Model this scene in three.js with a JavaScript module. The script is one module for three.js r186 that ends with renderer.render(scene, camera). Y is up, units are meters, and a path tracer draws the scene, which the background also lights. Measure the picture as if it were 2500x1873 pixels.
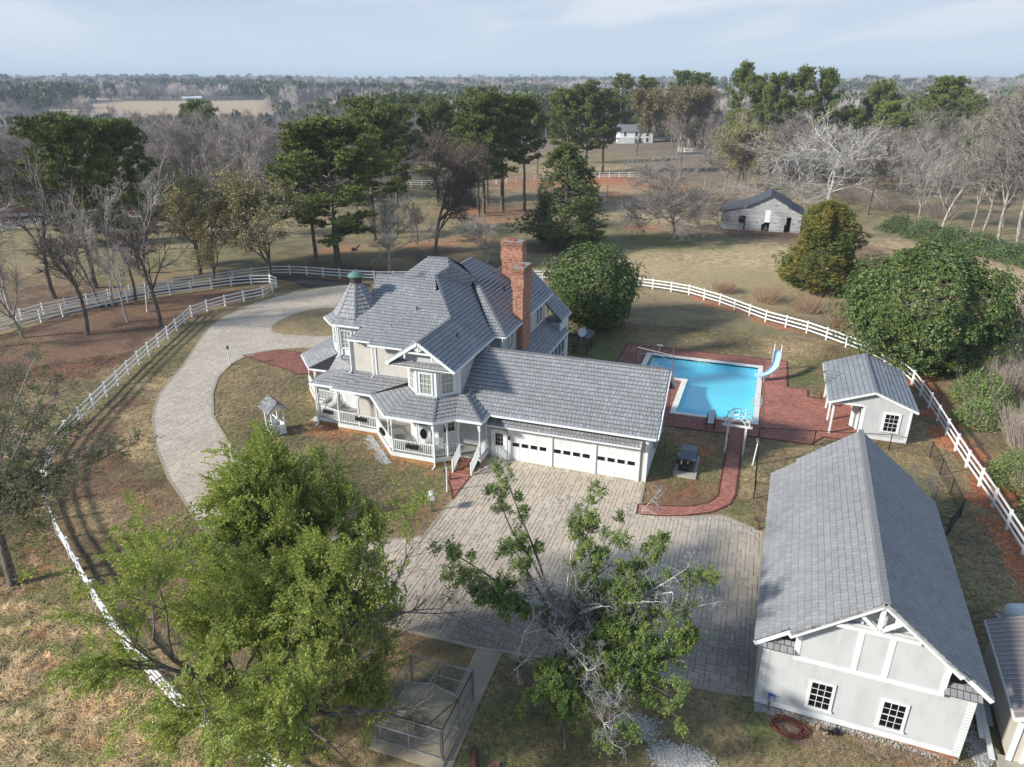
import * as THREE from 'three';
import { mergeGeometries } from 'three/addons/utils/BufferGeometryUtils.js';

// ---------- camera, sky, sun, exposure ----------
const scene = new THREE.Scene();
const camera = new THREE.PerspectiveCamera(56.75, 1024 / 767, 0.5, 12000);
camera.position.set(0, 24, 0);
{
  const yaw = 19 * Math.PI / 180, pitch = 22.86 * Math.PI / 180;
  camera.lookAt(-Math.sin(yaw) * Math.cos(pitch) * 10, 24 - Math.sin(pitch) * 10, -Math.cos(yaw) * Math.cos(pitch) * 10);
}
const renderer = new THREE.WebGLRenderer({ antialias: true });
renderer.setSize(1024, 767);
renderer.toneMapping = THREE.LinearToneMapping;
renderer.toneMappingExposure = 1.45;
renderer.shadowMap.enabled = true;

const SUN_DIR = new THREE.Vector3(-4.72, 3.0, 3.7).normalize();
const sun = new THREE.DirectionalLight(new THREE.Color().setRGB(1, 0.96, 0.88), 4.4);
sun.position.copy(SUN_DIR).multiplyScalar(200).add(new THREE.Vector3(-20, 0, -50));
sun.target.position.set(-20, 0, -50);
sun.castShadow = true;
sun.shadow.radius = 9;
sun.shadow.mapSize.set(4096, 4096);
Object.assign(sun.shadow.camera, { left: -160, right: 160, top: 160, bottom: -160, near: 1, far: 600 });
scene.add(sun, sun.target);

function mulberry(a) { return () => { a |= 0; a = a + 0x6D2B79F5 | 0; let t = Math.imul(a ^ a >>> 15, 1 | a); t = t + Math.imul(t ^ t >>> 7, 61 | t) ^ t; return ((t ^ t >>> 14) >>> 0) / 4294967296; }; }
// value noise on a table
const NT = new Float32Array(65536); { const r = mulberry(77); for (let i = 0; i < 65536; i++) NT[i] = r(); }
function vn(x, y) {
  const xi = Math.floor(x), yi = Math.floor(y); let fx = x - xi, fy = y - yi; fx = fx * fx * (3 - 2 * fx); fy = fy * fy * (3 - 2 * fy);
  const x0 = xi & 255, x1 = (xi + 1) & 255, y0 = (yi & 255) << 8, y1 = ((yi + 1) & 255) << 8;
  const a = NT[y0 + x0], b = NT[y0 + x1], c = NT[y1 + x0], d = NT[y1 + x1];
  return a + (b - a) * fx + (c - a) * fy + (a - b - c + d) * fx * fy;
}
function fbm(x, y, o = 4) { let s = 0, a = 0.5, t = 0; for (let i = 0; i < o; i++) { s += a * vn(x, y); t += a; a *= 0.5; x = x * 2.03 + 17.3; y = y * 2.03 + 5.1; } return s / t; }
const clamp = (x, a = 0, b = 1) => Math.min(b, Math.max(a, x));
const sstep = (a, b, x) => { const t = clamp((x - a) / (b - a)); return t * t * (3 - 2 * t); };
const lerp = (a, b, t) => a + (b - a) * t;

{ // the sky: pale winter blue with thin streaks of high cloud
  const w = 2048, h = 1024, d = new Float32Array(w * h * 4);
  for (let y = 0; y < h; y++) {
    const el = ((y + 0.5) / h - 0.5) * Math.PI, s = Math.sin(el);
    for (let x = 0; x < w; x++) {
      const az = ((x + 0.5) / w - 0.5) * 2 * Math.PI;
      const dx = Math.cos(el) * Math.cos(az), dz = Math.cos(el) * Math.sin(az);
      const e = Math.max(0, s);
      const k = Math.pow(1 - e, 5);                       // towards the horizon
      let r = lerp(0.21, 0.68, k), g = lerp(0.34, 0.80, k), b = lerp(0.56, 0.90, k);
      // cirrus on a high sheet
      const q = 1 / (e + 0.09), px = dx * q, pz = dz * q;
      const ca = 0.95, cx = px * Math.cos(ca) + pz * Math.sin(ca), cz = -px * Math.sin(ca) + pz * Math.cos(ca);
      const wx = fbm(cx * 0.5 + 3, cz * 0.5 + 9, 3) * 1.6;
      let c = fbm(cx * 0.55 + wx + 40, cz * 1.5 + wx * 0.7 + 12, 5);
      let veil = fbm(cx * 0.24 + 11, cz * 0.4 + 70, 3);
      const sunSide = 0.5 + 0.5 * (dx * SUN_DIR.x + dz * SUN_DIR.z) / Math.hypot(SUN_DIR.x, SUN_DIR.z);
      let cl = sstep(0.46, 0.74, c) * 0.62 + sstep(0.42, 0.72, veil) * 0.28 + 0.04 + 0.08 * sunSide;
      cl = clamp(cl, 0, 0.9) * sstep(-0.02, 0.10, e);
      r = lerp(r, 0.80, cl); g = lerp(g, 0.85, cl); b = lerp(b, 0.91, cl);
      if (s < 0) { const t = sstep(0, -0.15, s); r = lerp(r, 0.2, t); g = lerp(g, 0.19, t); b = lerp(b, 0.17, t); }
      const o = (y * w + x) * 4; d[o] = r * 0.71; d[o + 1] = g * 0.71; d[o + 2] = b * 0.72; d[o + 3] = 1;
    }
  }
  const t = new THREE.DataTexture(d, w, h, THREE.RGBAFormat, THREE.FloatType);
  t.mapping = THREE.EquirectangularReflectionMapping; t.magFilter = THREE.LinearFilter; t.minFilter = THREE.LinearFilter; t.needsUpdate = true;
  scene.background = t; scene.environment = t;
}
scene.fog = new THREE.FogExp2(new THREE.Color().setRGB(0.62, 0.74, 0.88), 0.00022);

// ---------- helpers ----------
const V = (x, y, z) => new THREE.Vector3(x, y, z);
const srgb = (r, g, b) => new THREE.Color().setRGB(r / 255, g / 255, b / 255, THREE.SRGBColorSpace);
function mat(c, rough = 0.8, extra = {}) {
  return new THREE.MeshStandardMaterial({ color: Array.isArray(c) ? srgb(...c) : c, roughness: rough, side: THREE.DoubleSide, ...extra });
}
const used = new Map();
function numbered(n) { const k = used.get(n) ?? 0; used.set(n, k + 1); return k ? n + '_' + String(k).padStart(3, '0') : n; }
function shade(o) { o.traverse(m => { if (m.isMesh) { m.castShadow = true; m.receiveShadow = true; } }); return o; }
function tag(o, label, category, group, kind) {
  if (label) o.userData.label = label; if (category) o.userData.category = category;
  if (group) o.userData.group = group; if (kind) o.userData.kind = kind; return o;
}
function thing(name, label, category, pos = [0, 0, 0], turn = 0, group) {
  const o = new THREE.Group(); o.name = numbered(name); o.position.set(...pos); o.rotation.y = turn; scene.add(o);
  return tag(o, label, category, group);
}
function copyOf(src, label, pos, turn = 0, scl = 1) {
  const c = src.clone(); c.name = numbered(src.name.replace(/_\d{3}$/, '')); c.position.set(...pos); c.rotation.y = turn;
  if (Array.isArray(scl)) c.scale.set(...scl); else c.scale.setScalar(scl);
  scene.add(c); c.userData = { ...src.userData, label: label || src.userData.label }; return c;
}
function sub(name, parent) { const g = new THREE.Group(); g.name = name; parent.add(g); return g; }
// Mesh builder: flat-shaded triangles, uv in metres, optional colours
class MB {
  constructor() { this.p = []; this.n = []; this.u = []; this.c = null; this.col = [1, 1, 1]; }
  color(r, g, b) { if (!this.c) { this.c = []; for (let i = 0; i < this.p.length / 3; i++) this.c.push(1, 1, 1); } this.col = [r, g, b]; return this; }
  v(a, n, uv) { this.p.push(a[0], a[1], a[2]); this.n.push(n[0], n[1], n[2]); this.u.push(uv[0], uv[1]); if (this.c) this.c.push(...this.col); }
  tri(a, b, c) {
    const ux = b[0] - a[0], uy = b[1] - a[1], uz = b[2] - a[2], vx = c[0] - a[0], vy = c[1] - a[1], vz = c[2] - a[2];
    let nx = uy * vz - uz * vy, ny = uz * vx - ux * vz, nz = ux * vy - uy * vx; const l = Math.hypot(nx, ny, nz); if (l < 1e-12) return;
    const n = [nx / l, ny / l, nz / l], ax = Math.abs(n[0]), ay = Math.abs(n[1]), az = Math.abs(n[2]);
    const f = ay >= ax && ay >= az ? q => [q[0], q[2]] : ax >= az ? q => [q[2], q[1]] : q => [q[0], q[1]];
    this.v(a, n, f(a)); this.v(b, n, f(b)); this.v(c, n, f(c));
  }
  quad(a, b, c, d) { this.tri(a, b, c); this.tri(a, c, d); }
  poly(pts) { for (let i = 1; i + 1 < pts.length; i++) this.tri(pts[0], pts[i], pts[i + 1]); }
  concave(pts, n) { // planar polygon of any outline
    const q = new THREE.Vector3(...n), t = Math.abs(q.y) < 0.9 ? V(0, 1, 0) : V(1, 0, 0), u = t.clone().cross(q).normalize(), w = q.clone().cross(u);
    const d2 = pts.map(a => new THREE.Vector2(u.dot(V(...a)), w.dot(V(...a))));
    const cw = THREE.ShapeUtils.isClockWise(d2); const ids = THREE.ShapeUtils.triangulateShape(cw ? d2.slice().reverse() : d2, []);
    const src = cw ? pts.slice().reverse() : pts; for (const [a, b, c] of ids) this.tri(src[a], src[b], src[c]);
  }
  slab(pts, n, thick) { // polygon (normal n) extruded backwards along -n
    const b = pts.map(a => [a[0] - n[0] * thick, a[1] - n[1] * thick, a[2] - n[2] * thick]);
    this.concave(pts, n); this.concave(b.slice().reverse(), [-n[0], -n[1], -n[2]]);
    for (let i = 0; i < pts.length; i++) { const j = (i + 1) % pts.length; this.quad(pts[i], b[i], b[j], pts[j]); }
  }
  box(x0, y0, z0, x1, y1, z1) {
    const A = [x0, y0, z0], B = [x1, y0, z0], C = [x1, y0, z1], D = [x0, y0, z1], E = [x0, y1, z0], F = [x1, y1, z0], G = [x1, y1, z1], H = [x0, y1, z1];
    this.quad(D, C, G, H); this.quad(B, A, E, F); this.quad(C, B, F, G); this.quad(A, D, H, E); this.quad(H, G, F, E); this.quad(A, B, C, D); return this;
  }
  cbox(cx, cy, cz, sx, sy, sz) { return this.box(cx - sx / 2, cy - sy / 2, cz - sz / 2, cx + sx / 2, cy + sy / 2, cz + sz / 2); }
  bar(p, q, w, h, up = [0, 1, 0]) { // beam between two points, w across, h along up
    const a = V(...p), b = V(...q), d = b.clone().sub(a).normalize(); let s = d.clone().cross(V(...up)); if (s.length() < 1e-4) s = d.clone().cross(V(1, 0, 0)); s.normalize();
    const t = s.clone().cross(d).normalize(); s.multiplyScalar(w / 2); t.multiplyScalar(h / 2);
    const c = (o, i, j) => o.clone().addScaledVector(s, i).addScaledVector(t, j).toArray();
    const A = c(a, -1, -1), B = c(a, 1, -1), C = c(a, 1, 1), D = c(a, -1, 1), E = c(b, -1, -1), F = c(b, 1, -1), G = c(b, 1, 1), H = c(b, -1, 1);
    this.quad(A, B, C, D); this.quad(F, E, H, G); this.quad(B, F, G, C); this.quad(E, A, D, H); this.quad(D, C, G, H); this.quad(E, F, B, A); return this;
  }
  tube(p, q, r0, r1 = r0, n = 6, cap = false) {
    const dx = q[0] - p[0], dy = q[1] - p[1], dz = q[2] - p[2], l = Math.hypot(dx, dy, dz) || 1e-6; const d = [dx / l, dy / l, dz / l];
    const t = Math.abs(d[1]) < 0.9 ? [0, 1, 0] : [1, 0, 0]; let s = [t[1] * d[2] - t[2] * d[1], t[2] * d[0] - t[0] * d[2], t[0] * d[1] - t[1] * d[0]];
    const sl = Math.hypot(...s); s = s.map(x => x / sl); const w = [d[1] * s[2] - d[2] * s[1], d[2] * s[0] - d[0] * s[2], d[0] * s[1] - d[1] * s[0]];
    let pn, pa, pb;
    for (let i = 0; i <= n; i++) {
      const an = i / n * 6.28318531, c = Math.cos(an), e = Math.sin(an), nn = [s[0] * c + w[0] * e, s[1] * c + w[1] * e, s[2] * c + w[2] * e];
      const a = [p[0] + nn[0] * r0, p[1] + nn[1] * r0, p[2] + nn[2] * r0], b = [q[0] + nn[0] * r1, q[1] + nn[1] * r1, q[2] + nn[2] * r1];
      if (i) { const u0 = (i - 1) / n * 6 * r0, u1 = i / n * 6 * r0;
        this.v(pa, pn, [u0, 0]); this.v(a, nn, [u1, 0]); this.v(b, nn, [u1, l]); this.v(pa, pn, [u0, 0]); this.v(b, nn, [u1, l]); this.v(pb, pn, [u0, l]);
        if (cap) { this.tri(q, pb, b); this.tri(p, a, pa); } }
      pn = nn; pa = a; pb = b;
    }
    return this;
  }
  geo() {
    const g = new THREE.BufferGeometry();
    g.setAttribute('position', new THREE.Float32BufferAttribute(this.p, 3)); g.setAttribute('normal', new THREE.Float32BufferAttribute(this.n, 3)); g.setAttribute('uv', new THREE.Float32BufferAttribute(this.u, 2));
    if (this.c) g.setAttribute('color', new THREE.Float32BufferAttribute(this.c, 3)); return g;
  }
  build(name, m, parent, kind) {
    if (!this.p.length) return null;
    if (this.c && !m.vertexColors) { m = tinted(m); }
    const o = new THREE.Mesh(this.geo(), m); o.name = name; if (kind) o.userData.kind = kind; parent.add(o); return o;
  }
}
const tints = new Map(); function tinted(m) { if (!tints.has(m)) { const c = m.clone(); c.vertexColors = true; tints.set(m, c); } return tints.get(m); }
function polyNormal(p) { let x = 0, y = 0, z = 0; for (let i = 0; i < p.length; i++) { const a = p[i], b = p[(i + 1) % p.length]; x += (a[1] - b[1]) * (a[2] + b[2]); y += (a[2] - b[2]) * (a[0] + b[0]); z += (a[0] - b[0]) * (a[1] + b[1]); } const l = Math.hypot(x, y, z); return [x / l, y / l, z / l]; }
function clipRect(P, x0, x1, y0, y1) { // Sutherland-Hodgman in 2D
  const cut = (S, f, mix) => { const o = []; for (let i = 0; i < S.length; i++) { const a = S[i], b = S[(i + 1) % S.length], fa = f(a), fb = f(b); if (fa >= 0) o.push(a); if ((fa >= 0) !== (fb >= 0)) { const t = fa / (fa - fb); o.push([a[0] + (b[0] - a[0]) * t, a[1] + (b[1] - a[1]) * t]); } } return o; };
  P = cut(P, a => a[0] - x0); if (P.length) P = cut(P, a => x1 - a[0]); if (P.length) P = cut(P, a => a[1] - y0); if (P.length) P = cut(P, a => y1 - a[1]); return P;
}
const area2 = P => { let s = 0; for (let i = 0; i < P.length; i++) { const a = P[i], b = P[(i + 1) % P.length]; s += a[0] * b[1] - a[1] * b[0]; } return s / 2; };
function inPoly(P, x, y) { let c = false; for (let i = 0, j = P.length - 1; i < P.length; j = i++) { const a = P[i], b = P[j]; if ((a[1] > y) !== (b[1] > y) && x < (b[0] - a[0]) * (y - a[1]) / (b[1] - a[1]) + a[0]) c = !c; } return c; }
function clean(P) { return P.filter((a, i) => { const b = P[(i + P.length - 1) % P.length]; return Math.hypot(a[0] - b[0], a[1] - b[1]) > 1e-5; }); }
// a planar face covered with overlapping courses (tiles or boards). Returns a list of pieces {pts triangles}
function courses(face, { ex = 0.31, wmin = 0.17, wmax = 0.3, gap = 0.026, t0 = 0.055, t1 = 0.012, full = false, seed = 1, up = null }) {
  const n = polyNormal(face), N = V(...n), rnd = mulberry(seed);
  let u = (up ? V(...up) : V(0, 1, 0)).cross(N); if (u.length() < 1e-3) u = V(1, 0, 0); u.normalize(); const v = N.clone().cross(u);
  const o = V(...face[0]), P = face.map(a => { const q = V(...a).sub(o); return [q.dot(u), q.dot(v)]; });
  let us = P.map(a => a[0]), vs = P.map(a => a[1]); const u0 = Math.min(...us), u1 = Math.max(...us), v0 = Math.min(...vs), v1 = Math.max(...vs);
  const S = area2(P) < 0 ? P.slice().reverse() : P, out = [];
  const at = (a, h) => [o.x + u.x * a[0] + v.x * a[1] + n[0] * h, o.y + u.y * a[0] + v.y * a[1] + n[1] * h, o.z + u.z * a[0] + v.z * a[1] + n[2] * h];
  let row = 0;
  for (let y = v0; y < v1 - 0.02; y += ex, row++) {
    let x = full ? u0 : u0 - rnd() * wmax;
    while (x < u1) {
      const w = full ? u1 - u0 : wmin + (wmax - wmin) * rnd(); const lift = full ? 0 : (rnd() - 0.5) * 0.008, sh = rnd();
      const Q = clean(clipRect(S, x + gap / 2, x + w - gap / 2, y, y + ex - (full ? -0.001 : 0.03)));
      if (Q.length >= 3 && Math.abs(area2(Q)) > 0.004) {
        const h = a => lerp(t0 + lift, t1, clamp((a[1] - y) / ex)); const mb = new MB();
        const top = Q.map(a => at(a, h(a))), bot = Q.map(a => at(a, 0));
        const convex = Q.length <= 4 || S.length <= 4;
        if (convex) mb.poly(top); else mb.concave(top, n);
        for (let i = 0; i < Q.length; i++) { const j = (i + 1) % Q.length; if (full && Math.abs(Q[i][1] - y) > 1e-3 && Math.abs(Q[j][1] - y) > 1e-3) continue; mb.quad(bot[i], bot[j], top[j], top[i]); }
        const cx = Q.reduce((s, a) => s + a[0], 0) / Q.length, cy = Q.reduce((s, a) => s + a[1], 0) / Q.length;
        out.push({ mb, c: at([cx, cy], 0), sh, a: Math.abs(area2(Q)), n });
      }
      x += w;
    }
  }
  return out;
}
const CAM = [0, 24, 0];
function apparent(o) { const d = [CAM[0] - o.c[0], CAM[1] - o.c[1], CAM[2] - o.c[2]], l = Math.hypot(...d); return o.a * (d[0] * o.n[0] + d[1] * o.n[1] + d[2] * o.n[2]) / l ** 3; }
function appendMB(dst, src, col) { const n = src.p.length / 3; for (const x of src.p) dst.p.push(x); for (const x of src.n) dst.n.push(x); for (const x of src.u) dst.u.push(x); if (!dst.c) dst.c = []; for (let i = 0; i < n; i++) dst.c.push(...col); }
// splits pieces into up to `most` meshes of their own and one joined remainder
function lay(pieces, name, plural, m, parent, most, tint, toLocal) {
  pieces.sort((a, b) => apparent(b) - apparent(a)); const rest = new MB(); rest.c = []; const tm = tinted(m);
  pieces.forEach((o, i) => {
    const col = tint(o);
    if (toLocal) o.mb.p = toLocal(o.mb.p);
    if (i < most) { const mb = new MB(); appendMB(mb, o.mb, col); const me = new THREE.Mesh(mb.geo(), tm); me.name = name; parent.add(me); }
    else appendMB(rest, o.mb, col);
  });
  if (rest.p.length) { const me = new THREE.Mesh(rest.geo(), tm); me.name = plural; me.userData.kind = 'stuff'; parent.add(me); }
}
// grain textures
function grainTex(size, f, rep) {
  const d = new Uint8Array(size * size * 4);
  for (let y = 0; y < size; y++) for (let x = 0; x < size; x++) { const c = f(x, y), o = (y * size + x) * 4; d[o] = c[0]; d[o + 1] = c[1]; d[o + 2] = c[2]; d[o + 3] = 255; }
  const t = new THREE.DataTexture(d, size, size); t.colorSpace = THREE.SRGBColorSpace; t.wrapS = t.wrapT = THREE.RepeatWrapping; t.magFilter = THREE.LinearFilter; t.minFilter = THREE.LinearMipmapLinearFilter; t.generateMipmaps = true; t.repeat.set(rep, rep); t.needsUpdate = true; return t;
}
const speckle = grainTex(256, (x, y) => { const k = 205 + 50 * (0.5 * vn(x * 0.9, y * 0.9) + 0.5 * fbm(x / 32, y / 32, 3)); return [k, k, k]; }, 0.5);
const weather = grainTex(512, (x, y) => { const k = 243 + 12 * sstep(0.2, 0.65, fbm(x / 40, y / 90, 5)); return [k, k, k * 0.985]; }, 0.2);
const barkTex = grainTex(256, (x, y) => { const k = 120 + 135 * sstep(0.25, 0.7, fbm(x / 6, y / 40, 4)); return [k, k, k]; }, 1);
const M = {
  white: mat([224, 227, 230], 0.55, { map: weather }), trim: mat([222, 225, 229], 0.5), fence: mat([232, 234, 236], 0.5, { map: weather }),
  siding: mat([188, 184, 179], 0.7, { map: weather }), sidingPale: mat([184, 186, 188], 0.7, { map: weather }),
  tile: mat([108, 110, 113], 0.62, { map: speckle }), deckRoof: mat([44, 46, 50], 0.9), gutter: mat([226, 229, 232], 0.45),
  brick: mat([165, 100, 76], 0.9, { map: speckle }), mortar: mat([150, 128, 110], 0.95, { map: speckle }),
  glassDark: mat([10, 12, 14], 0.06, { metalness: 0 }), voidDark: mat([8, 8, 9], 1), curtain: mat([158, 160, 152], 0.95),
  pane: new THREE.MeshPhysicalMaterial({ color: 0xffffff, transmission: 1, thickness: 0, roughness: 0.02, ior: 1.5, side: THREE.DoubleSide }),
  concrete: mat([168, 163, 152], 0.9, { map: weather }), slabStain: mat([158, 146, 128], 0.9, { map: weather }),
  black: mat([22, 22, 24], 0.5), iron: mat([26, 26, 28], 0.45), galv: mat([165, 170, 175], 0.4, { metalness: 0.6 }), rust: mat([96, 52, 40], 0.8),
  porchFloor: mat([150, 148, 142], 0.5, { map: weather }), copper: mat([98, 136, 126], 0.7, { map: speckle }), neck: mat([62, 54, 50], 0.6),
  bark: mat([134, 124, 114], 0.95, { map: barkTex }), barkGrey: mat([186, 176, 168], 0.95, { map: barkTex }), barkDark: mat([128, 116, 108], 0.95, { map: barkTex }), barkLichen: mat([232, 228, 220], 0.95, { map: barkTex }), barkPale: mat([204, 196, 188], 0.95, { map: barkTex }),
};
// ---------- the lie of the land ----------
const gauss = (x, z, cx, cz, r) => Math.exp(-((x - cx) ** 2 + (z - cz) ** 2) / (r * r));
function hgt(x, z) {
  const d = Math.hypot(x, z), ed = Math.hypot((x + 18) / 42, (z + 52) / 46);
  let h = -0.02 + sstep(0.85, 1.5, ed) * (fbm(x / 21 + 9, z / 21 + 4, 3) - 0.5) * 0.7;
  h -= 0.38 * gauss(x, z, 12.5, -23.5, 4);
  const hay = sstep(0, 3, fenceSide(x, z)); h += hay * ((fbm(x * 1.1, z * 1.1, 3) - 0.5) * 0.34);
  if (d > 250) h += sstep(250, 900, d) * (fbm(x / 420 + 3, z / 420 + 8, 3) - 0.55) * 14;
  const azl = Math.atan2(-x, -z) * 57.3; if (d > 200) h += sstep(30, 37, azl) * (-15 * sstep(215, 320, d) * (1 - sstep(690, 790, d)) + 5 * sstep(780, 1000, d));
  if (d > 900) h += sstep(900, 1700, d) * 13 + sstep(1700, 3200, d) * 6;
  if (d > 1200) h += sstep(1200, 3600, d) * (fbm(x / 1100 + 31, z / 1100 + 2, 4) - 0.45) * 72;
  return h;
}
const FENCE_L = [[-56.1, -69.6], [-57.6, -66.6], [-58.6, -63.2], [-58.6, -60.2], [-57.2, -57.2], [-54, -49.7], [-51.6, -44.4], [-49.4, -39.9], [-47.3, -35.5], [-45.9, -33], [-44.4, -30.8], [-42, -28.2], [-39.3, -26.1], [-36.1, -24], [-32.9, -22.3], [-30.6, -21], [-27.6, -19.4], [-25.2, -18.2], [-22.5, -17.1], [-20.3, -16.2], [-18.4, -15.6], [-16.4, -15.2], [-13, -14.6]];
const HAY = [[-47.5, -33.5], [-42, -28.2], [-36.1, -24], [-30.6, -21], [-25.2, -18.2], [-20.3, -16.2], [-13, -14.6], [-6, -13.4], [-6, 20], [-90, 20], [-90, -26], [-60, -30]];
function fenceSide(x, z) { // >0 inside the rough hay field, roughly metres
  if (z < -36 || x > -4) return -1;
  let best = 1e9; for (let i = 0; i < 8; i++) { const a = HAY[i], b = HAY[i + 1], dx = b[0] - a[0], dz = b[1] - a[1], t = clamp(((x - a[0]) * dx + (z - a[1]) * dz) / (dx * dx + dz * dz)); best = Math.min(best, Math.hypot(x - a[0] - dx * t, z - a[1] - dz * t)); }
  return inPoly(HAY, x, z) ? best : -best;
}
const COURT = [[-15.9, -41], [-4.9, -41], [-4.75, -38.1], [-3.5, -37.2], [-2, -37.6], [0.1, -38.55], [1, -38.2], [2.5, -37.5], [2.38, -24.7], [1.7, -24.6], [-6.6, -24], [-9.8, -23.55], [-13.5, -23.5], [-16.7, -23.6], [-22, -24.4], [-28, -26.9], [-34.9, -31.3], [-39.2, -34.7], [-43, -38.4], [-45.9, -42.1], [-48.7, -47.9], [-51.6, -53], [-54, -57.5], [-55.2, -61], [-55.5, -64.5], [-55.3, -67.5], [-54.7, -70.5], [-53.6, -73.2], [-52, -75.5], [-49.6, -77.8], [-46.5, -77.5], [-42, -72], [-38, -66], [-36, -60], [-36.5, -56.5], [-40.9, -55.7], [-43, -54.4], [-44.2, -53], [-44.8, -51.5], [-44.8, -49.9], [-43.7, -46.7], [-41.7, -43.6], [-38.5, -39.9], [-35.2, -37.3], [-30, -33.6], [-25, -30.6], [-21.1, -28.9], [-18.9, -29.3], [-17, -30.1], [-16, -30.7], [-15.9, -37.8]];
const ISLAND = [[-46.8, -58.7], [-47.9, -60], [-48.5, -62], [-48.5, -64.2], [-47.9, -66.3], [-46.9, -67.8], [-45.4, -68.5], [-43, -67.8], [-41, -66], [-39.8, -62.8], [-39.8, -59.9], [-41.5, -59.1], [-43.3, -58.7], [-45.2, -58.4]];
const DECK = [[-10.95, -67.3], [4.15, -67.2], [4.1, -60.75], [5.7, -60.6], [5.7, -59], [6.75, -58.9], [6.75, -60.3], [9.1, -60.3], [9.1, -51.7], [6.5, -51.7], [5.6, -50.1], [2.1, -50.0], [0.95, -49.95], [0.88, -46.8], [0.8, -41.3], [0.55, -40], [-0.4, -38.75], [-2, -37.75], [-3.4, -37.25], [-4.75, -37.0], [-4.85, -38.1], [-3, -38.55], [-1.6, -39.0], [-0.7, -39.8], [-0.25, -40.8], [-0.15, -46.4], [-0.1, -49.9], [-4.8, -49.75], [-10.95, -49.9]];
const WATER = [[-8.15, -64.85], [1.62, -64.75], [1.45, -52.62], [-4.3, -52.55], [-4.15, -59.6], [-8.2, -59.65]];
const COPING = [[-8.6, -65.25], [2.06, -65.15], [1.9, -52.2], [-4.78, -52.12], [-4.62, -59.2], [-8.65, -59.25]];
const WALK2 = [[-45.2, -51.9], [-44.2, -53.1], [-43, -54.3], [-40.6, -54.4], [-37.6, -52.6], [-36, -50.2], [-37.5, -49.6], [-39.7, -50.4]];
const PAD = [[-18.0, -38.1], [-15.95, -38.1], [-15.95, -34.9], [-16.5, -36]];

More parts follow.
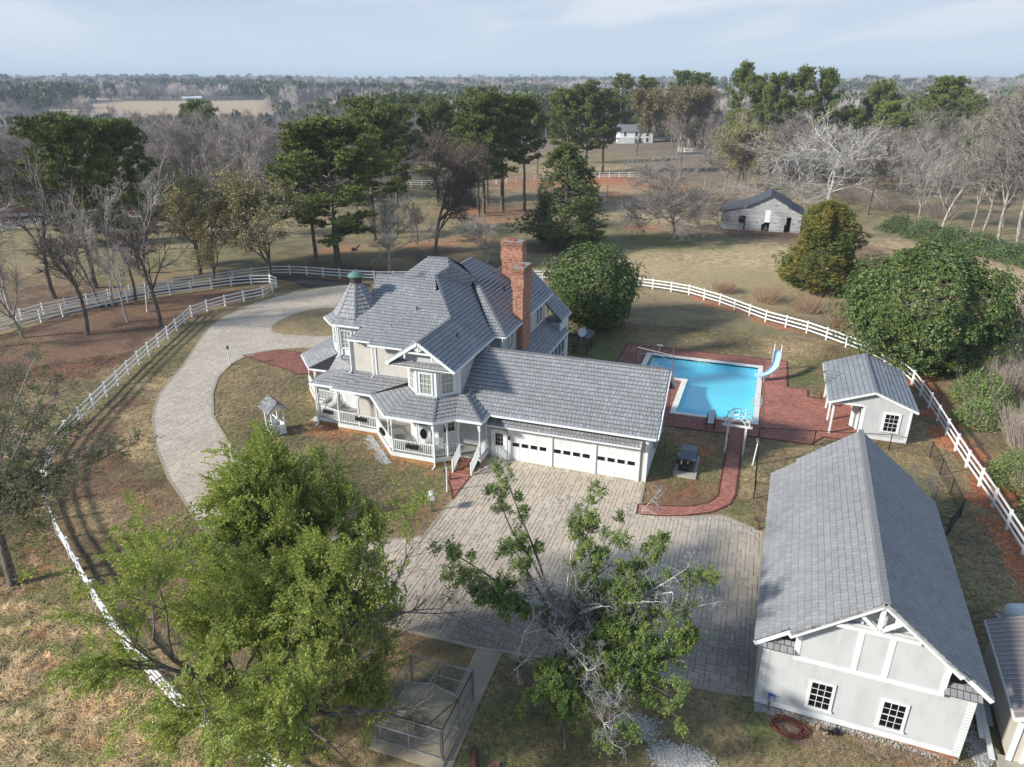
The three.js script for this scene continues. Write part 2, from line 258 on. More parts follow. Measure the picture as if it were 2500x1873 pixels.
// soil, grass, leaves: colour of the ground itself
function paintMasks(x0, z0, w, d, S) {
  const H = Math.round(S * d / w), mk = () => { const c = document.createElement('canvas'); c.width = S; c.height = H; const g = c.getContext('2d'); g.fillStyle = '#000'; g.fillRect(0, 0, S, H); g.globalCompositeOperation = 'lighter'; return [c, g]; };
  const [ca, a] = mk(), [cb, b] = mk(), k = S / w;
  const X = x => (x - x0) * k, Z = z => (z - z0) * k;
  const blob = (g, ch, x, z, r, s = 1, rz = r) => { g.save(); g.translate(X(x), Z(z)); g.scale(1, rz / r); const q = g.createRadialGradient(0, 0, 0, 0, 0, r * k); const c = v => ch === 0 ? `rgb(${v},0,0)` : ch === 1 ? `rgb(0,${v},0)` : `rgb(0,0,${v})`; q.addColorStop(0, c(Math.round(255 * s))); q.addColorStop(0.5, c(Math.round(190 * s))); q.addColorStop(1, c(0)); g.fillStyle = q; g.beginPath(); g.arc(0, 0, r * k, 0, 7); g.fill(); g.restore(); };
  const line = (g, ch, pts, r, s = 1) => { for (let i = 0; i + 1 < pts.length; i++) { const p = pts[i], q = pts[i + 1], n = Math.max(1, Math.round(Math.hypot(q[0] - p[0], q[1] - p[1]) / (r * 0.7))); for (let j = 0; j < n; j++) blob(g, ch, lerp(p[0], q[0], j / n), lerp(p[1], q[1], j / n), r, s); } };
  const fill = (g, col, pts) => { g.fillStyle = col; g.beginPath(); pts.forEach((p, i) => i ? g.lineTo(X(p[0]), Z(p[1])) : g.moveTo(X(p[0]), Z(p[1]))); g.fill(); };
  // a: clay, green, leaf litter   b: straw, dark thatch, bare soil
  line(a, 0, [[15.6, -66], [15.8, -55], [16.4, -40], [16.6, -34]], 1.5, 0.85); line(a, 0, [[-7, -88], [-3, -84], [2, -79.3], [7, -76.3]], 1.3, 0.5);
  [[-20.5, -38, 1.6], [-23.6, -39.6, 1.5], [-16.6, -37.2, 1.5], [-4.7, -40.6, 0.9], [-29.5, -41.5, 2], [-28, -40.7, 1.6], [8.5, -23.6, 1.6], [5, -24, 1.3], [-1.5, -40.4, 1.4], [8, -51.9, 1.4], [-14.3, -32.5, 0.8], [-2, -45.8, 1.6], [-2.5, -47.6, 2.2], [-4, -33, 0.7], [-58, -188, 22], [-42, -200, 14], [-30, -192, 18], [-56, -137, 9], [-45, -140, 8], [-50, -105, 6], [-44, -112, 6], [-36, -168, 9], [-48, -128, 6], [-27, -204, 10], [-20, -130, 5], [-118, -128, 14], [-136, -112, 14], [-140, -98, 10], [-128, -140, 12], [-150, -110, 10], [-122, -112, 10], [-114, -140, 10], [-62, -96, 5]].forEach(q => blob(a, 0, q[0], q[1], q[2], q[1] > -60 ? 0.42 : 0.7));
  [[-18.3, -36.2, 2.6, 0.9], [-4.2, -45, 2.4, 0.8], [-3.8, -41.6, 1.8, 0.9], [6, -64, 2.6, 0.9], [5.6, -61.8, 1.6, 0.8], [-20, -118, 12, 0.7], [-10, -120, 10, 0.6], [-26, -113, 7, 0.5], [-75, -92, 16, 0.45], [-64, -84, 10, 0.4], [-86, -78, 12, 0.4], [-55, -93, 8, 0.35], [2.9, -23.1, 1.5, 1], [4.7, -23, 1, 0.8], [-7, -20.5, 2.2, 0.55], [-6.5, -17.5, 2.2, 0.5], [-12, -21.5, 2.5, 0.3], [-1, -39.5, 1.8, 0.3], [1.6, -38.9, 1.4, 0.7], [10.5, -47, 3, 0.6], [12, -44, 3, 0.6], [11.5, -36, 3, 0.45], [-31, -42.5, 3, 0.4], [-33, -47, 4, 0.5], [-22, -35, 4, 0.35], [-14.5, -66, 5, 0.6], [-12, -62, 4, 0.6], [-40, -118, 10, 0.5], [-33, -98, 7, 0.4], [-100, -86, 14, 0.35], [0, -98, 9, 0.25], [10, -86, 6, 0.2]].forEach(q => blob(a, 1, q[0], q[1], q[2], q[3]));
  fill(a, 'rgb(0,0,235)', [[-57, -71.5], [-60, -74], [-67, -66], [-71, -60], [-73, -50], [-72, -40], [-62, -40], [-54, -44], [-54.5, -49], [-58.5, -57.5], [-59.5, -63]]);
  [[-62, -42, 8, 0.8], [-66, -36, 9, 0.6], [-45, -34.5, 2.6, 0.6], [-41.5, -31.3, 2.6, 0.9], [-38.5, -28.8, 2.4, 0.7], [-47, -39.5, 1.6, 0.5], [-36, -21.5, 4, 0.9], [-39, -24, 4, 0.7], [-34, -29, 4, 0.6], [-26, -24, 6, 0.45], [-17.5, -33, 2.4, 0.4], [-2.2, -40.4, 2.6, 0.75], [-3.2, -38.9, 1.8, 0.8], [0, -131, 7, 0.9], [6, -131, 8, 0.9], [14, -119, 9, 0.85], [-4, -134, 5, 0.6], [18, -112, 7, 0.5], [-12, -24.5, 3, 0.35], [-16, -22, 4, 0.6], [-58, -82, 9, 0.7], [-48, -84, 7, 0.6], [-36, -92, 7, 0.6], [-68, -90, 9, 0.5], [-46, -98, 7, 0.6], [-30, -108, 7, 0.55], [-52, -140, 14, 0.5], [-80, -62, 9, 0.6], [-92, -60, 12, 0.5]].forEach(q => blob(a, 2, q[0], q[1], q[2], q[3]));
  [[-5, -105, 24, 0.9], [8, -108, 18, 0.9], [25, -118, 20, 0.9], [30, -100, 16, 0.7], [-20, -100, 12, 0.6], [4, -71, 4.5, 0.7], [-8, -69.5, 3, 0.4], [3, -68.6, 2, 0.5], [-40, -35, 3, 0.9], [-44.5, -37, 2, 0.6], [-48.5, -44, 2.2, 0.7], [-37.5, -28, 3, 0.75], [-35, -26.5, 2.5, 0.7], [1.6, -44.5, 1.6, 0.8], [1.8, -42.8, 1.4, 0.7], [-38, -47, 4, 0.4], [-2.6, -17.5, 2, 0.6], [-35, -185, 20, 0.8], [-50, -215, 25, 0.8], [-20, -150, 16, 0.8], [-12, -142, 12, 0.6], [40, -260, 45, 0.9], [70, -250, 45, 0.9], [12, -278, 30, 0.7], [-90, -100, 20, 0.4], [-44, -59, 4, 0.2]].forEach(q => blob(b, 0, q[0], q[1], q[2], q[3]));
  fill(b, 'rgb(190,0,0)', HAY);
  [[-4, -74.5, 4.5, 0.8], [-1, -70.5, 3, 0.7], [-8, -72, 3, 0.4], [3, -76, 4, 0.4], [-12, -80, 6, 0.5], [-34, -41, 3.4, 0.6], [-37, -46, 3.4, 0.7], [-40, -48.5, 2.2, 0.5], [-30, -38, 3, 0.5], [-12, -22, 2.5, 0.8], [-6, -22.6, 2, 0.8], [-19, -31.5, 3, 0.5], [11.6, -32, 3.4, 0.8], [11, -28, 3, 0.8], [12.5, -40, 3.4, 0.5], [-44, -62, 3, 0.3], [-13, -66, 4, 0.5], [-15, -74, 6, 0.6]].forEach(q => blob(b, 1, q[0], q[1], q[2], q[3]));
  line(b, 1, [[-47, -39.5], [-44.5, -35.7], [-41, -32.3], [-37, -29]], 0.7, 0.4); line(b, 1, [[-48, -39], [-45.4, -35], [-42, -31.4]], 0.5, 0.4);
  line(b, 2, [[4, -23.9], [6, -23.9], [8, -23.8], [10, -23.6]], 0.7, 0.9); [[10.8, -25.5, 1], [11.2, -28, 0.8], [-3, -22.5, 1.5]].forEach(q => blob(b, 2, q[0], q[1], q[2], 0.8));
  return [a.getImageData(0, 0, S, H).data, b.getImageData(0, 0, S, H).data, S, H];
}
function groundTexture(x0, z0, w, d, NX, NY, S, far) {
  const [A, B, mw, mh] = paintMasks(x0, z0, w, d, S), out = new Uint8Array(NX * NY * 4), cell = w / NX;
  const C = { lawn: [142, 124, 92], dark: [102, 93, 68], green: [104, 110, 64], straw: [180, 157, 120], clay: [168, 106, 74], litter: [108, 85, 68], soil: [134, 116, 96], wood: [122, 108, 94] };
  const c = [0, 0, 0], mixc = (q, t) => { t = clamp(t); c[0] += (q[0] - c[0]) * t; c[1] += (q[1] - c[1]) * t; c[2] += (q[2] - c[2]) * t; };
  for (let j = 0; j < NY; j++) for (let i = 0; i < NX; i++) {
    const x = x0 + (i + 0.5) * w / NX, z = z0 + (j + 0.5) * d / NY;
    const w1 = vn(x * 0.7 + 31, z * 0.7 + 3) - 0.5, w2 = vn(x * 0.7 + 7, z * 0.7 + 57) - 0.5, w3 = vn(x * 3.1, z * 3.1) - 0.5, w4 = vn(x * 3.1 + 50, z * 3.1) - 0.5;
    const wx = x + w1 * 2.2 + w3 * 0.7, wz = z + w2 * 2.2 + w4 * 0.7;
    const mi = (clamp(Math.floor((wz - z0) / d * mh), 0, mh - 1) * mw + clamp(Math.floor((wx - x0) / w * mw), 0, mw - 1)) * 4;
    const n1 = fbm(x * 0.22, z * 0.22, 4), n2 = fbm(x * 1.3 + 9, z * 1.3, 3), n3 = vn(x * 6.1, z * 6.1), n4 = vn(x * 17, z * 17);
    const hair = vn(x * 9 + z * 2.2, z * 23 - x * 3), brk = (n2 - 0.5) * 1.1 + (n3 - 0.5) * 0.5;
    c[0] = C.lawn[0]; c[1] = C.lawn[1]; c[2] = C.lawn[2];
    mixc(C.dark, sstep(0.48, 0.7, n1) * 0.55 + (n2 - 0.5) * 0.5);
    mixc(C.green, sstep(0.5, 0.72, fbm(x * 0.16 + 40, z * 0.16 + 9, 3)) * 0.3);
    const f = (v, s = 1) => clamp(v / 255 * s + (v > 6 ? brk * 0.8 * Math.min(1, v / 110) : 0));
    mixc(C.straw, f(B[mi]) * 0.85); mixc(C.dark, f(B[mi + 1]) * 0.8); mixc(C.litter, f(A[mi + 2]) * 0.9); mixc(C.green, f(A[mi + 1]) * 0.85); mixc(C.clay, f(A[mi]) * 0.9); mixc(C.soil, f(B[mi + 2]) * 0.9);
    const lit = A[mi + 2] / 255; if (lit > 0.05) { mixc([70, 57, 47], Math.min(1, lit * 1.3) * sstep(0.46, 0.68, fbm(x * 0.45 + 3, z * 0.45 + 8, 4)) * 0.7); mixc([124, 88, 66], Math.min(1, lit) * sstep(0.55, 0.75, fbm(x * 0.8 + 30, z * 0.8, 4)) * 0.6); } if (lit > 0.1 && n4 > 0.62) mixc([146, 100, 70], 0.5 * lit);           // single fallen leaves
    const hay = x < 0 && z > -36 ? sstep(-0.5, 1.2, fenceSide(x, z)) : 0;
    if (hay > 0) { const t = fbm(x * 0.9 + z * 0.35, z * 1.9, 4); mixc([178, 154, 116], hay * sstep(0.5, 0.75, t) * 0.9); mixc([104, 101, 60], hay * sstep(0.55, 0.34, t) * 0.75); mixc([176, 126, 92], hay * sstep(0.66, 0.8, fbm(x * 0.5 + 70, z * 0.8, 3)) * 0.5); }
    if (far) { const dd = Math.hypot(x, z), az = Math.atan2(-x, -z) * 57.3; if (dd > 150) { let t = sstep(170, 230, dd); if (az < -2 || (az > 8 && az < 34)) t = sstep(250, 330, dd); if (inField(x, z)) t = 0; mixc(C.wood, t * 0.85); } }
    const g = 1 + (n4 - 0.5) * 0.22 + (hair - 0.5) * 0.30 + (n3 - 0.5) * 0.18, o = (j * NX + i) * 4;
    out[o] = clamp(c[0] * g, 0, 255); out[o + 1] = clamp(c[1] * g, 0, 255); out[o + 2] = clamp(c[2] * g, 0, 255); out[o + 3] = 255;
  }
  const t = new THREE.DataTexture(out, NX, NY); t.colorSpace = THREE.SRGBColorSpace; t.magFilter = THREE.LinearFilter; t.minFilter = THREE.LinearFilter; t.needsUpdate = true; return t;
}
const FIELDS = [[[-604, -520], [-740, -640], [-780, -760], [-690, -760], [-600, -800], [-480, -640], [-440, -560], [-500, -500]], [[-860, -680], [-1000, -760], [-980, -860], [-800, -760]], [[20, -240], [30, -290], [90, -280], [110, -220], [60, -228]]];
const inField = (x, z) => FIELDS.some(f => inPoly(f, x, z));
function sheet(x0, z0, w, d, nx, nz, hole, drop) {
  const p = [], uv = [], idx = [], id = (i, j) => j * (nx + 1) + i;
  for (let j = 0; j <= nz; j++) for (let i = 0; i <= nx; i++) { const x = x0 + w * i / nx, z = z0 + d * j / nz; let y = hgt(x, z); if (hole && x > hole[0] - drop && x < hole[2] + drop && z > hole[1] - drop && z < hole[3] + drop) y -= 0.35; p.push(x, y, z); uv.push(i / nx, j / nz); }
  for (let j = 0; j < nz; j++) for (let i = 0; i < nx; i++) {
    const xa = x0 + w * i / nx, xb = x0 + w * (i + 1) / nx, za = z0 + d * j / nz, zb = z0 + d * (j + 1) / nz;
    if (hole && xa > hole[0] + 1 && xb < hole[2] - 1 && za > hole[1] + 1 && zb < hole[3] - 1) continue;
    const inW = (x, z) => x > -8.4 && x < 1.8 && z > -65 && z < -52.4 && !(x < -4.5 && z > -59.4);
    if (!hole && inW(xa, za) && inW(xb, zb) && inW(xa, zb) && inW(xb, za)) continue;   // the pool is a real basin
    idx.push(id(i, j), id(i, j + 1), id(i + 1, j), id(i + 1, j), id(i, j + 1), id(i + 1, j + 1));
  }
  const g = new THREE.BufferGeometry(); g.setAttribute('position', new THREE.Float32BufferAttribute(p, 3)); g.setAttribute('uv', new THREE.Float32BufferAttribute(uv, 2)); g.setIndex(idx); g.computeVertexNormals(); return g;
}
const NEAR = [-76, -104, 112, 96], MID = [-330, -520, 600, 580];
const nearMat = new THREE.MeshStandardMaterial({ map: groundTexture(...NEAR, 2048, 1756, 1024, false), roughness: 1, side: THREE.DoubleSide });
const midMat = new THREE.MeshStandardMaterial({ map: groundTexture(...MID, 1400, 1353, 1400, true), roughness: 1, side: THREE.DoubleSide });
function structure(name, geo, m, label) { const o = new THREE.Mesh(geo, m); o.name = name; o.userData.kind = 'structure'; if (label) o.userData.label = label; scene.add(o); return o; }
structure('ground', sheet(...NEAR, 280, 240, null, 0), nearMat, 'dormant brown and green lawn and rough grass around the house');
structure('pasture', sheet(...MID, 150, 145, [NEAR[0], NEAR[1], NEAR[0] + NEAR[2], NEAR[1] + NEAR[3]], 0.5), midMat, 'straw coloured pasture and leaf covered ground beyond the fences');
{ // far country to the horizon, one polar sheet
  const p = [], c = [], idx = [], NA = 220, NR = 90;
  for (let j = 0; j <= NR; j++) for (let i = 0; i <= NA; i++) {
    const r = 40 * Math.pow(9000 / 40, j / NR), a = i / NA * 2 * Math.PI, x = r * Math.cos(a), z = r * Math.sin(a); const inside = x > MID[0] + 6 && x < MID[0] + MID[2] - 6 && z > MID[1] + 6 && z < MID[1] + MID[3] - 6;
    p.push(x, hgt(x, z) - (inside ? 9 : 0.1), z); const f = inField(x, z), n = fbm(x / 90, z / 90, 4);
    const q = f ? [0.42, 0.31, 0.2] : n > 0.52 ? [0.15, 0.13, 0.11] : [0.19, 0.16, 0.13]; c.push(...q);
  }
  for (let j = 0; j < NR; j++) for (let i = 0; i < NA; i++) { const a = j * (NA + 1) + i, b = a + NA + 1; idx.push(a, a + 1, b, b, a + 1, b + 1); }
  const g = new THREE.BufferGeometry(); g.setAttribute('position', new THREE.Float32BufferAttribute(p, 3)); g.setAttribute('color', new THREE.Float32BufferAttribute(c, 3)); g.setIndex(idx); g.computeVertexNormals();
  structure('hills', g, new THREE.MeshStandardMaterial({ color: 0xffffff, vertexColors: true, roughness: 1, side: THREE.DoubleSide }), 'low wooded hills rolling to the horizon');
}
// flat sheets on the lawn
function flat(name, pts, y, m, label, kind = 'structure', uvGround = false) {
  const mb = new MB(); mb.concave(pts.map(a => [a[0], y, a[1]]), [0, 1, 0]); if (uvGround) for (let i = 0; i < mb.p.length / 3; i++) { mb.u[i * 2] = (mb.p[i * 3] - NEAR[0]) / NEAR[2]; mb.u[i * 2 + 1] = (mb.p[i * 3 + 2] - NEAR[1]) / NEAR[3]; }
  const o = mb.build(name, m, scene); tag(o, label, null, null, kind); return o;
}
function drape(name, line, wide, m, label) { // a strip that follows the ground
  const mb = new MB(), P = []; for (let i = 0; i + 1 < line.length; i++) for (let k = 0; k < 6; k++) P.push([lerp(line[i][0], line[i + 1][0], k / 6), lerp(line[i][1], line[i + 1][1], k / 6)]); P.push(line[line.length - 1]);
  let pv; P.forEach((q, i) => { const n = P[Math.min(i + 1, P.length - 1)], b = P[Math.max(i - 1, 0)], dx = n[0] - b[0], dz = n[1] - b[1], l = Math.hypot(dx, dz), w = wide * (0.8 + 0.4 * vn(i * 0.7, 3)), row = []; for (let j = 0; j <= 4; j++) { const t = (j / 4 - 0.5) * w, x = q[0] - dz / l * t, z = q[1] + dx / l * t; row.push([x, hgt(x, z) + 0.22, z]); } if (pv) for (let j = 0; j < 4; j++) mb.quad(pv[j], row[j], row[j + 1], pv[j + 1]); pv = row; });
  return tag(mb.build(name, m, scene), label, null, null, 'structure');
}
// ---------- stamped paving of the drive and the court ----------
const drive = new THREE.Group(); drive.name = 'driveway'; scene.add(drive); tag(drive, 'pale stamped stone driveway looping round the lawn to the garage court', null, null, 'structure');
{
  const mb = new MB(); mb.concave(COURT.map(a => [a[0], 0.008, a[1]]), [0, 1, 0]); mb.build('joint_bed', mat([140, 128, 114], 0.95, { map: speckle }), drive);
  const edge = new MB(); for (let i = 0; i < COURT.length; i++) { const a = COURT[i], b = COURT[(i + 1) % COURT.length]; if ((a[1] < -40.5 && b[1] < -40.5 && a[0] > -16) || a[1] > -24.9 && a[0] > 2.2) continue; edge.bar([a[0], 0.0, a[1]], [b[0], 0.0, b[1]], 0.16, 0.085); } edge.build('edging', M.slabStain, drive);
  const rnd = mulberry(5), cell = 0.23, x0 = -56.1, z0 = -78, nx = 256, nz = 238, busy = new Uint8Array(nx * nz), S = COURT.map(a => [a[0], a[1]]), pieces = [];
  const isIn = (x, z) => inPoly(COURT, x, z) && !inPoly(ISLAND, x, z);
  for (let j = 0; j < nz; j++) for (let i = 0; i < nx; i++) {
    if (busy[j * nx + i]) continue; const r = rnd(); let a = 1, b = 1; if (r < 0.22) { a = 2; b = 2; } else if (r < 0.45) a = 2; else if (r < 0.7) b = 2; else if (r < 0.77) { a = 3; b = 2; } else if (r < 0.84) { a = 2; b = 3; }
    const free = () => { for (let q = 0; q < b; q++) for (let p = 0; p < a; p++) if (i + p >= nx || j + q >= nz || busy[(j + q) * nx + i + p]) return false; return true; };
    if (!free()) { a = r < 0.6 ? 1 : 2; b = r < 0.6 ? 2 : 1; if (!free()) { a = b; b = 3 - a; if (!free()) { a = 1; b = 1; } } } for (let q = 0; q < b; q++) for (let p = 0; p < a; p++) busy[(j + q) * nx + i + p] = 1;
    const xa = x0 + i * cell, za = z0 + j * cell, xb = xa + a * cell, zb = za + b * cell, k = [isIn(xa, za), isIn(xb, za), isIn(xa, zb), isIn(xb, zb), isIn((xa + xb) / 2, (za + zb) / 2)].filter(Boolean).length; if (!k) continue;
    const g = 0.007; let Q = k === 5 ? [[xa + g, za + g], [xb - g, za + g], [xb - g, zb - g], [xa + g, zb - g]] : clean(clipRect(S, xa + g, xb - g, za + g, zb - g)); if (Q.length < 3 || Math.abs(area2(Q)) < 0.01) continue; if (area2(Q) < 0) Q.reverse();
    const cx = Q.reduce((s, q) => s + q[0], 0) / Q.length, cz = Q.reduce((s, q) => s + q[1], 0) / Q.length; const m = new MB(), y = 0.03 + rnd() * 0.006, bev = k === 5 ? 0.014 : 0;
    const top = Q.map(q => [q[0] + Math.sign(cx - q[0]) * bev, y + (rnd() - 0.5) * 0.004, q[1] + Math.sign(cz - q[1]) * bev]).reverse(), bot = Q.map(q => [q[0], 0.008, q[1]]).reverse();
    if (Q.length <= 4) m.poly(top); else m.concave(top, [0, 1, 0]);
    if (k === 5) for (let e = 0; e < 4; e++) m.quad(bot[e], bot[(e + 1) % 4], top[(e + 1) % 4], top[e]);
    pieces.push({ mb: m, c: [cx, 0, cz], sh: rnd(), a: Math.abs(area2(Q)), n: [0, 1, 0] });
  }
  const tint = o => { const [x, , z] = o.c; const s = 0.92 + 0.16 * o.sh + (fbm(x * 0.6, z * 0.6, 3) - 0.5) * 0.22;
    let mould = gauss(x, z, -9, -24.3, 3.6) * 0.9 + gauss(x, z, -13.5, -24, 2.4) * 0.6 + gauss(x, z, -5, -25, 3.2) * 0.8 + gauss(x, z, 2.1, -27, 2.2) * 0.75 + gauss(x, z, 2.1, -32, 2.0) * 0.6 + gauss(x, z, -1.5, -26, 3) * 0.4 + gauss(x, z, 1.5, -36, 2.0) * 0.35 + gauss(x, z, -11, -28, 4) * 0.3; mould = clamp(mould * (0.45 + 1.1 * fbm(x * 1.3, z * 1.3, 3)));
    const cool = sstep(-3.2, -0.6, x) * sstep(-23, -30, z) * 0.35 + sstep(-30, -42, x) * 0.3; const c = [lerp(0.62, 0.55, cool), lerp(0.52, 0.51, cool), lerp(0.405, 0.46, cool)]; return c.map((v, i) => v * s * lerp(1, [0.52, 0.52, 0.54][i], mould)); };
  lay(pieces, 'paving_stone', 'paving_stones', mat([255, 255, 255], 0.85, { map: speckle }), drive, 300, tint);
}
flat('lawn', ISLAND, 0.05, nearMat, 'oval lawn island enclosed by the upper driveway loop', 'structure', true);
{ const mb = new MB(); for (let i = 0; i < ISLAND.length; i++) { const a = ISLAND[i], b = ISLAND[(i + 1) % ISLAND.length]; mb.bar([a[0], 0.01, a[1]], [b[0], 0.01, b[1]], 0.14, 0.09); } tag(mb.build('kerb', M.slabStain, scene), 'narrow kerb round the oval lawn island', null, null, 'structure'); }
flat('road', [[-64, -79.6], [-60, -79.4], [-54, -79.6], [-47, -79.6], [-46.2, -78], [-49.6, -77.9], [-52, -75.6], [-53.5, -74.9], [-57.5, -77.2], [-60, -77.6], [-64, -74.2], [-67.5, -69.2], [-70.4, -63.5], [-72.2, -57], [-73, -50], [-74.6, -50], [-73.8, -57.5], [-71.9, -65], [-68.4, -71.2]], 0.03, mat([66, 64, 66], 0.95, { map: speckle }), 'narrow dark asphalt lane between the two white fences');
// ---------- brick paving ----------
function paveBricks(name, label, outline, hole, seed, shadeAt) {
  const g = new THREE.Group(); g.name = name; scene.add(g); tag(g, label, null, null, 'structure');
  const mb = new MB(); const pts = outline.map(a => [a[0], 0.006, a[1]]);
  if (hole) { const sh = new THREE.Shape(outline.map(a => new THREE.Vector2(a[0], -a[1]))); sh.holes.push(new THREE.Path(hole.map(a => new THREE.Vector2(a[0], -a[1])))); const sg = new THREE.ShapeGeometry(sh); sg.rotateX(-Math.PI / 2); sg.translate(0, 0.006, 0); const me = new THREE.Mesh(sg, mat([78, 54, 46], 0.95)); me.name = 'joint_bed'; g.add(me); }
  else { mb.concave(pts, [0, 1, 0]); mb.build('joint_bed', mat([78, 54, 46], 0.95), g); }
  const rnd = mulberry(seed), L = 0.205, Wd = 0.1, xs = outline.map(a => a[0]), zs = outline.map(a => a[1]), ms = [], cs = [];
  let row = 0; for (let z = Math.min(...zs); z < Math.max(...zs); z += Wd, row++) for (let x = Math.min(...xs) + (row % 2) * L / 2; x < Math.max(...xs); x += L) {
    const cx = x + L / 2, cz = z + Wd / 2; if (!inPoly(outline, cx, cz) || (hole && inPoly(hole, cx, cz))) continue;
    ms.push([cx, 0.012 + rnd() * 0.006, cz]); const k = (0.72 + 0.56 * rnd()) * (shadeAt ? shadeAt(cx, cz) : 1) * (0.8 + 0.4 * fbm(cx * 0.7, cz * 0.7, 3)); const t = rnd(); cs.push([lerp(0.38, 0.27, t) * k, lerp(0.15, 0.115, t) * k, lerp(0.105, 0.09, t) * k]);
  }
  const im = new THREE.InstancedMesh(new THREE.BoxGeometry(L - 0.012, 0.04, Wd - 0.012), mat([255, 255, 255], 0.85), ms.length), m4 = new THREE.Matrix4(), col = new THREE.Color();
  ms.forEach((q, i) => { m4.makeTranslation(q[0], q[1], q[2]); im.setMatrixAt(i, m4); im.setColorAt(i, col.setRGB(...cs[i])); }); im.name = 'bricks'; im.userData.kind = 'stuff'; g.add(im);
  const ed = new MB(); for (let i = 0; i < outline.length; i++) { const a = outline[i], b = outline[(i + 1) % outline.length]; ed.bar([a[0], 0.01, a[1]], [b[0], 0.01, b[1]], 0.11, 0.075); } ed.build('edging', mat([104, 56, 46], 0.9, { map: speckle }), g); return g;
}
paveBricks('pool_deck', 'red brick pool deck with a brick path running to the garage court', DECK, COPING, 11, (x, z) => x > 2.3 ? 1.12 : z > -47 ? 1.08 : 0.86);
paveBricks('brick_walk', 'curved red brick walk crossing the lawn beside the driveway loop', WALK2, null, 12, () => 0.75);
paveBricks('brick_pad', 'small red brick pad at the foot of the porch steps', PAD, null, 13, () => 1.15);
// ---------- the pool ----------
{
  const pool = thing('swimming_pool', 'L-shaped swimming pool with bright turquoise water and white coping', 'swimming pool');
  const shapeOf = o => new THREE.Shape(o.map(a => new THREE.Vector2(a[0], -a[1])));
  const cs = shapeOf(COPING); cs.holes.push(new THREE.Path(WATER.map(a => new THREE.Vector2(a[0], -a[1]))));
  const cg = new THREE.ExtrudeGeometry(cs, { depth: 0.1, bevelEnabled: true, bevelSize: 0.012, bevelThickness: 0.012, bevelSegments: 1 }); cg.rotateX(-Math.PI / 2); cg.translate(0, -0.03, 0);
  const cop = new THREE.Mesh(cg, mat([226, 224, 218], 0.75, { map: weather })); cop.name = 'coping'; pool.add(cop);
  const plaster = mat([98, 212, 230], 0.7);
  const wall = new MB(), floor = new MB(); const depth = (x, z) => -1.0 - 1.5 * sstep(-60, -54, z);
  for (let i = 0; i < WATER.length; i++) { const a = WATER[i], b = WATER[(i + 1) % WATER.length]; wall.quad([a[0], 0, a[1]], [b[0], 0, b[1]], [b[0], -2.6, b[1]], [a[0], -2.6, a[1]]); }
  wall.build('basin_wall', plaster, pool);
  for (let z = -65; z < -52.4; z += 0.5) for (let x = -8.4; x < 1.8; x += 0.6) { if (!inPoly(WATER, x + 0.3, z + 0.25) && !inPoly(COPING, x + 0.3, z + 0.25)) continue; floor.quad([x, depth(x, z + 0.5), z + 0.5], [x + 0.6, depth(x + 0.6, z + 0.5), z + 0.5], [x + 0.6, depth(x + 0.6, z), z], [x, depth(x, z), z]); }
  floor.build('basin_floor', plaster, pool);
  const tl = new MB(); for (let i = 0; i < WATER.length; i++) { const a = WATER[i], b = WATER[(i + 1) % WATER.length]; tl.bar([a[0], -0.09, a[1]], [b[0], -0.09, b[1]], 0.03, 0.14); } tl.build('waterline_tile', mat([38, 52, 66], 0.3), pool);
  for (let i = 0; i < 3; i++) { const s = new MB(); s.box(-8.18 + i * 0.42, -0.95, -64.7, -8.18 + (i + 1) * 0.42, -0.25 - i * 0.25, -62.4); s.build('pool_step', mat([176, 214, 226], 0.6), pool); }
  const wd = new Uint8Array(256 * 256 * 4); for (let y = 0; y < 256; y++) for (let x = 0; x < 256; x++) { const k = 255 * fbm(x / 9, y / 9, 3), o = (y * 256 + x) * 4; wd[o] = wd[o + 1] = wd[o + 2] = k; wd[o + 3] = 255; }
  const wt = new THREE.DataTexture(wd, 256, 256); wt.wrapS = wt.wrapT = THREE.RepeatWrapping; wt.magFilter = THREE.LinearFilter; wt.repeat.set(0.35, 0.35); wt.needsUpdate = true;
  const wm = new MB(); wm.concave(WATER.map(a => [a[0], -0.12, a[1]]), [0, 1, 0]);
  wm.build('water', new THREE.MeshPhysicalMaterial({ color: srgb(236, 250, 252), transmission: 0.94, thickness: 0, roughness: 0.05, ior: 1.33, bumpMap: wt, bumpScale: 0.03, side: THREE.DoubleSide }), pool);
}
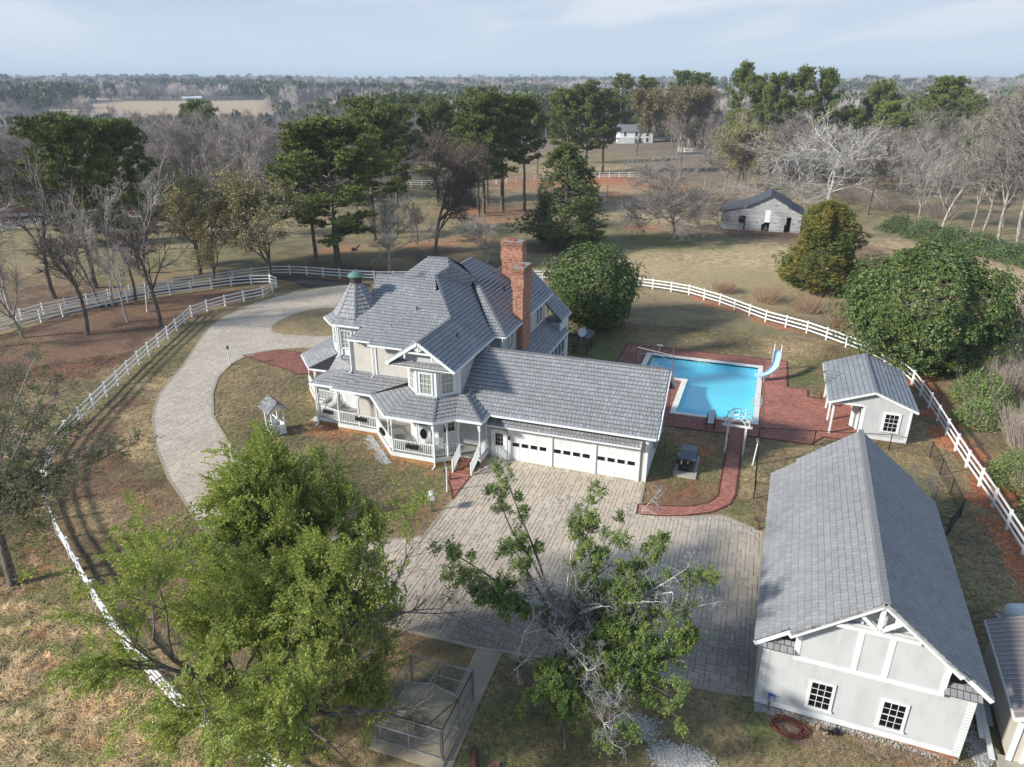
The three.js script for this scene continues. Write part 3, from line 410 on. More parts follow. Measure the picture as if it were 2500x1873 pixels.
// ---------- building helpers ----------
function rebase(g, base, turn = 0) { g.position.set(...base); g.children.forEach(c => { c.position.x -= base[0]; c.position.y -= base[1]; c.position.z -= base[2]; }); g.rotation.y = turn; return g; }
const upFace = f => polyNormal(f)[1] < 0 ? f.slice().reverse() : f;
function facing(f, n) { const q = polyNormal(f); return q[0] * n[0] + q[1] * n[1] + q[2] * n[2] < 0 ? f.slice().reverse() : f; }
const paneGeo = new Map(); function plane(w, h) { const k = w.toFixed(3) + h.toFixed(3); if (!paneGeo.has(k)) paneGeo.set(k, new THREE.PlaneGeometry(w, h)); return paneGeo.get(k); }
function win(parent, c, n, w, h, cols, rows, o = {}) {
  const g = sub(o.name || 'window', parent); g.position.set(...c); g.rotation.y = Math.atan2(n[0], n[2]);
  const F = o.frame ?? 0.1, f = new MB(); f.box(-w / 2 - F, h / 2, 0, w / 2 + F, h / 2 + F, 0.075); f.box(-w / 2 - F, -h / 2, 0, -w / 2, h / 2, 0.07); f.box(w / 2, -h / 2, 0, w / 2 + F, h / 2, 0.07);
  if (!o.noSill) f.box(-w / 2 - F - 0.03, -h / 2 - 0.08, 0, w / 2 + F + 0.03, -h / 2, 0.11); f.build('frame', M.white, g);
  const m = new MB(), t = 0.022; for (let i = 1; i < cols; i++) m.box(-w / 2 + w * i / cols - t / 2, -h / 2, 0.03, -w / 2 + w * i / cols + t / 2, h / 2, 0.052);
  for (let j = 1; j < rows; j++) { const tt = j * 2 === rows ? t * 2 : t; m.box(-w / 2, -h / 2 + h * j / rows - tt / 2, 0.031, w / 2, -h / 2 + h * j / rows + tt / 2, 0.053); } m.build('muntins', M.white, g);
  for (let j = 0; j < rows; j++) for (let i = 0; i < cols; i++) { const p = new THREE.Mesh(plane(w / cols - t, h / rows - t), o.curtain ? M.pane : M.glassDark); p.name = 'pane'; p.position.set(-w / 2 + w * (i + 0.5) / cols, -h / 2 + h * (j + 0.5) / rows, 0.04); g.add(p); }
  const b = new MB(); if (o.curtain) { const k = 24; for (let i = 0; i < k; i++) { const xa = -w / 2 + w * i / k, xb = -w / 2 + w * (i + 1) / k, za = 0.012 + 0.008 * Math.sin(i * 1.9), zb = 0.012 + 0.008 * Math.sin((i + 1) * 1.9); b.quad([xa, -h / 2, za], [xb, -h / 2, zb], [xb, h / 2, zb], [xa, h / 2, za]); } b.build('curtain', M.curtain, g); }
  else { b.quad([-w / 2, -h / 2, 0.024], [w / 2, -h / 2, 0.024], [w / 2, h / 2, 0.024], [-w / 2, h / 2, 0.024]); b.build('backing', M.voidDark, g); }
  return g;
}
function brickRun(list, o, u, w, y0, y1, n, seed) { // brick faces in running bond on a vertical wall
  const rnd = mulberry(seed), L = 0.205, H = 0.078; let r = 0; const turn = Math.atan2(n[0], n[2]);
  for (let y = y0; y < y1 - 0.02; y += H, r++) for (let s = (r % 2) * L / 2 - L / 2; s < w - 0.02; s += L) { const a = Math.max(0, s), b = Math.min(w, s + L); if (b - a < 0.04) continue; list.push({ p: [o[0] + u[0] * (a + b) / 2 + n[0] * 0.01, y + H / 2, o[1] + u[1] * (a + b) / 2 + n[2] * 0.01], t: turn, sx: (b - a) / L, k: rnd(), q: rnd() }); }
}
function laidBricks(list, parent, tint) {
  const im = new THREE.InstancedMesh(new THREE.BoxGeometry(0.194, 0.066, 0.03), mat([255, 255, 255], 0.9), list.length), d = new THREE.Object3D(), c = new THREE.Color();
  list.forEach((b, i) => { d.position.set(...b.p); d.rotation.set(0, b.t, 0); d.scale.set(b.sx, 1, 1); d.updateMatrix(); im.setMatrixAt(i, d.matrix); im.setColorAt(i, c.setRGB(...tint(b))); }); im.name = 'bricks'; im.userData.kind = 'stuff'; parent.add(im); return im;
}
const redBrick = b => { const k = 0.75 + 0.5 * b.k; const dk = b.q > 0.9 ? 0.55 : 1; return [0.47 * k * dk, 0.215 * k * dk, 0.14 * k * dk]; };
const orangeBrick = b => { const k = 0.75 + 0.5 * b.k; return [0.42 * k, (0.19 + 0.06 * b.q) * k, 0.09 * k]; };
const tileTint = (a, b) => o => { const k = lerp(a, b, o.sh) * (0.9 + 0.2 * fbm(o.c[0] * 0.5 + o.c[1], o.c[2] * 0.5, 3)); return [k, k, k * 1.01]; };
function roofSet(parent, faces, opts = {}) {
  const pieces = [], deck = new MB(); let sd = opts.seed ?? 1;
  for (const F of faces) { const f = upFace(F.f ?? F), n = polyNormal(f); deck.slab(f, n, opts.thick ?? 0.1); pieces.push(...courses(f, { ex: 0.315, wmin: 0.17, wmax: 0.3, seed: sd++, ...(opts.course || {}) })); }
  deck.build('roof_deck', M.deckRoof, parent); return pieces;
}
function ridge(mb, p, q, w = 0.24, seed = 1) { // a row of cap tiles
  const n = Math.max(1, Math.round(Math.hypot(q[0] - p[0], q[1] - p[1], q[2] - p[2]) / 0.28)), rnd = mulberry(seed);
  for (let i = 0; i < n; i++) { const a = i / n, b = (i + 1) / n, L = (t, h) => [lerp(p[0], q[0], t), lerp(p[1], q[1], t) + h, lerp(p[2], q[2], t)]; mb.bar(L(a, 0.045), L(b - 0.03 / n, 0.025), w * (0.9 + 0.15 * rnd()), 0.05); }
}
function sidingOn(parent, poly, hint, m = M.siding, name = 'siding', ex = 0.155, single = 0) {
  const f = facing(poly, hint), c = courses(f, { full: true, ex, t0: 0.05, t1: 0.004, gap: 0 });
  if (single) { c.forEach((o, i) => { const me = new THREE.Mesh(o.mb.geo(), m); me.name = 'siding_board'; parent.add(me); }); return; }
  const mb = new MB(); c.forEach(o => { for (const x of o.mb.p) mb.p.push(x); for (const x of o.mb.n) mb.n.push(x); for (const x of o.mb.u) mb.u.push(x); }); mb.build(name, m, parent);
}
function prism(pts, y0, y1) { const mb = new MB(); const cw = area2(pts) > 0 ? pts.slice().reverse() : pts; for (let i = 0; i < cw.length; i++) { const a = cw[i], b = cw[(i + 1) % cw.length]; mb.quad([a[0], y0, a[1]], [b[0], y0, b[1]], [b[0], y1, b[1]], [a[0], y1, a[1]]); } mb.concave(cw.map(a => [a[0], y1, a[1]]), [0, 1, 0]); return mb; }

// ---------- the house with its garage wing ----------
const house = thing('victorian_house', 'large white house with grey tiled roofs, turret, wraparound porch and garage wing', 'house');
{
  const H = house, S0 = z => 8.4 + 0.5 * (-44.85 - z);
  const core = new MB(); core.box(-27.2, 0, -61.4, -18.05, 6.3, -42.85); core.box(-18.1, 0, -58.5, -17.25, 6.4, -47.5); core.box(-21.85, 0, -44, -18.05, 6.5, -41.15); core.box(-18.05, 0, -48.6, -5, 3.3, -41.05); core.box(-17.3, 0, -61.4, -15.75, 4.2, -58.9); core.build('inner_walls', M.sidingPale, H);
  // --- roofs
  const faces = [
    // broad front slope in three mitred steps
    [[-29.1, 7.6, -43.25], [-26.2, 7.6, -43.25], [-23.2, 10.33, -48.7], [-22.37, 10.9, -49.85], [-22.78, 11.34, -50.73], [-24.54, 11.34, -50.73], [-25.65, 10.35, -48.75], [-27.95, 10.2, -48.45], [-27.55, 9.45, -46.95], [-27.35, 8.8, -45.65], [-28.4, 8.2, -44.45]],
    [[-27.06, 7.05, -42.05], [-25.0, 7.05, -42.05], [-22.2, 9.62, -47.1], [-23.07, 10.45, -48.85], [-23.3, 10.45, -48.85]],
    [[-25.2, 6.95, -41.75], [-22.3, 6.95, -41.75], [-20.1, 8.5, -44.85], [-22.08, 9.75, -47.35], [-22.45, 9.52, -46.88]],
    // front gable wing, right then left slope
    [[-17.6, 6.67, -39.45], [-17.6, 6.67, -48.6], [-21.2, 9.11, -53], [-23.28, 10.53, -51.2], [-23.28, 10.53, -49.05], [-23.05, 10.38, -48.75], [-20.15, 8.42, -44.8], [-20.15, 8.42, -39.45]],
    [[-22.55, 6.78, -39.45], [-20.15, 8.42, -39.45], [-20.15, 8.42, -45], [-22.55, 6.78, -42]],
    // small slopes towards the ridge
    [[-23.05, 10.4, -48.85], [-21.2, 9.15, -51.2], [-22.37, 10.88, -49.83]], [[-22.37, 10.88, -49.83], [-21.2, 9.15, -51.2], [-20.95, 9.62, -51.85]], [[-22.37, 10.88, -49.83], [-20.95, 9.62, -51.85], [-22.78, 11.34, -50.73]],
    [[-17.72, 6.72, -46.96], [-21.25, 9.62, -51.9], [-21.25, 8.9, -51.95], [-17.72, 6.3, -47.0]],
    // hipped bay behind the garage
    [[-17.7, 6.72, -46.95], [-16.72, 6.72, -47.05], [-20.88, 9.58, -51.75], [-21.25, 9.62, -51.9]],
    [[-16.72, 6.72, -47.05], [-16.72, 6.72, -59.7], [-19.7, 8.75, -56.9], [-22.4, 10.58, -54.8], [-22.4, 10.58, -52.4], [-20.88, 9.58, -51.75]],
    // rear wing and the low rear porch
    [[-15.5, 4.5, -58.7], [-15.5, 4.5, -61.7], [-20.6, 9.45, -61.7], [-20.6, 9.45, -55], [-17.2, 6.15, -58.7]],
    [[-15.2, 3.3, -50.6], [-15.2, 3.3, -59.95], [-17.2, 4.5, -59.2], [-17.2, 4.5, -50.6]],
    [[-20.6, 9.45, -61.7], [-26, 5, -61.7], [-26, 5, -55], [-20.6, 9.45, -55]],
    [[-24.54, 11.34, -50.73], [-22.78, 11.34, -50.73], [-21, 8.5, -56], [-26.5, 8.0, -56]], [[-27.95, 10.2, -48.45], [-25.65, 10.2, -48.45], [-25.3, 7.5, -54], [-28.2, 7.5, -54]],
    // garage
    [[-18.0, 3.45, -40.55], [-4.35, 3.45, -40.55], [-4.35, 6.5, -44.9], [-18.0, 6.5, -44.9]], [[-18.0, 6.5, -44.9], [-4.35, 6.5, -44.9], [-4.35, 3.45, -49.25], [-18.0, 3.45, -49.25]],
    // porch roofs
    [[-22.2, 3.45, -38.05], [-18.6, 3.45, -38.1], [-19.2, 4.4, -40], [-20.68, 4.4, -40]], [[-24.8, 3.45, -40.8], [-22.2, 3.45, -38.05], [-20.68, 4.4, -40], [-21.8, 4.4, -41.15]], [[-18.6, 3.45, -38.1], [-17.45, 3.45, -39.1], [-18.1, 4.4, -41.05], [-19.2, 4.4, -40]],
    [[-17.45, 3.45, -39.15], [-15.6, 3.45, -39.15], [-17.5, 4.4, -41.05], [-18.1, 4.4, -41.05]], [[-15.6, 3.45, -39.15], [-15.6, 3.45, -41.2], [-17.5, 4.4, -42.4], [-17.5, 4.4, -41.05]],
    [[-28.1, 3.5, -40.85], [-24.75, 3.5, -40.85], [-21.85, 4.35, -42.55], [-25.26, 4.35, -42.55]], [[-30.2, 3.45, -41.3], [-27.2, 3.45, -41.3], [-25.2, 4.34, -42.7], [-27.3, 4.34, -42.9]],
    [[-30.3, 3.45, -43.95], [-30.2, 3.45, -41.3], [-27.3, 4.36, -42.9]], [[-32, 3.45, -43.9], [-30.3, 3.45, -43.95], [-29.2, 5, -43.8]], [[-30.3, 3.45, -43.95], [-27.3, 4.38, -42.9], [-29.2, 5, -43.8]], [[-27.3, 4.38, -42.9], [-27.3, 5.0, -43.72], [-29.2, 5, -43.8]],
    [[-34.3, 3.45, -46.3], [-32, 3.45, -43.9], [-29.2, 5, -43.8], [-30.35, 5, -44.95]], [[-34.3, 3.45, -50], [-34.3, 3.45, -46.3], [-30.35, 5, -44.95], [-30.35, 5, -50]],
    // pent roof over the garage doors and the strip under the front gable
    [[-15.75, 2.72, -40.38], [-5.25, 2.72, -40.38], [-5.25, 3.02, -40.95], [-15.75, 3.02, -40.95]], [[-22.35, 6.62, -39.5], [-17.95, 6.62, -39.5], [-18.0, 6.92, -39.94], [-22.3, 6.92, -39.94]],
  ];
  // turret cone (octagonal, flared at the eave)
  const tc = [-28.15, -45.65], ring = (r, y) => Array.from({ length: 8 }, (_, i) => { const a = (i + 0.5) * Math.PI / 4; return [tc[0] + r / Math.cos(Math.PI / 8) * Math.sin(a), y, tc[1] + r / Math.cos(Math.PI / 8) * Math.cos(a)]; });
  const r0 = ring(2.42, 7.55), r1 = ring(1.75, 8.0), r2 = ring(0.40, 10.2);
  for (let i = 0; i < 8; i++) { const j = (i + 1) % 8; faces.push([r0[i], r0[j], r1[j], r1[i]], [r1[i], r1[j], r2[j], r2[i]]); }
  const shut = new MB(); for (const z of [-48.86, -49.9, -51.5]) shut.quad([-23.1, 6.2, z], [-17.8, 6.2, z], [-17.8, 6.5, z], [-23.1, 10.05, z]); shut.quad([-23.1, 7, -48.8], [-23.1, 7, -52], [-23.1, 10.2, -52], [-23.1, 10.1, -48.9]); shut.build('roof_underside', M.deckRoof, H);
  let pieces = roofSet(H, faces, { seed: 20 });
  lay(pieces, 'roof_tile', 'roof_tiles', mat([255, 255, 255], 0.6, { map: speckle }), H, 300, o => { const k = (0.32 + 0.07 * o.sh) * (0.88 + 0.24 * fbm(o.c[0] * 0.5 + o.c[1], o.c[2] * 0.5, 3)); return [k * 0.99, k, k * 1.035]; });
  const cap = new MB(); ridge(cap, [-18, 6.5, -44.9], [-4.35, 6.5, -44.9]); ridge(cap, [-20.15, 8.42, -39.45], [-20.15, 8.42, -44.8]); ridge(cap, [-20.15, 8.45, -44.85], [-23.05, 10.4, -48.85], 0.2); ridge(cap, [-24.54, 11.34, -50.73], [-22.78, 11.34, -50.73]); ridge(cap, [-16.72, 6.72, -47.05], [-20.88, 9.58, -51.75], 0.2); ridge(cap, [-22.4, 10.58, -52.4], [-22.4, 10.58, -54.8]); ridge(cap, [-25.65, 10.2, -48.5], [-27.95, 10.2, -48.5]);
  ridge(cap, [-18.6, 3.45, -38.1], [-19.2, 4.4, -40], 0.16); ridge(cap, [-15.6, 3.45, -39.15], [-17.5, 4.4, -41.05], 0.16); for (let i = 0; i < 8; i++) ridge(cap, r1[i], r2[i], 0.12);
  cap.build('ridge_tiles', mat([112, 114, 118], 0.6), H, 'stuff');
  const ck = new MB(), cc = new MB(); ck.tube([tc[0], 10.1, tc[1]], [tc[0], 10.72, tc[1]], 0.44, 0.42, 8); ck.build('turret_neck', M.neck, H);
  for (let i = 0; i < 16; i++) { const a = i / 16 * 6.2832, b = (i + 1) / 16 * 6.2832, P = (r, y, t) => [tc[0] + r * Math.sin(t), y, tc[1] + r * Math.cos(t)]; cc.quad(P(0.6, 10.68, a), P(0.6, 10.68, b), P(0.62, 10.76, b), P(0.62, 10.76, a)); cc.quad(P(0.62, 10.76, a), P(0.62, 10.76, b), P(0.38, 10.98, b), P(0.38, 10.98, a)); cc.quad(P(0.38, 10.98, a), P(0.38, 10.98, b), P(0.03, 11.12, b), P(0.03, 11.12, a)); cc.tri(P(0.6, 10.68, b), P(0.6, 10.68, a), [tc[0], 10.7, tc[1]]); } cc.build('copper_cap', M.copper, H);
  // --- fascias, gutters, rake boards
  const gu = (list, w = 0.11, h = 0.12, name = 'gutter') => { const g = new MB(); for (const [p, q] of list) g.bar(p, q, w, h); g.build(name, M.gutter, H); };
  gu([[[-15.6, 3.38, -40.5], [-4.35, 3.38, -40.5]]]); gu([[[-29.1, 7.52, -43.2], [-26.7, 7.52, -43.2]], [[-30.6, 7.5, -44.62], [-29.1, 7.52, -43.2]], [[-30.6, 7.5, -44.62], [-30.6, 7.5, -46.6]]]); gu([[[-27.1, 6.97, -42.0], [-25.2, 6.97, -42.0]]]); gu([[[-25.25, 6.86, -41.7], [-22.5, 6.86, -41.7]]]);
  gu([[[-17.55, 6.6, -39.45], [-17.55, 6.6, -46.95]], [[-17.6, 6.63, -46.95], [-16.7, 6.63, -47]], [[-16.67, 6.63, -47.0], [-16.67, 6.63, -59.7]]]); gu([[[-15.15, 3.22, -53], [-15.15, 3.22, -59.95]], [[-15.45, 4.42, -58.7], [-15.45, 4.42, -61.7]]]);
  const pe = [[-15.58, 3.38, -40.7], [-15.58, 3.38, -39.12], [-17.45, 3.38, -39.07], [-18.6, 3.38, -38.06], [-22.2, 3.38, -38.0], [-24.82, 3.38, -40.8], [-28.12, 3.42, -40.8], [-28.12, 3.38, -41.26], [-30.22, 3.38, -41.26], [-30.32, 3.38, -43.88], [-32, 3.38, -43.86], [-34.32, 3.38, -46.28], [-34.32, 3.38, -49]]; gu(pe.slice(1).map((q, i) => [pe[i], q]), 0.11, 0.15, 'porch_fascia');
  const rk = new MB(); rk.bar([-22.6, 6.66, -39.42], [-20.15, 8.32, -39.42], 0.06, 0.2); rk.bar([-20.15, 8.32, -39.42], [-17.55, 6.56, -39.42], 0.06, 0.2); rk.bar([-4.3, 3.36, -40.55], [-4.3, 6.4, -44.9], 0.05, 0.18, [1, 0, 0]); rk.bar([-4.3, 6.4, -44.9], [-4.3, 3.36, -49.2], 0.05, 0.18, [1, 0, 0]); rk.bar([-15.45, 4.4, -61.74], [-20.6, 9.35, -61.74], 0.05, 0.18); rk.build('rake_board', M.white, H);
  const pr = new MB(); pr.bar([-15.75, 2.68, -40.36], [-5.25, 2.68, -40.36], 0.05, 0.1); pr.box(-5.3, 2.6, -40.95, -5.24, 2.98, -40.4); pr.box(-15.78, 2.6, -40.95, -15.74, 2.98, -40.4); pr.build('pent_fascia', M.white, H);
  // gable ornament: collar, king post, spokes and brackets
  const go = new MB(), gz = -39.5; go.bar([-21.15, 7.62, gz], [-19.15, 7.62, gz], 0.08, 0.13); go.bar([-20.15, 7.68, gz], [-20.15, 8.2, gz], 0.08, 0.1, [0, 0, 1]); for (const s of [-1, 1]) { go.bar([-20.15, 7.7, gz], [-20.15 + s * 0.42, 8.02, gz], 0.07, 0.07); go.bar([-20.15, 7.7, gz], [-20.15 + s * 0.22, 8.15, gz], 0.07, 0.07); go.bar([-20.15 + s * 1.0, 7.2, gz + 0.02], [-20.15 + s * 1.0, 7.58, gz + 0.02], 0.12, 0.12, [0, 0, 1]); go.bar([-20.15 + s * 1.0, 7.3, -39.95], [-20.15 + s * 1.0, 7.5, gz], 0.1, 0.1); } go.build('gable_ornament', M.white, H);
  sidingOn(H, [[-22.25, 6.8, -39.95], [-18.05, 6.8, -39.95], [-20.15, 8.22, -39.95]], [0, 0, 1], M.sidingPale, 'gable_shingles', 0.13);
  const sf = new MB(); sf.box(-22.4, 6.5, -41.2, -17.75, 6.58, -39.52); sf.build('gable_soffit', M.white, H);
  // --- upper walls
  sidingOn(H, [[-25.25, 3.9, -42.55], [-21.6, 3.9, -42.55], [-21.6, 6.85, -42.55], [-25.25, 6.85, -42.55]], [0, 0, 1]); sidingOn(H, [[-27.25, 3.9, -42.75], [-25.25, 3.9, -42.75], [-25.25, 7.0, -42.75], [-27.25, 7.0, -42.75]], [0, 0, 1]);
  sidingOn(H, [[-18.02, 3.0, -41.1], [-18.02, 3.0, -47.4], [-18.02, 6.65, -47.4], [-18.02, 6.65, -41.1]], [1, 0, 0]); sidingOn(H, [[-18.02, 4, -47.45], [-17.15, 4, -47.45], [-17.15, 6.7, -47.45], [-18.02, 6.7, -47.45]], [0, 0, 1]); sidingOn(H, [[-17.15, 4, -47.45], [-17.15, 4, -58.6], [-17.15, 6.7, -58.6], [-17.15, 6.7, -47.45]], [1, 0, 0]);
  const bo = new MB(), cbd = (x, y0, z, y1, w = 0.17, d = 0.06) => bo.cbox(x, (y0 + y1) / 2, z, w, y1 - y0, d + 0.06); cbd(-27.2, 4.1, -42.75, 6.95); cbd(-25.3, 4.1, -42.6, 6.9); cbd(-25.15, 4.1, -42.52, 6.8); cbd(-17.15, 4, -47.45, 6.65, 0.16, 0.12); cbd(-17.95, 4.2, -41.1, 6.6, 0.16, 0.1); cbd(-17.13, 4.4, -58.55, 6.6, 0.14, 0.14); cbd(-17.13, 4.4, -52.95, 6.6, 0.14, 0.14); bo.build('corner_boards', M.white, H);
  const fr = new MB(); fr.box(-25.25, 6.62, -42.56, -21.7, 6.85, -42.46); fr.box(-27.25, 6.78, -42.76, -25.25, 7.0, -42.66); for (let x = -27; x < -21.8; x += 0.22) fr.box(x, 6.72, -42.5, x + 0.1, 6.8, -42.36); fr.build('frieze_board', M.white, H);
  // turret
  const tw = ring(1.9, 0).map(a => [a[0], a[2]]); const tm = prism(tw, 0.3, 7.5); tm.build('turret_wall', M.white, H); const tt = new MB(); for (let i = 0; i < 8; i++) { const a = tw[i], b = tw[(i + 1) % 8]; tt.bar([a[0], 4, a[1]], [a[0], 7.5, a[1]], 0.12, 0.12, [0, 0, 1]); tt.bar([a[0], 7.25, a[1]], [b[0], 7.25, b[1]], 0.14, 0.3); tt.bar([a[0], 4.95, a[1]], [b[0], 4.95, b[1]], 0.1, 0.14); for (let k = 1; k < 9; k++) tt.cbox(lerp(a[0], b[0], k / 9) * 1, 7.35, lerp(a[1], b[1], k / 9), 0.2, 0.1, 0.2); } tt.build('turret_trim', M.trim, H);
  win(H, [-28.2, 6.3, -43.74], [0, 0, 1], 0.78, 1.32, 3, 4, { curtain: true }); win(H, [tc[0] - 1.9 * 0.7071 - 0.01, 6.3, tc[1] + 1.9 * 0.7071 + 0.01], [-1, 0, 1], 0.78, 1.32, 3, 4, { curtain: true }); win(H, [tc[0] - 1.91, 6.3, tc[1]], [-1, 0, 0], 0.78, 1.32, 3, 4, { curtain: true });
  // two-storey octagonal bay
  const bay = [[-21.78, -41.13], [-20.66, -40], [-19.2, -40], [-18.07, -41.13], [-18.07, -42.6], [-21.78, -42.6]]; prism(bay, 0.5, 6.55).build('bay_wall', M.white, H);
  const bt = new MB(); for (let i = 0; i < 4; i++) { const a = bay[i]; bt.bar([a[0], 0.6, a[1]], [a[0], 6.5, a[1]], 0.13, 0.13, [0, 0, 1]); if (i < 3) { const b = bay[i + 1]; bt.bar([a[0], 6.38, a[1]], [b[0], 6.38, b[1]], 0.12, 0.22); bt.bar([a[0], 4.45, a[1]], [b[0], 4.45, b[1]], 0.1, 0.2); for (const f of [0.16, 0.84]) bt.bar([lerp(a[0], b[0], f), 4.5, lerp(a[1], b[1], f)], [lerp(a[0], b[0], f), 6.3, lerp(a[1], b[1], f)], 0.05, 0.07, [0, 0, 1]); } } bt.build('bay_trim', M.trim, H);
  win(H, [-19.93, 5.3, -39.99], [0, 0, 1], 0.82, 1.42, 3, 4, { curtain: true }); win(H, [-18.63, 5.3, -40.56], [0.707, 0, 0.707], 0.82, 1.42, 3, 4, { curtain: true }); win(H, [-21.23, 5.3, -40.56], [-0.707, 0, 0.707], 0.82, 1.42, 3, 4, { curtain: true });
  win(H, [-18.63, 2.35, -40.56], [0.707, 0, 0.707], 0.8, 1.3, 3, 4); win(H, [-21.23, 2.35, -40.56], [-0.707, 0, 0.707], 0.8, 1.3, 3, 4);
  // oval window on the side bay and the rear pair
  { const g = sub('oval_window', H); g.position.set(-17.1, 5.75, -49.3); g.rotation.y = Math.PI / 2; const f = new MB(), mu = new MB(), gl = new MB(), N = 20; const P = (k, a) => [0.42 * k * Math.cos(a), 0.72 * k * Math.sin(a), 0.05]; for (let i = 0; i < N; i++) { const a = i / N * 6.2832, b = (i + 1) / N * 6.2832; f.bar(P(1.1, a), P(1.1, b), 0.12, 0.12, [0, 0, 1]); mu.bar(P(0.5, a), P(0.5, b), 0.03, 0.03, [0, 0, 1]); gl.tri([0, 0, 0.03], [P(1, a)[0], P(1, a)[1], 0.03], [P(1, b)[0], P(1, b)[1], 0.03]); } for (let i = 0; i < 8; i++) mu.bar(P(0.02, i * 0.7854), P(1, i * 0.7854), 0.03, 0.03, [0, 0, 1]); f.build('frame', M.white, g); mu.build('muntins', M.white, g); gl.build('pane', M.glassDark, g); }
  win(H, [-17.12, 5.45, -56.4], [1, 0, 0], 0.62, 1.3, 2, 4); win(H, [-17.12, 5.45, -57.3], [1, 0, 0], 0.62, 1.3, 2, 4);
  // rear screened porch
  const rp = new MB(), rs = new MB(); rp.box(-17, 0, -59.8, -15.5, 0.5, -52.8); for (let z = -59.7; z <= -52.8; z += 1.15) rp.cbox(-15.5, 1.7, z, 0.14, 3.1, 0.14); rp.box(-15.58, 3.05, -59.8, -15.42, 3.25, -52.8); rp.box(-15.56, 1.3, -59.8, -15.46, 1.4, -52.8); rp.box(-15.72, 0, -61.5, -15.62, 4.35, -58.7); rp.build('screen_porch_frame', M.white, H); rs.box(-15.6, 0.5, -59.7, -15.56, 3.05, -52.85); rs.build('screen', mat([70, 76, 84], 0.6), H); win(H, [-15.6, 2.9, -60.3], [1, 0, 0], 0.7, 1.2, 2, 4);
  // --- garage walls
  sidingOn(H, [[-15.9, 0, -41], [-4.95, 0, -41], [-4.95, 3.4, -41], [-15.9, 3.4, -41]], [0, 0, 1]); sidingOn(H, [[-4.95, 0, -41], [-4.95, 0, -48.8], [-4.95, 3.55, -48.8], [-4.95, 6.35, -44.9], [-4.95, 3.55, -41]], [1, 0, 0], M.white, 'garage_side_siding');
  const gf = new MB(); gf.box(-5.05, 0.05, -41.05, -4.86, 3.38, -40.9); gf.box(-5.05, 0.05, -48.85, -4.86, 3.38, -48.7); gf.box(-15.6, 3.2, -40.98, -4.9, 3.36, -40.86); for (let x = -15.4; x < -5; x += 0.2) gf.box(x, 3.24, -40.86, x + 0.09, 3.32, -40.78); gf.box(-4.93, 0.12, -48.8, -4.86, 0.36, -41); gf.build('garage_trim', M.white, H);
  const bf = []; brickRun(bf, [-4.92, -41.02], [0, -1], 7.8, -0.1, 0.12, [1, 0, 0], 3);
  // garage doors: surround, panelled leaf, four lights each
  for (const [xa, xb] of [[-14.13, -11.55], [-11.2, -8.55], [-8.2, -5.55]]) {
    const d = sub('garage_door', H), leaf = new MB(), pan = new MB(), w = xb - xa, h = 2.25; leaf.box(xa, 0.03, -40.98, xb, h, -40.93); leaf.build('leaf', M.white, d);
    const g = 0.05; for (let r = 0; r < 4; r++) for (let c = 0; c < 4; c++) { const x0 = xa + w * c / 4 + g, x1 = xa + w * (c + 1) / 4 - g, y0 = 0.05 + (h - 0.05) * r / 4 + 0.05, y1 = 0.05 + (h - 0.05) * (r + 1) / 4 - 0.05; if (r === 2) continue; pan.box(x0, y0, -40.93, x1, y1, -40.918); } pan.build('panels', M.white, d);
    for (let c = 0; c < 4; c++) { const x0 = xa + w * c / 4 + 0.085, x1 = xa + w * (c + 1) / 4 - 0.085; const p = new MB(); p.box(x0, 1.1, -40.93, x1, 1.39, -40.922); p.build('pane', M.glassDark, d); const f = new MB(); f.box(x0 - 0.03, 1.39, -40.93, x1 + 0.03, 1.42, -40.912); f.box(x0 - 0.03, 1.07, -40.93, x1 + 0.03, 1.1, -40.912); f.box(x0 - 0.03, 1.1, -40.93, x0, 1.39, -40.912); f.box(x1, 1.1, -40.93, x1 + 0.03, 1.39, -40.912); f.build('pane_frame', M.white, d); }
  }
  const gs = new MB(); for (const [xa, xb] of [[-14.36, -14.13], [-11.55, -11.2], [-8.55, -8.2], [-5.55, -5.32]]) gs.box(xa, 0.02, -40.98, xb, 2.25, -40.84); gs.box(-14.36, 2.25, -40.98, -5.32, 2.58, -40.84); gs.box(-15.62, 2.58, -40.98, -5.3, 2.66, -40.7); gs.build('door_surround', M.white, H);
  { const d = sub('side_door', H), f = new MB(), l = new MB(); f.box(-15.6, 0.02, -40.98, -15.44, 2.2, -40.88); f.box(-14.6, 0.02, -40.98, -14.45, 2.2, -40.88); f.box(-15.6, 2.06, -40.98, -14.45, 2.2, -40.87); f.build('frame', M.white, d); l.box(-15.44, 0.03, -40.97, -14.6, 2.06, -40.93); l.build('leaf', M.white, d); for (let r = 0; r < 3; r++) for (let c = 0; c < 3; c++) { const p = new MB(); p.box(-15.3 + c * 0.19, 0.98 + r * 0.31, -40.93, -15.13 + c * 0.19, 1.27 + r * 0.31, -40.924); p.build('pane', M.glassDark, d); } const k = new MB(); k.cbox(-14.68, 0.95, -40.9, 0.05, 0.05, 0.06); k.build('handle', M.black, d); }
  { const l = new MB(); l.cbox(-14.25, 1.72, -40.76, 0.11, 0.2, 0.11); l.tube([-14.25, 1.82, -40.76], [-14.25, 1.94, -40.76], 0.08, 0.01, 6); l.bar([-14.25, 1.75, -40.84], [-14.25, 1.6, -40.76], 0.03, 0.03); l.build('wall_lantern', M.iron, H); }
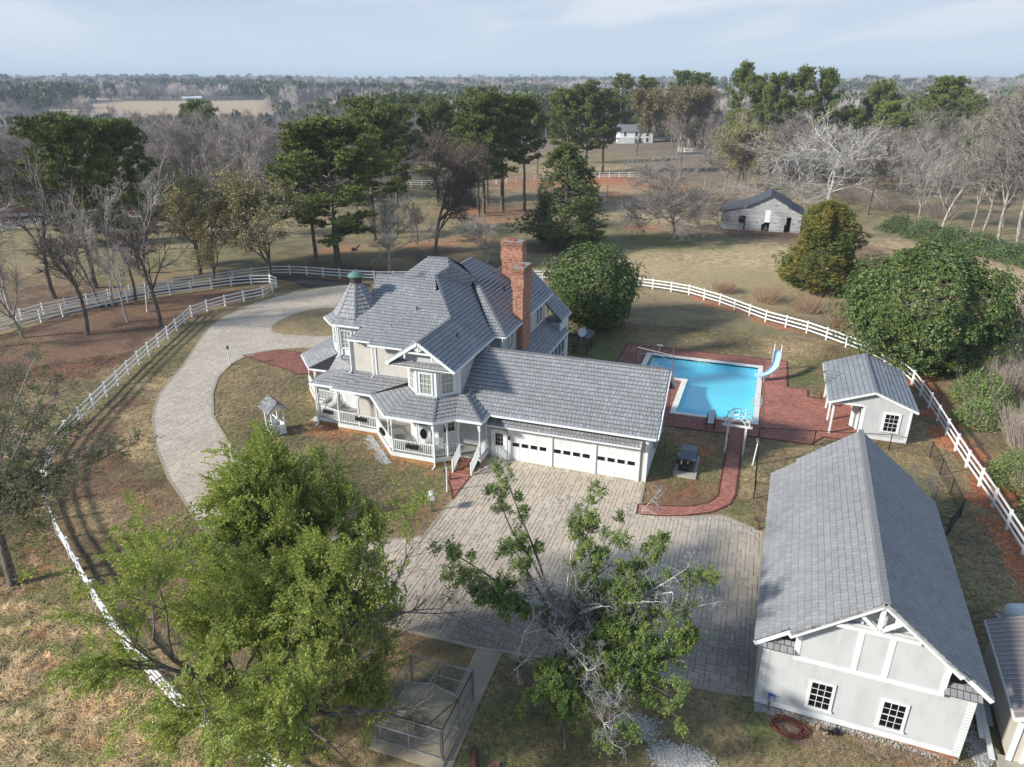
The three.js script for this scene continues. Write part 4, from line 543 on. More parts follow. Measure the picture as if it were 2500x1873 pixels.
  // gable side of the garage: windows, meter box
  win(H, [-4.9, 1.7, -43.0], [1, 0, 0], 0.7, 1.3, 3, 4, { curtain: true }); win(H, [-4.9, 1.7, -46.6], [1, 0, 0], 0.7, 1.3, 3, 4, { curtain: true }); { const b = new MB(); b.box(-4.9, 1.0, -44.4, -4.68, 1.8, -43.9); b.box(-4.9, 1.2, -45.2, -4.7, 1.7, -44.9); b.build('meter_box', mat([150, 160, 170], 0.5), H); }
  // --- ground floor behind the porch
  sidingOn(H, [[-27.25, 0.62, -42.75], [-21.7, 0.62, -42.75], [-21.7, 3.7, -42.75], [-27.25, 3.7, -42.75]], [0, 0, 1]); sidingOn(H, [[-18.1, 0.62, -41.7], [-15.9, 0.62, -41.7], [-15.9, 3.7, -41.7], [-18.1, 3.7, -41.7]], [0, 0, 1]); sidingOn(H, [[-15.92, 0.0, -41.7], [-15.92, 0.0, -41.0], [-15.92, 3.6, -41.0], [-15.92, 3.6, -41.7]], [-1, 0, 0]);
  win(H, [-24.3, 2.1, -42.72], [0, 0, 1], 0.9, 1.5, 3, 4, { curtain: true });
  const door = (c, n, name) => { const g = sub(name, H); g.position.set(...c); g.rotation.y = Math.atan2(n[0], n[2]); const f = new MB(), l = new MB(), gl = new MB(), fr = new MB(); f.box(-0.55, 0, 0, -0.45, 2.15, 0.08); f.box(0.45, 0, 0, 0.55, 2.15, 0.08); f.box(-0.55, 2.05, 0, 0.55, 2.18, 0.085); f.build('frame', M.white, g); l.box(-0.45, 0, 0, 0.45, 2.05, 0.04); l.build('leaf', M.white, g); const N = 14; for (let i = 0; i < N; i++) { const a = i / N * 6.2832, b = (i + 1) / N * 6.2832; gl.tri([0, 0.85, 0.046], [0.27 * Math.cos(a), 0.85 + 0.42 * Math.sin(a), 0.046], [0.27 * Math.cos(b), 0.85 + 0.42 * Math.sin(b), 0.046]); } gl.quad([-0.3, 1.52, 0.046], [0.3, 1.52, 0.046], [0.3, 1.95, 0.046], [-0.3, 1.95, 0.046]); gl.build('glass', M.glassDark, g); for (let i = 0; i < 5; i++) fr.cbox(-0.24 + i * 0.12, 1.42, 0.06, 0.03, 0.2, 0.03); fr.cbox(0, 1.7, 0.06, 0.03, 0.45, 0.03); fr.cbox(0, 1.72, 0.06, 0.6, 0.03, 0.03); fr.build('fretwork', M.white, g); };
  door([-20.3, 0.62, -39.99], [0, 0, 1], 'screen_door'); door([-17.3, 0.62, -41.68], [0, 0, 1], 'entry_door');
  // --- porch: floor, skirt, brick base, posts, rails
  const FL = [[-15.85, -41.6], [-15.85, -39.35], [-17.5, -39.4], [-18.8, -38.42], [-22.05, -38.4], [-24.6, -41.05], [-27.95, -41.1], [-27.95, -41.55], [-29.95, -41.6], [-30.05, -44.2], [-31.8, -44.2], [-34.05, -46.5], [-34.05, -50], [-27, -50], [-27, -42.7], [-21.8, -42.7], [-18, -41.7]];
  const fl = new MB(); fl.slab(FL.map(a => [a[0], 0.62, a[1]]), [0, 1, 0], 0.08); fl.build('porch_floor', M.porchFloor, H);
  const sk = new MB(), mo = new MB(), pb = []; for (let i = 0; i < 12; i++) { const a = FL[i], b = FL[i + 1]; if (i === 1) continue; sk.bar([a[0], 0.42, a[1]], [b[0], 0.42, b[1]], 0.06, 0.3); const l = Math.hypot(b[0] - a[0], b[1] - a[1]), u = [(b[0] - a[0]) / l, (b[1] - a[1]) / l]; let n = [u[1], 0, -u[0]]; const mx = (a[0] + b[0]) / 2, mz = (a[1] + b[1]) / 2; if (inPoly(FL, mx + n[0] * 0.1, mz + n[2] * 0.1)) n = [-n[0], 0, -n[2]]; const s = Math.sign(n[0] * -u[1] + n[2] * u[0]) ; mo.bar([a[0] - n[0] * 0.06, 0.08, a[1] - n[2] * 0.06], [b[0] - n[0] * 0.06, 0.08, b[1] - n[2] * 0.06], 0.1, 0.4); brickRun(pb, [a[0] - n[0] * 0.01, a[1] - n[2] * 0.01], u, l, -0.1, 0.28, n, 50 + i); }
  sk.bar([-15.85, 0.5, -39.38], [-17.5, 0.5, -39.42], 0.05, 0.16); sk.build('porch_skirt', M.white, H); mo.build('foundation', M.mortar, H); pb.push(...bf); laidBricks(pb, H, orangeBrick);
  const post = (x, z, y0 = 0.62) => { const p = new MB(); p.cbox(x, y0 + 0.42, z, 0.13, 0.84, 0.13); p.tube([x, y0 + 0.84, z], [x, y0 + 0.95, z], 0.05, 0.065, 8); p.tube([x, y0 + 0.95, z], [x, y0 + 1.9, z], 0.065, 0.05, 8); p.tube([x, y0 + 1.9, z], [x, y0 + 2.0, z], 0.075, 0.06, 8); p.cbox(x, y0 + 2.37, z, 0.12, 0.75, 0.12); p.build('porch_post', M.white, H); };
  const bracket = (x, z, dx, dz) => { const p = new MB(), l = Math.hypot(dx, dz); dx /= l; dz /= l; for (let i = 0; i < 5; i++) { const a = i / 5 * 1.57, b = (i + 1) / 5 * 1.57, q = t => [x + dx * (0.06 + 0.42 * (1 - Math.cos(t))), 2.72 + 0.55 * Math.sin(t), z + dz * (0.06 + 0.42 * (1 - Math.cos(t)))]; p.bar(q(a), q(b), 0.05, 0.09); } p.bar([x + dx * 0.06, 3.2, z + dz * 0.06], [x + dx * 0.5, 3.2, z + dz * 0.5], 0.05, 0.06); p.bar([x + dx * 0.07, 3.0, z + dz * 0.07], [x + dx * 0.24, 3.2, z + dz * 0.24], 0.04, 0.05); p.build('post_bracket', M.white, H); };
  const P = [[-15.88, -41.05], [-15.88, -39.45], [-17.45, -39.5], [-18.05, -39.0], [-18.85, -38.48], [-21.95, -38.48], [-22.4, -38.85], [-24.5, -40.98], [-26.1, -41.15], [-27.85, -41.2], [-29.88, -41.68], [-29.98, -44.1], [-31.8, -44.28], [-33.95, -46.5]];
  P.forEach(a => post(...a)); for (let i = 0; i + 1 < P.length; i++) { const a = P[i], b = P[i + 1]; if (Math.hypot(b[0] - a[0], b[1] - a[1]) < 0.9) continue; bracket(a[0], a[1], b[0] - a[0], b[1] - a[1]); bracket(b[0], b[1], a[0] - b[0], a[1] - b[1]); }
  const rail = (a, b, ya = 0.62, yb = ya) => { const p = new MB(), l = Math.hypot(b[0] - a[0], b[1] - a[1]), n = Math.max(1, Math.round(l / 0.15)); p.bar([a[0], ya + 0.9, a[1]], [b[0], yb + 0.9, b[1]], 0.07, 0.06); p.bar([a[0], ya + 0.12, a[1]], [b[0], yb + 0.12, b[1]], 0.06, 0.06); for (let i = 1; i < n; i++) { const t = i / n, x = lerp(a[0], b[0], t), z = lerp(a[1], b[1], t), y = lerp(ya, yb, t); p.box(x - 0.02, y + 0.14, z - 0.02, x + 0.02, y + 0.88, z + 0.02); } p.build('railing', M.white, H); };
  for (let i = 0; i + 1 < P.length; i++) { if (i === 1) continue; rail(P[i], P[i + 1]); }
  // frieze beam under the porch roof
  const be = new MB(); for (let i = 0; i + 1 < P.length; i++) be.bar([P[i][0], 3.3, P[i][1]], [P[i + 1][0], 3.3, P[i + 1][1]], 0.1, 0.18); be.build('porch_beam', M.white, H);
  // brick steps with their own hand rails
  const st = [], sm = new MB(); for (let i = 0; i < 4; i++) { const z1 = -39.36 + i * 0.32, y = 0.5 - i * 0.14; sm.box(-17.2, -0.05, z1, -16.02, y - 0.012, z1 + 0.3); for (let x = -17.2; x < -16.1; x += 0.1) st.push({ p: [x + 0.05, y - 0.02, z1 + 0.16], k: Math.abs(Math.sin(x * 37 + i)), q: Math.abs(Math.sin(x * 71)) }); } sm.build('step_core', mat([120, 84, 70], 0.95), H);
  { const im = new THREE.InstancedMesh(new THREE.BoxGeometry(0.088, 0.09, 0.3), mat([255, 255, 255], 0.9), st.length), m4 = new THREE.Matrix4(), c = new THREE.Color(); st.forEach((b, i) => { m4.makeTranslation(...b.p); im.setMatrixAt(i, m4); im.setColorAt(i, c.setRGB(0.2 + 0.14 * b.k, 0.085 + 0.06 * b.k, 0.055 + 0.03 * b.q)); }); im.name = 'step_bricks'; im.userData.kind = 'stuff'; H.add(im); }
  rail([-17.28, -39.45], [-17.28, -38.0], 0.6, 0.0); rail([-15.95, -39.45], [-15.95, -38.0], 0.6, 0.0); { const p = new MB(); for (const x of [-17.28, -15.95]) p.cbox(x, 0.5, -38.0, 0.1, 1.0, 0.1); p.build('newel_post', M.white, H); }
  // downspouts and vents
  const dn = new MB(); for (const [x, z, y0, y1] of [[-18.72, -38.28, 0.05, 3.35], [-27.3, -42.6, 4.3, 7.0], [-25.35, -42.42, 4.25, 6.9], [-15.98, -41.0, 0.05, 3.35], [-16.9, -46.95, 4.5, 6.6], [-17.0, -52.7, 4.4, 6.5], [-17.0, -59.3, 4.6, 6.5], [-28.9, -43.5, 5.0, 7.45], [-29.95, -41.5, 0.05, 3.35]]) { dn.bar([x, y0, z], [x, y1, z], 0.08, 0.1, [0, 0, 1]); dn.bar([x, y0, z], [x - 0.02, y0 - 0.02, z + 0.35], 0.1, 0.05); } dn.build('downspouts', M.gutter, H);
  for (const [x, y, z] of [[-22.95, 8.55, -45.2], [-19.0, 7.55, -43.4], [-19.1, 8.3, -53.5]]) { const v = new MB(); v.tube([x, y, z], [x, y + 0.42, z], 0.06, 0.06, 8, true); v.tube([x, y + 0.0, z], [x, y + 0.12, z], 0.14, 0.07, 8); v.build('vent_pipe', mat([56, 58, 62], 0.7), H); }
  for (const x of [-23.9, -23.4]) { const g = new MB(); g.box(x - 0.14, 0.02, 0, x + 0.14, 0.2, 0.05); const o = g.build('foundation_vent', mat([140, 142, 146], 0.6), H); const t = (x + 22.05) / (-2.55); o.position.z = lerp(-38.4, -41.05, t) + 0.02; }
  // --- chimneys
  const chim = (x0, x1, z0, z1, yb, yt, seed, name, potx, potz) => {
    const g = sub(name, H), b = [], c = new MB(); c.box(x0 + 0.012, yb, z0 + 0.012, x1 - 0.012, yt - 0.02, z1 - 0.012); const cor = yt - 1.7;
    const lv = [[0, yb, cor], [0.05, cor, cor + 0.24], [0.1, cor + 0.24, cor + 0.95], [0.05, cor + 0.95, yt - 0.28], [0.11, yt - 0.28, yt]];
    for (const [o, a, d] of lv) { c.box(x0 - o + 0.012, a, z0 - o + 0.012, x1 + o - 0.012, d - 0.004, z1 + o - 0.012); brickRun(b, [x0 - o, z1 + o], [1, 0], x1 - x0 + 2 * o, a, d, [0, 0, 1], seed); brickRun(b, [x1 + o, z1 + o], [0, -1], z1 - z0 + 2 * o, a, d, [1, 0, 0], seed + 1); brickRun(b, [x0 - o, z0 - o], [0, 1], z1 - z0 + 2 * o, a, d, [-1, 0, 0], seed + 2); brickRun(b, [x1 + o, z0 - o], [-1, 0], x1 - x0 + 2 * o, a, d, [0, 0, -1], seed + 3); }
    c.build('core', M.mortar, g); laidBricks(b, g, q => { const t = redBrick(q), k = q.p[1] > yt - 0.5 ? 0.72 : 1; return [t[0] * k * 0.98, t[1] * k * 1.08, t[2] * k * 1.12]; });
    const cr = new MB(); cr.box(x0 - 0.06, yt, z0 - 0.06, x1 + 0.06, yt + 0.06, z1 + 0.06); cr.build('crown', mat([140, 134, 128], 0.95, { map: weather }), g);
    const ft = new MB(); ft.cbox((x0 + x1) / 2, yt + 0.1, lerp(z0, z1, 0.62), 0.34, 0.14, 0.4); if (potx) ft.cbox(lerp(x0, x1, 0.25), yt + 0.1, (z0 + z1) / 2, 0.3, 0.14, 0.34); ft.build('flue_tile', mat([166, 82, 60], 0.85), g);
    const rc = new MB(); rc.box(x0 + 0.3, cor - 3.2, z1 - 0.005, x0 + 0.34, cor - 0.5, z1 + 0.027); rc.build('recess_line', mat([90, 54, 42], 0.95), g);
  };
  chim(-17.42, -16.62, -52.85, -50.85, 2.8, 10.95, 101, 'chimney', false); chim(-20.05, -18.35, -56.7, -55.75, 6.5, 11.9, 151, 'chimney', true);
  rebase(H, [-18.5, 0, -45]);
}
// ---------- garage barn on the right ----------
{
  const B = thing('garage_barn', 'pale grey weatherboard outbuilding with tall tiled gable roof and two front windows', 'outbuilding');
  const base = [2.37, 0, -24.5], turn = -2.1 * Math.PI / 180;
  const core = new MB(); core.box(2.42, -0.4, -38.2, 9.85, 3.25, -24.56); core.build('inner_walls', M.sidingPale, B);
  const sl = (6.76 - 3.46) / 4.1, ry = 6.76, rx = 6.12, f = (x) => ry - Math.abs(x - rx) * sl;
  const faces = [[[3.2, f(3.2), -23.9], [rx, ry, -23.9], [rx, ry, -38.75], [3.2, f(3.2), -38.75]].reverse(), [[1.98, f(1.98), -24.2], [3.2, f(3.2), -24.2], [3.2, f(3.2), -38.4], [1.98, f(1.98), -38.4]].reverse(),
    [[rx, ry, -23.9], [9.04, f(9.04), -23.9], [9.04, f(9.04), -38.75], [rx, ry, -38.75]], [[9.04, f(9.04), -24.2], [10.26, f(10.26), -24.2], [10.26, f(10.26), -38.4], [9.04, f(9.04), -38.4]],
    [[2.3, 3.28, -24.1], [3.5, 3.28, -24.1], [3.5, 3.58, -24.5], [2.3, 3.58, -24.5]], [[8.74, 3.2, -24.1], [9.95, 3.2, -24.1], [9.95, 3.5, -24.5], [8.74, 3.5, -24.5]]];
  const rot = ps => { const c = Math.cos(turn), s = Math.sin(turn), o = []; for (let i = 0; i < ps.length; i += 3) o.push(ps[i], ps[i + 1], ps[i + 2]); return o; };
  const pcs = roofSet(B, faces, { seed: 400, course: { ex: 0.3, wmin: 0.2, wmax: 0.28, t0: 0.05, gap: 0.026 } });
  lay(pcs, 'roof_tile', 'roof_tiles', mat([255, 255, 255], 0.62, { map: speckle }), B, 300, o => { const k = (0.3 + 0.06 * o.sh) * (0.9 + 0.2 * fbm(o.c[0] * 0.6, o.c[2] * 0.6, 3)); return [k * 1.0, k, k * 1.01]; }, rot);
  const rc = new MB(); ridge(rc, [rx, ry + 0.01, -23.88], [rx, ry + 0.01, -38.78], 0.26); rc.build('ridge_tiles', mat([128, 128, 129], 0.6), B, 'stuff');
  const W = (pts, s = 1) => sidingOn(B, pts, [0, 0, 1], M.sidingPale, 'siding', 0.15, s);
  W([[2.4, 0.1, -24.5], [9.88, 0.1, -24.5], [9.88, 3.2, -24.5], [2.4, 3.2, -24.5]]); const uz = -24.3;
  const slopeTo = (x) => f(x) - 0.12; W([[3.55, 3.1, uz], [5.55, 3.1, uz], [5.55, 5.2, uz], [4.83, 5.2, uz], [3.55, slopeTo(3.55), uz]]); W([[5.75, 3.1, uz], [6.62, 3.1, uz], [6.62, 5.2, uz], [5.75, 5.2, uz]]); W([[6.82, 3.1, uz], [8.69, 3.1, uz], [8.69, slopeTo(8.69), uz], [7.41, 5.2, uz], [6.82, 5.2, uz]]); W([[4.85, 5.3, uz - 0.1], [7.4, 5.3, uz - 0.1], [6.12, 6.5, uz - 0.1]]);
  const sd = new MB(); sd.box(3.55, 3.0, -24.5, 8.69, 3.1, uz - 0.005); sd.box(3.56, 3.1, -24.55, 8.68, 4.0, uz - 0.03); sd.build('gable_back', M.sidingPale, B);
  sidingOn(B, [[9.9, -0.2, -24.5], [9.9, -0.2, -38.2], [9.9, 3.3, -38.2], [9.9, 3.3, -24.5]], [1, 0, 0], M.sidingPale); sidingOn(B, [[2.37, 0, -24.5], [2.37, 0, -38.2], [2.37, 3.4, -38.2], [2.37, 3.4, -24.5]], [-1, 0, 0], M.sidingPale);
  const t = new MB(), z = -24.46; t.box(2.36, 0.05, -24.52, 2.62, 3.28, z); t.box(9.66, 0.05, -24.52, 9.92, 3.2, z); t.box(2.62, 0.05, -24.52, 9.66, 0.3, z + 0.01); t.box(2.62, 3.1, -24.52, 3.5, 3.26, z); t.box(8.7, 3.02, -24.52, 9.66, 3.18, z);
  t.box(3.48, 2.95, -24.5, 8.76, 3.14, uz + 0.07); t.bar([5.65, 3.14, uz + 0.02], [5.65, 5.2, uz + 0.02], 0.2, 0.07, [0, 0, 1]); t.bar([6.72, 3.14, uz + 0.02], [6.72, 5.2, uz + 0.02], 0.2, 0.07, [0, 0, 1]); t.box(3.46, 3.14, uz - 0.02, 3.68, 4.12, uz + 0.05); t.box(8.56, 3.14, uz - 0.02, 8.78, 4.06, uz + 0.05);
  t.box(4.75, 5.16, uz, 7.5, 5.32, uz + 0.08); t.build('trim_boards', M.white, B);
  const k = new MB(), fz = -23.97; k.box(4.7, 5.2, fz - 0.12, 7.54, 5.36, fz); k.bar([rx, 5.36, fz - 0.06], [rx, 6.62, fz - 0.06], 0.16, 0.12, [0, 0, 1]); for (const s of [-1, 1]) { k.bar([rx + s * 0.06, 5.42, fz - 0.06], [rx + s * 0.68, 5.95, fz - 0.06], 0.12, 0.14); k.bar([rx + s * 0.55, 5.36, -24.3], [rx + s * 0.55, 6.2, -24.3], 0.1, 0.06, [0, 0, 1]); k.bar([rx + s * 2.55, 4.15, fz - 0.2], [rx + s * 2.55, 4.5, fz - 0.2], 0.14, 0.18, [0, 0, 1]); k.bar([rx + s * 2.55, 4.5, -24.3], [rx + s * 2.55, 4.5, fz], 0.12, 0.12); } k.build('gable_truss', M.white, B);
  const rk = new MB(); for (const s of [-1, 1]) { rk.bar([rx, ry - 0.13, fz + 0.04], [rx + s * 2.95, ry - 0.13 - 2.95 * sl, fz + 0.04], 0.06, 0.2); rk.bar([rx + s * 2.9, ry - 0.15 - 2.9 * sl, -24.22], [rx + s * 4.14, ry - 0.15 - 4.14 * sl, -24.22], 0.06, 0.18); rk.bar([rx + s * 4.1, ry - 0.16 - 4.1 * sl, -24.2], [rx + s * 4.1, ry - 0.16 - 4.1 * sl, -38.4], 0.08, 0.12); } rk.build('rake_board', M.white, B);
  win(B, [4.76, 1.28, -24.48], [0, 0, 1], 0.76, 1.26, 3, 4, { frame: 0.11 }); win(B, [7.38, 1.24, -24.48], [0, 0, 1], 0.76, 1.26, 3, 4, { frame: 0.11 });
  const fo = new MB(); fo.box(2.4, -0.5, -38.2, 9.88, 0.06, -24.535); fo.build('foundation', M.mortar, B); const bl = []; brickRun(bl, [2.38, -24.535], [1, 0], 7.52, -0.43, 0.05, [0, 0, 1], 77); laidBricks(bl, B, b => { const q = 0.7 + 0.5 * b.k; return b.q > 0.7 ? [0.42 * q, 0.3 * q, 0.2 * q] : [0.38 * q, 0.17 * q, 0.1 * q]; });
  rebase(B, base, turn);
}
// ---------- pool house ----------
{
  const B = thing('pool_house', 'small pale grey pool house with grey tiled roof and white posts beside the pool', 'pool house');
  const ry = 3.86, rx = 9.45, sl = 0.392, f = x => ry - Math.abs(x - rx) * sl, zf = -52.12, zb = -60.4;
  const core = new MB(); core.box(9.0, 0, -59.9, 12.0, 2.55, -52.52); core.build('inner_walls', M.sidingPale, B);
  const faces = [[[6.5, f(6.5), zf], [rx, ry, zf], [rx, ry, zb], [6.5, f(6.5), zb]].reverse(), [[rx, ry, zf], [12.38, f(12.38), zf], [12.38, f(12.38), zb], [rx, ry, zb]], [[6.42, 3.2, -57.0], [7.8, 3.24, -57.0], [6.42, 2.72, -58.3]], [[6.42, 3.2, -57.0], [6.42, 2.72, -55.7], [7.8, 3.24, -57.0]]];
  lay(roofSet(B, faces, { seed: 600, course: { ex: 0.36, wmin: 0.26, wmax: 0.34 } }), 'roof_tile', 'roof_tiles', mat([255, 255, 255], 0.6, { map: speckle }), B, 120, o => { const k = (0.33 + 0.06 * o.sh) * (0.82 + 0.3 * fbm(o.c[0] * 0.9, o.c[2] * 0.9, 3)); return [k * 0.97, k, k * 1.06]; });
  const rc = new MB(); ridge(rc, [rx, ry, zf], [rx, ry, zb], 0.24); rc.build('ridge_tiles', mat([122, 126, 130], 0.6), B, 'stuff');
  sidingOn(B, [[8.95, 0.15, -52.45], [12.05, 0.15, -52.45], [12.05, 2.68, -52.45], [rx, 3.7, -52.45], [6.85, 2.72, -52.45], [8.95, 2.6, -52.45]], [0, 0, 1], M.sidingPale, 'siding', 0.15, 1); sidingOn(B, [[12.05, 0, -52.45], [12.05, 0, -60], [12.05, 2.68, -60], [12.05, 2.68, -52.45]], [1, 0, 0], M.sidingPale); sidingOn(B, [[8.95, 0.05, -54.2], [8.95, 0.05, -60], [8.95, 2.7, -60], [8.95, 2.7, -54.2]], [-1, 0, 0], M.sidingPale);
  const t = new MB(); t.box(8.9, 0.05, -52.5, 9.08, 2.6, -52.4); t.box(11.93, 0.05, -52.5, 12.1, 2.66, -52.4); t.box(9.08, 0.05, -52.48, 11.93, 0.3, -52.4); t.box(6.82, 2.5, -52.52, 8.95, 2.66, -52.38); t.box(6.85, 2.5, -60, 7.05, 2.66, -52.5); for (const s of [-1, 1]) t.bar([rx, ry - 0.1, zf + 0.03], [rx + s * 2.95, ry - 0.1 - 2.95 * sl, zf + 0.03], 0.05, 0.16); t.bar([6.48, 2.62, zf], [6.48, 2.62, zb], 0.07, 0.1); t.bar([12.4, 2.6, zf], [12.4, 2.6, zb], 0.07, 0.1); t.build('trim_boards', M.white, B);
  for (const z of [-52.5, -54.85, -57.2, -59.5]) { const p = new MB(); p.cbox(6.95, 1.28, z, 0.14, 2.5, 0.14); p.build('porch_post', M.white, B); }
  win(B, [10.86, 1.5, -52.43], [0, 0, 1], 0.84, 1.3, 3, 4, { frame: 0.17 });
  { const d = sub('door', B), o = new MB(), l = new MB(), fr = new MB(); o.box(8.93, 0.1, -53.6, 8.945, 2.1, -52.75); o.build('opening', M.voidDark, d); fr.box(8.85, 0.05, -52.75, 8.95, 2.2, -52.6); fr.box(8.85, 0.05, -53.75, 8.95, 2.2, -53.6); fr.box(8.85, 2.1, -53.6, 8.95, 2.2, -52.75); fr.build('frame', M.white, d); l.bar([8.9, 1.1, -53.62], [8.45, 1.1, -54.3], 0.05, 2.0); l.build('leaf', M.white, d); }
  const fo = new MB(); fo.box(8.93, -0.2, -60, 12.07, 0.1, -52.43); fo.build('foundation', mat([140, 78, 58], 0.95, { map: speckle }), B); const v = new MB(); v.tube([10.6, 3.3, -57.5], [10.6, 3.85, -57.5], 0.05, 0.05, 8, true); v.build('vent_pipe', M.galv, B);
  rebase(B, [9.5, 0, -56], -0.6 * Math.PI / 180);
}
// ---------- metal roofed shed at the lower right ----------
{
  const B = thing('storage_shed', 'tan storage shed with brown ribbed metal roof cut off by the right edge', 'shed'); const wall = mat([196, 188, 176], 0.6, { map: weather });
  const c = new MB(); c.box(11.65, 0, -29.9, 15.2, 2.35, -24.75); c.build('wall', wall, B); const g = new MB(); g.concave([[11.65, 2.35, -24.74], [15.2, 2.35, -24.74], [13.43, 3.2, -24.74]], [0, 0, 1]); g.concave([[11.65, 2.35, -29.9], [13.43, 3.2, -29.9], [15.2, 2.35, -29.9]], [0, 0, -1]); g.build('gable_wall', wall, B);
  const rm = mat([140, 130, 127], 0.45, { metalness: 0.25 }); const P = (x, z) => [x, 3.32 - Math.abs(x - 13.43) * 0.48, z]; const r = new MB(), rb = new MB(); r.slab([P(11.35, -24.45), P(13.43, -24.45), P(13.43, -30.15), P(11.35, -30.15)], [-0.433, 0.9, 0], 0.05); r.slab([P(13.43, -24.45), P(15.5, -24.45), P(15.5, -30.15), P(13.43, -30.15)], [0.433, 0.9, 0], 0.05); r.build('roof', rm, B); for (let z = -24.5; z > -30.15; z -= 0.28) { rb.bar(P(11.35, z), P(13.43, z), 0.04, 0.06); rb.bar(P(13.43, z), P(15.5, z), 0.04, 0.06); } rb.build('roof_ribs', mat([168, 156, 150], 0.4, { metalness: 0.25 }), B);
  const t = new MB(); t.box(11.6, 0.03, -24.76, 11.78, 2.3, -24.68); t.box(12.05, 0.03, -24.76, 12.18, 2.0, -24.69); t.box(12.05, 1.95, -24.76, 14.2, 2.1, -24.69); t.box(14.1, 0.03, -24.76, 14.2, 2.0, -24.69); t.bar([11.33, 2.24, -24.44], [13.43, 3.24, -24.44], 0.06, 0.14); t.bar([13.43, 3.24, -24.44], [15.5, 2.24, -24.44], 0.06, 0.14); t.bar([11.34, 2.24, -24.44], [11.34, 2.24, -30.15], 0.06, 0.1); t.build('trim_boards', M.white, B); const d = new MB(); d.box(12.18, 0.04, -24.75, 14.1, 1.95, -24.71); d.build('door', M.sidingPale, B); const s = new MB(); s.box(11.3, -0.1, -24.9, 15.5, 0.02, -24.2); s.build('sill_slab', M.concrete, B);
  rebase(B, [11.65, 0, -24.7], -3 * Math.PI / 180);
}
// ---------- old white field barn ----------
{
  const B = thing('field_barn', 'old white weathered timber barn with lean-tos standing in the back pasture', 'barn');
  const bd = grainTex(256, (x, y) => { const r = Math.floor(y / 16), w = fbm(x / 40 + r * 7, y / 5, 3), k = (y % 16 < 2 ? 150 : 205 + 30 * ((r * 37) % 7) / 7) - 70 * sstep(0.55, 0.75, w); return [k, k, k * 1.0]; }, 0.33); const wm = mat([214, 214, 214], 0.85, { map: bd });
  const W = (p) => { const m = new MB(); m.concave(p, polyNormal(facing(p, [0, 0, 1]))); return m; };
  const z0 = -134.4, z1 = -144; const body = new MB(); body.box(-1.5, 0, z1, 4.5, 4.3, z0 - 0.6); body.box(-6.4, 0, z1, -1.5, 3.3, z0 - 0.6); body.box(4.5, 0, z1, 7, 3.2, z0 - 0.6); body.build('inner_walls', M.voidDark, B);
  sidingOn(B, [[-6.5, 0, z0], [-3.5, 0, z0], [-3.5, 2.5, z0], [-2.3, 2.5, z0], [-2.3, 0, z0], [-1.6, 0, z0], [-1.6, 4.35, z0], [-6.5, 3.35, z0]], [0, 0, 1], wm, 'boarding', 0.25); sidingOn(B, [[-1.6, 1.25, z0 + 0.04], [0.85, 1.25, z0 + 0.04], [0.85, 3.7, z0 + 0.04], [1.85, 3.7, z0 + 0.04], [1.85, 1.25, z0 + 0.04], [4.55, 1.25, z0 + 0.04], [4.55, 4.4, z0 + 0.04], [1.5, 6.0, z0 + 0.04], [-1.6, 4.4, z0 + 0.04]], [0, 0, 1], wm, 'boarding', 0.25); sidingOn(B, [[-1.6, 0, z0 + 0.05], [0.5, 0, z0 + 0.05], [0.5, 1.25, z0 + 0.05], [-1.6, 1.25, z0 + 0.05]], [0, 0, 1], wm, 'boarding', 0.25); sidingOn(B, [[1.8, 0, z0 + 0.05], [4.3, 0, z0 + 0.05], [4.3, 1.25, z0 + 0.05], [1.8, 1.25, z0 + 0.05]], [0, 0, 1], wm, 'boarding', 0.25); sidingOn(B, [[5.3, 0, z0], [7, 0, z0], [7, 3.2, z0], [4.55, 4.2, z0], [4.55, 2.6, z0], [5.3, 2.6, z0]], [0, 0, 1], wm, 'boarding', 0.25); sidingOn(B, [[-6.5, 0, z0], [-6.5, 0, z1], [-6.5, 3.3, z1], [-6.5, 3.3, z0]], [-1, 0, 0], wm, 'boarding', 0.25);
  const d = new MB(); d.box(0.88, 1.55, z0 + 0.06, 1.82, 3.68, z0 + 0.1); d.build('loft_door', mat([222, 222, 220], 0.8), B); const h = new MB(); h.box(-3.55, 0, z0 + 0.05, -2.5, 1.15, z0 + 0.12); h.build('half_door', mat([150, 146, 138], 0.9), B); const j = new MB(); for (let i = 0; i < 6; i++) j.bar([0.55 + i * 0.2, 0.1 + (i % 3) * 0.2, z0 + 0.2], [1.6 - i * 0.1, 0.3 + (i % 4) * 0.25, z0 - 0.1], 0.06, 0.08); j.build('broken_boards', mat([120, 112, 104], 0.9), B);
  const rm = mat([84, 86, 94], 0.7, { map: speckle }); const r = new MB(); r.slab([[-7, 3.2, z0 + 0.4], [-1.7, 4.3, z0 + 0.4], [-1.7, 4.3, z1], [-7, 3.2, z1]].reverse(), [-0.2, 0.98, 0], 0.12); r.slab([[-2.2, 4.3, z0 + 0.5], [1.5, 6.2, z0 + 0.5], [1.5, 6.2, z1], [-2.2, 4.3, z1]].reverse(), [-0.457, 0.889, 0], 0.12); r.slab([[1.5, 6.2, z0 + 0.5], [5.2, 4.3, z0 + 0.5], [5.2, 4.3, z1], [1.5, 6.2, z1]], [0.457, 0.889, 0], 0.12); r.slab([[4.6, 4.35, z0 + 0.3], [7.5, 3.0, z0 + 0.3], [7.5, 3.0, z1], [4.6, 4.35, z1]], [0.42, 0.9, 0], 0.12); r.build('roof', rm, B); const p = new MB(); p.bar([-6.6, 0.1, z0 + 0.6], [-7.4, 1.1, z0 - 0.4], 0.06, 0.2); p.bar([-6.5, 0.05, z0 + 0.9], [-7, 0.5, z0 + 0.2], 0.06, 0.2); p.build('leaning_board', mat([176, 140, 110], 0.9), B);
  rebase(B, [0, 0, -139]); B.position.y = hgt(0, -136);
}
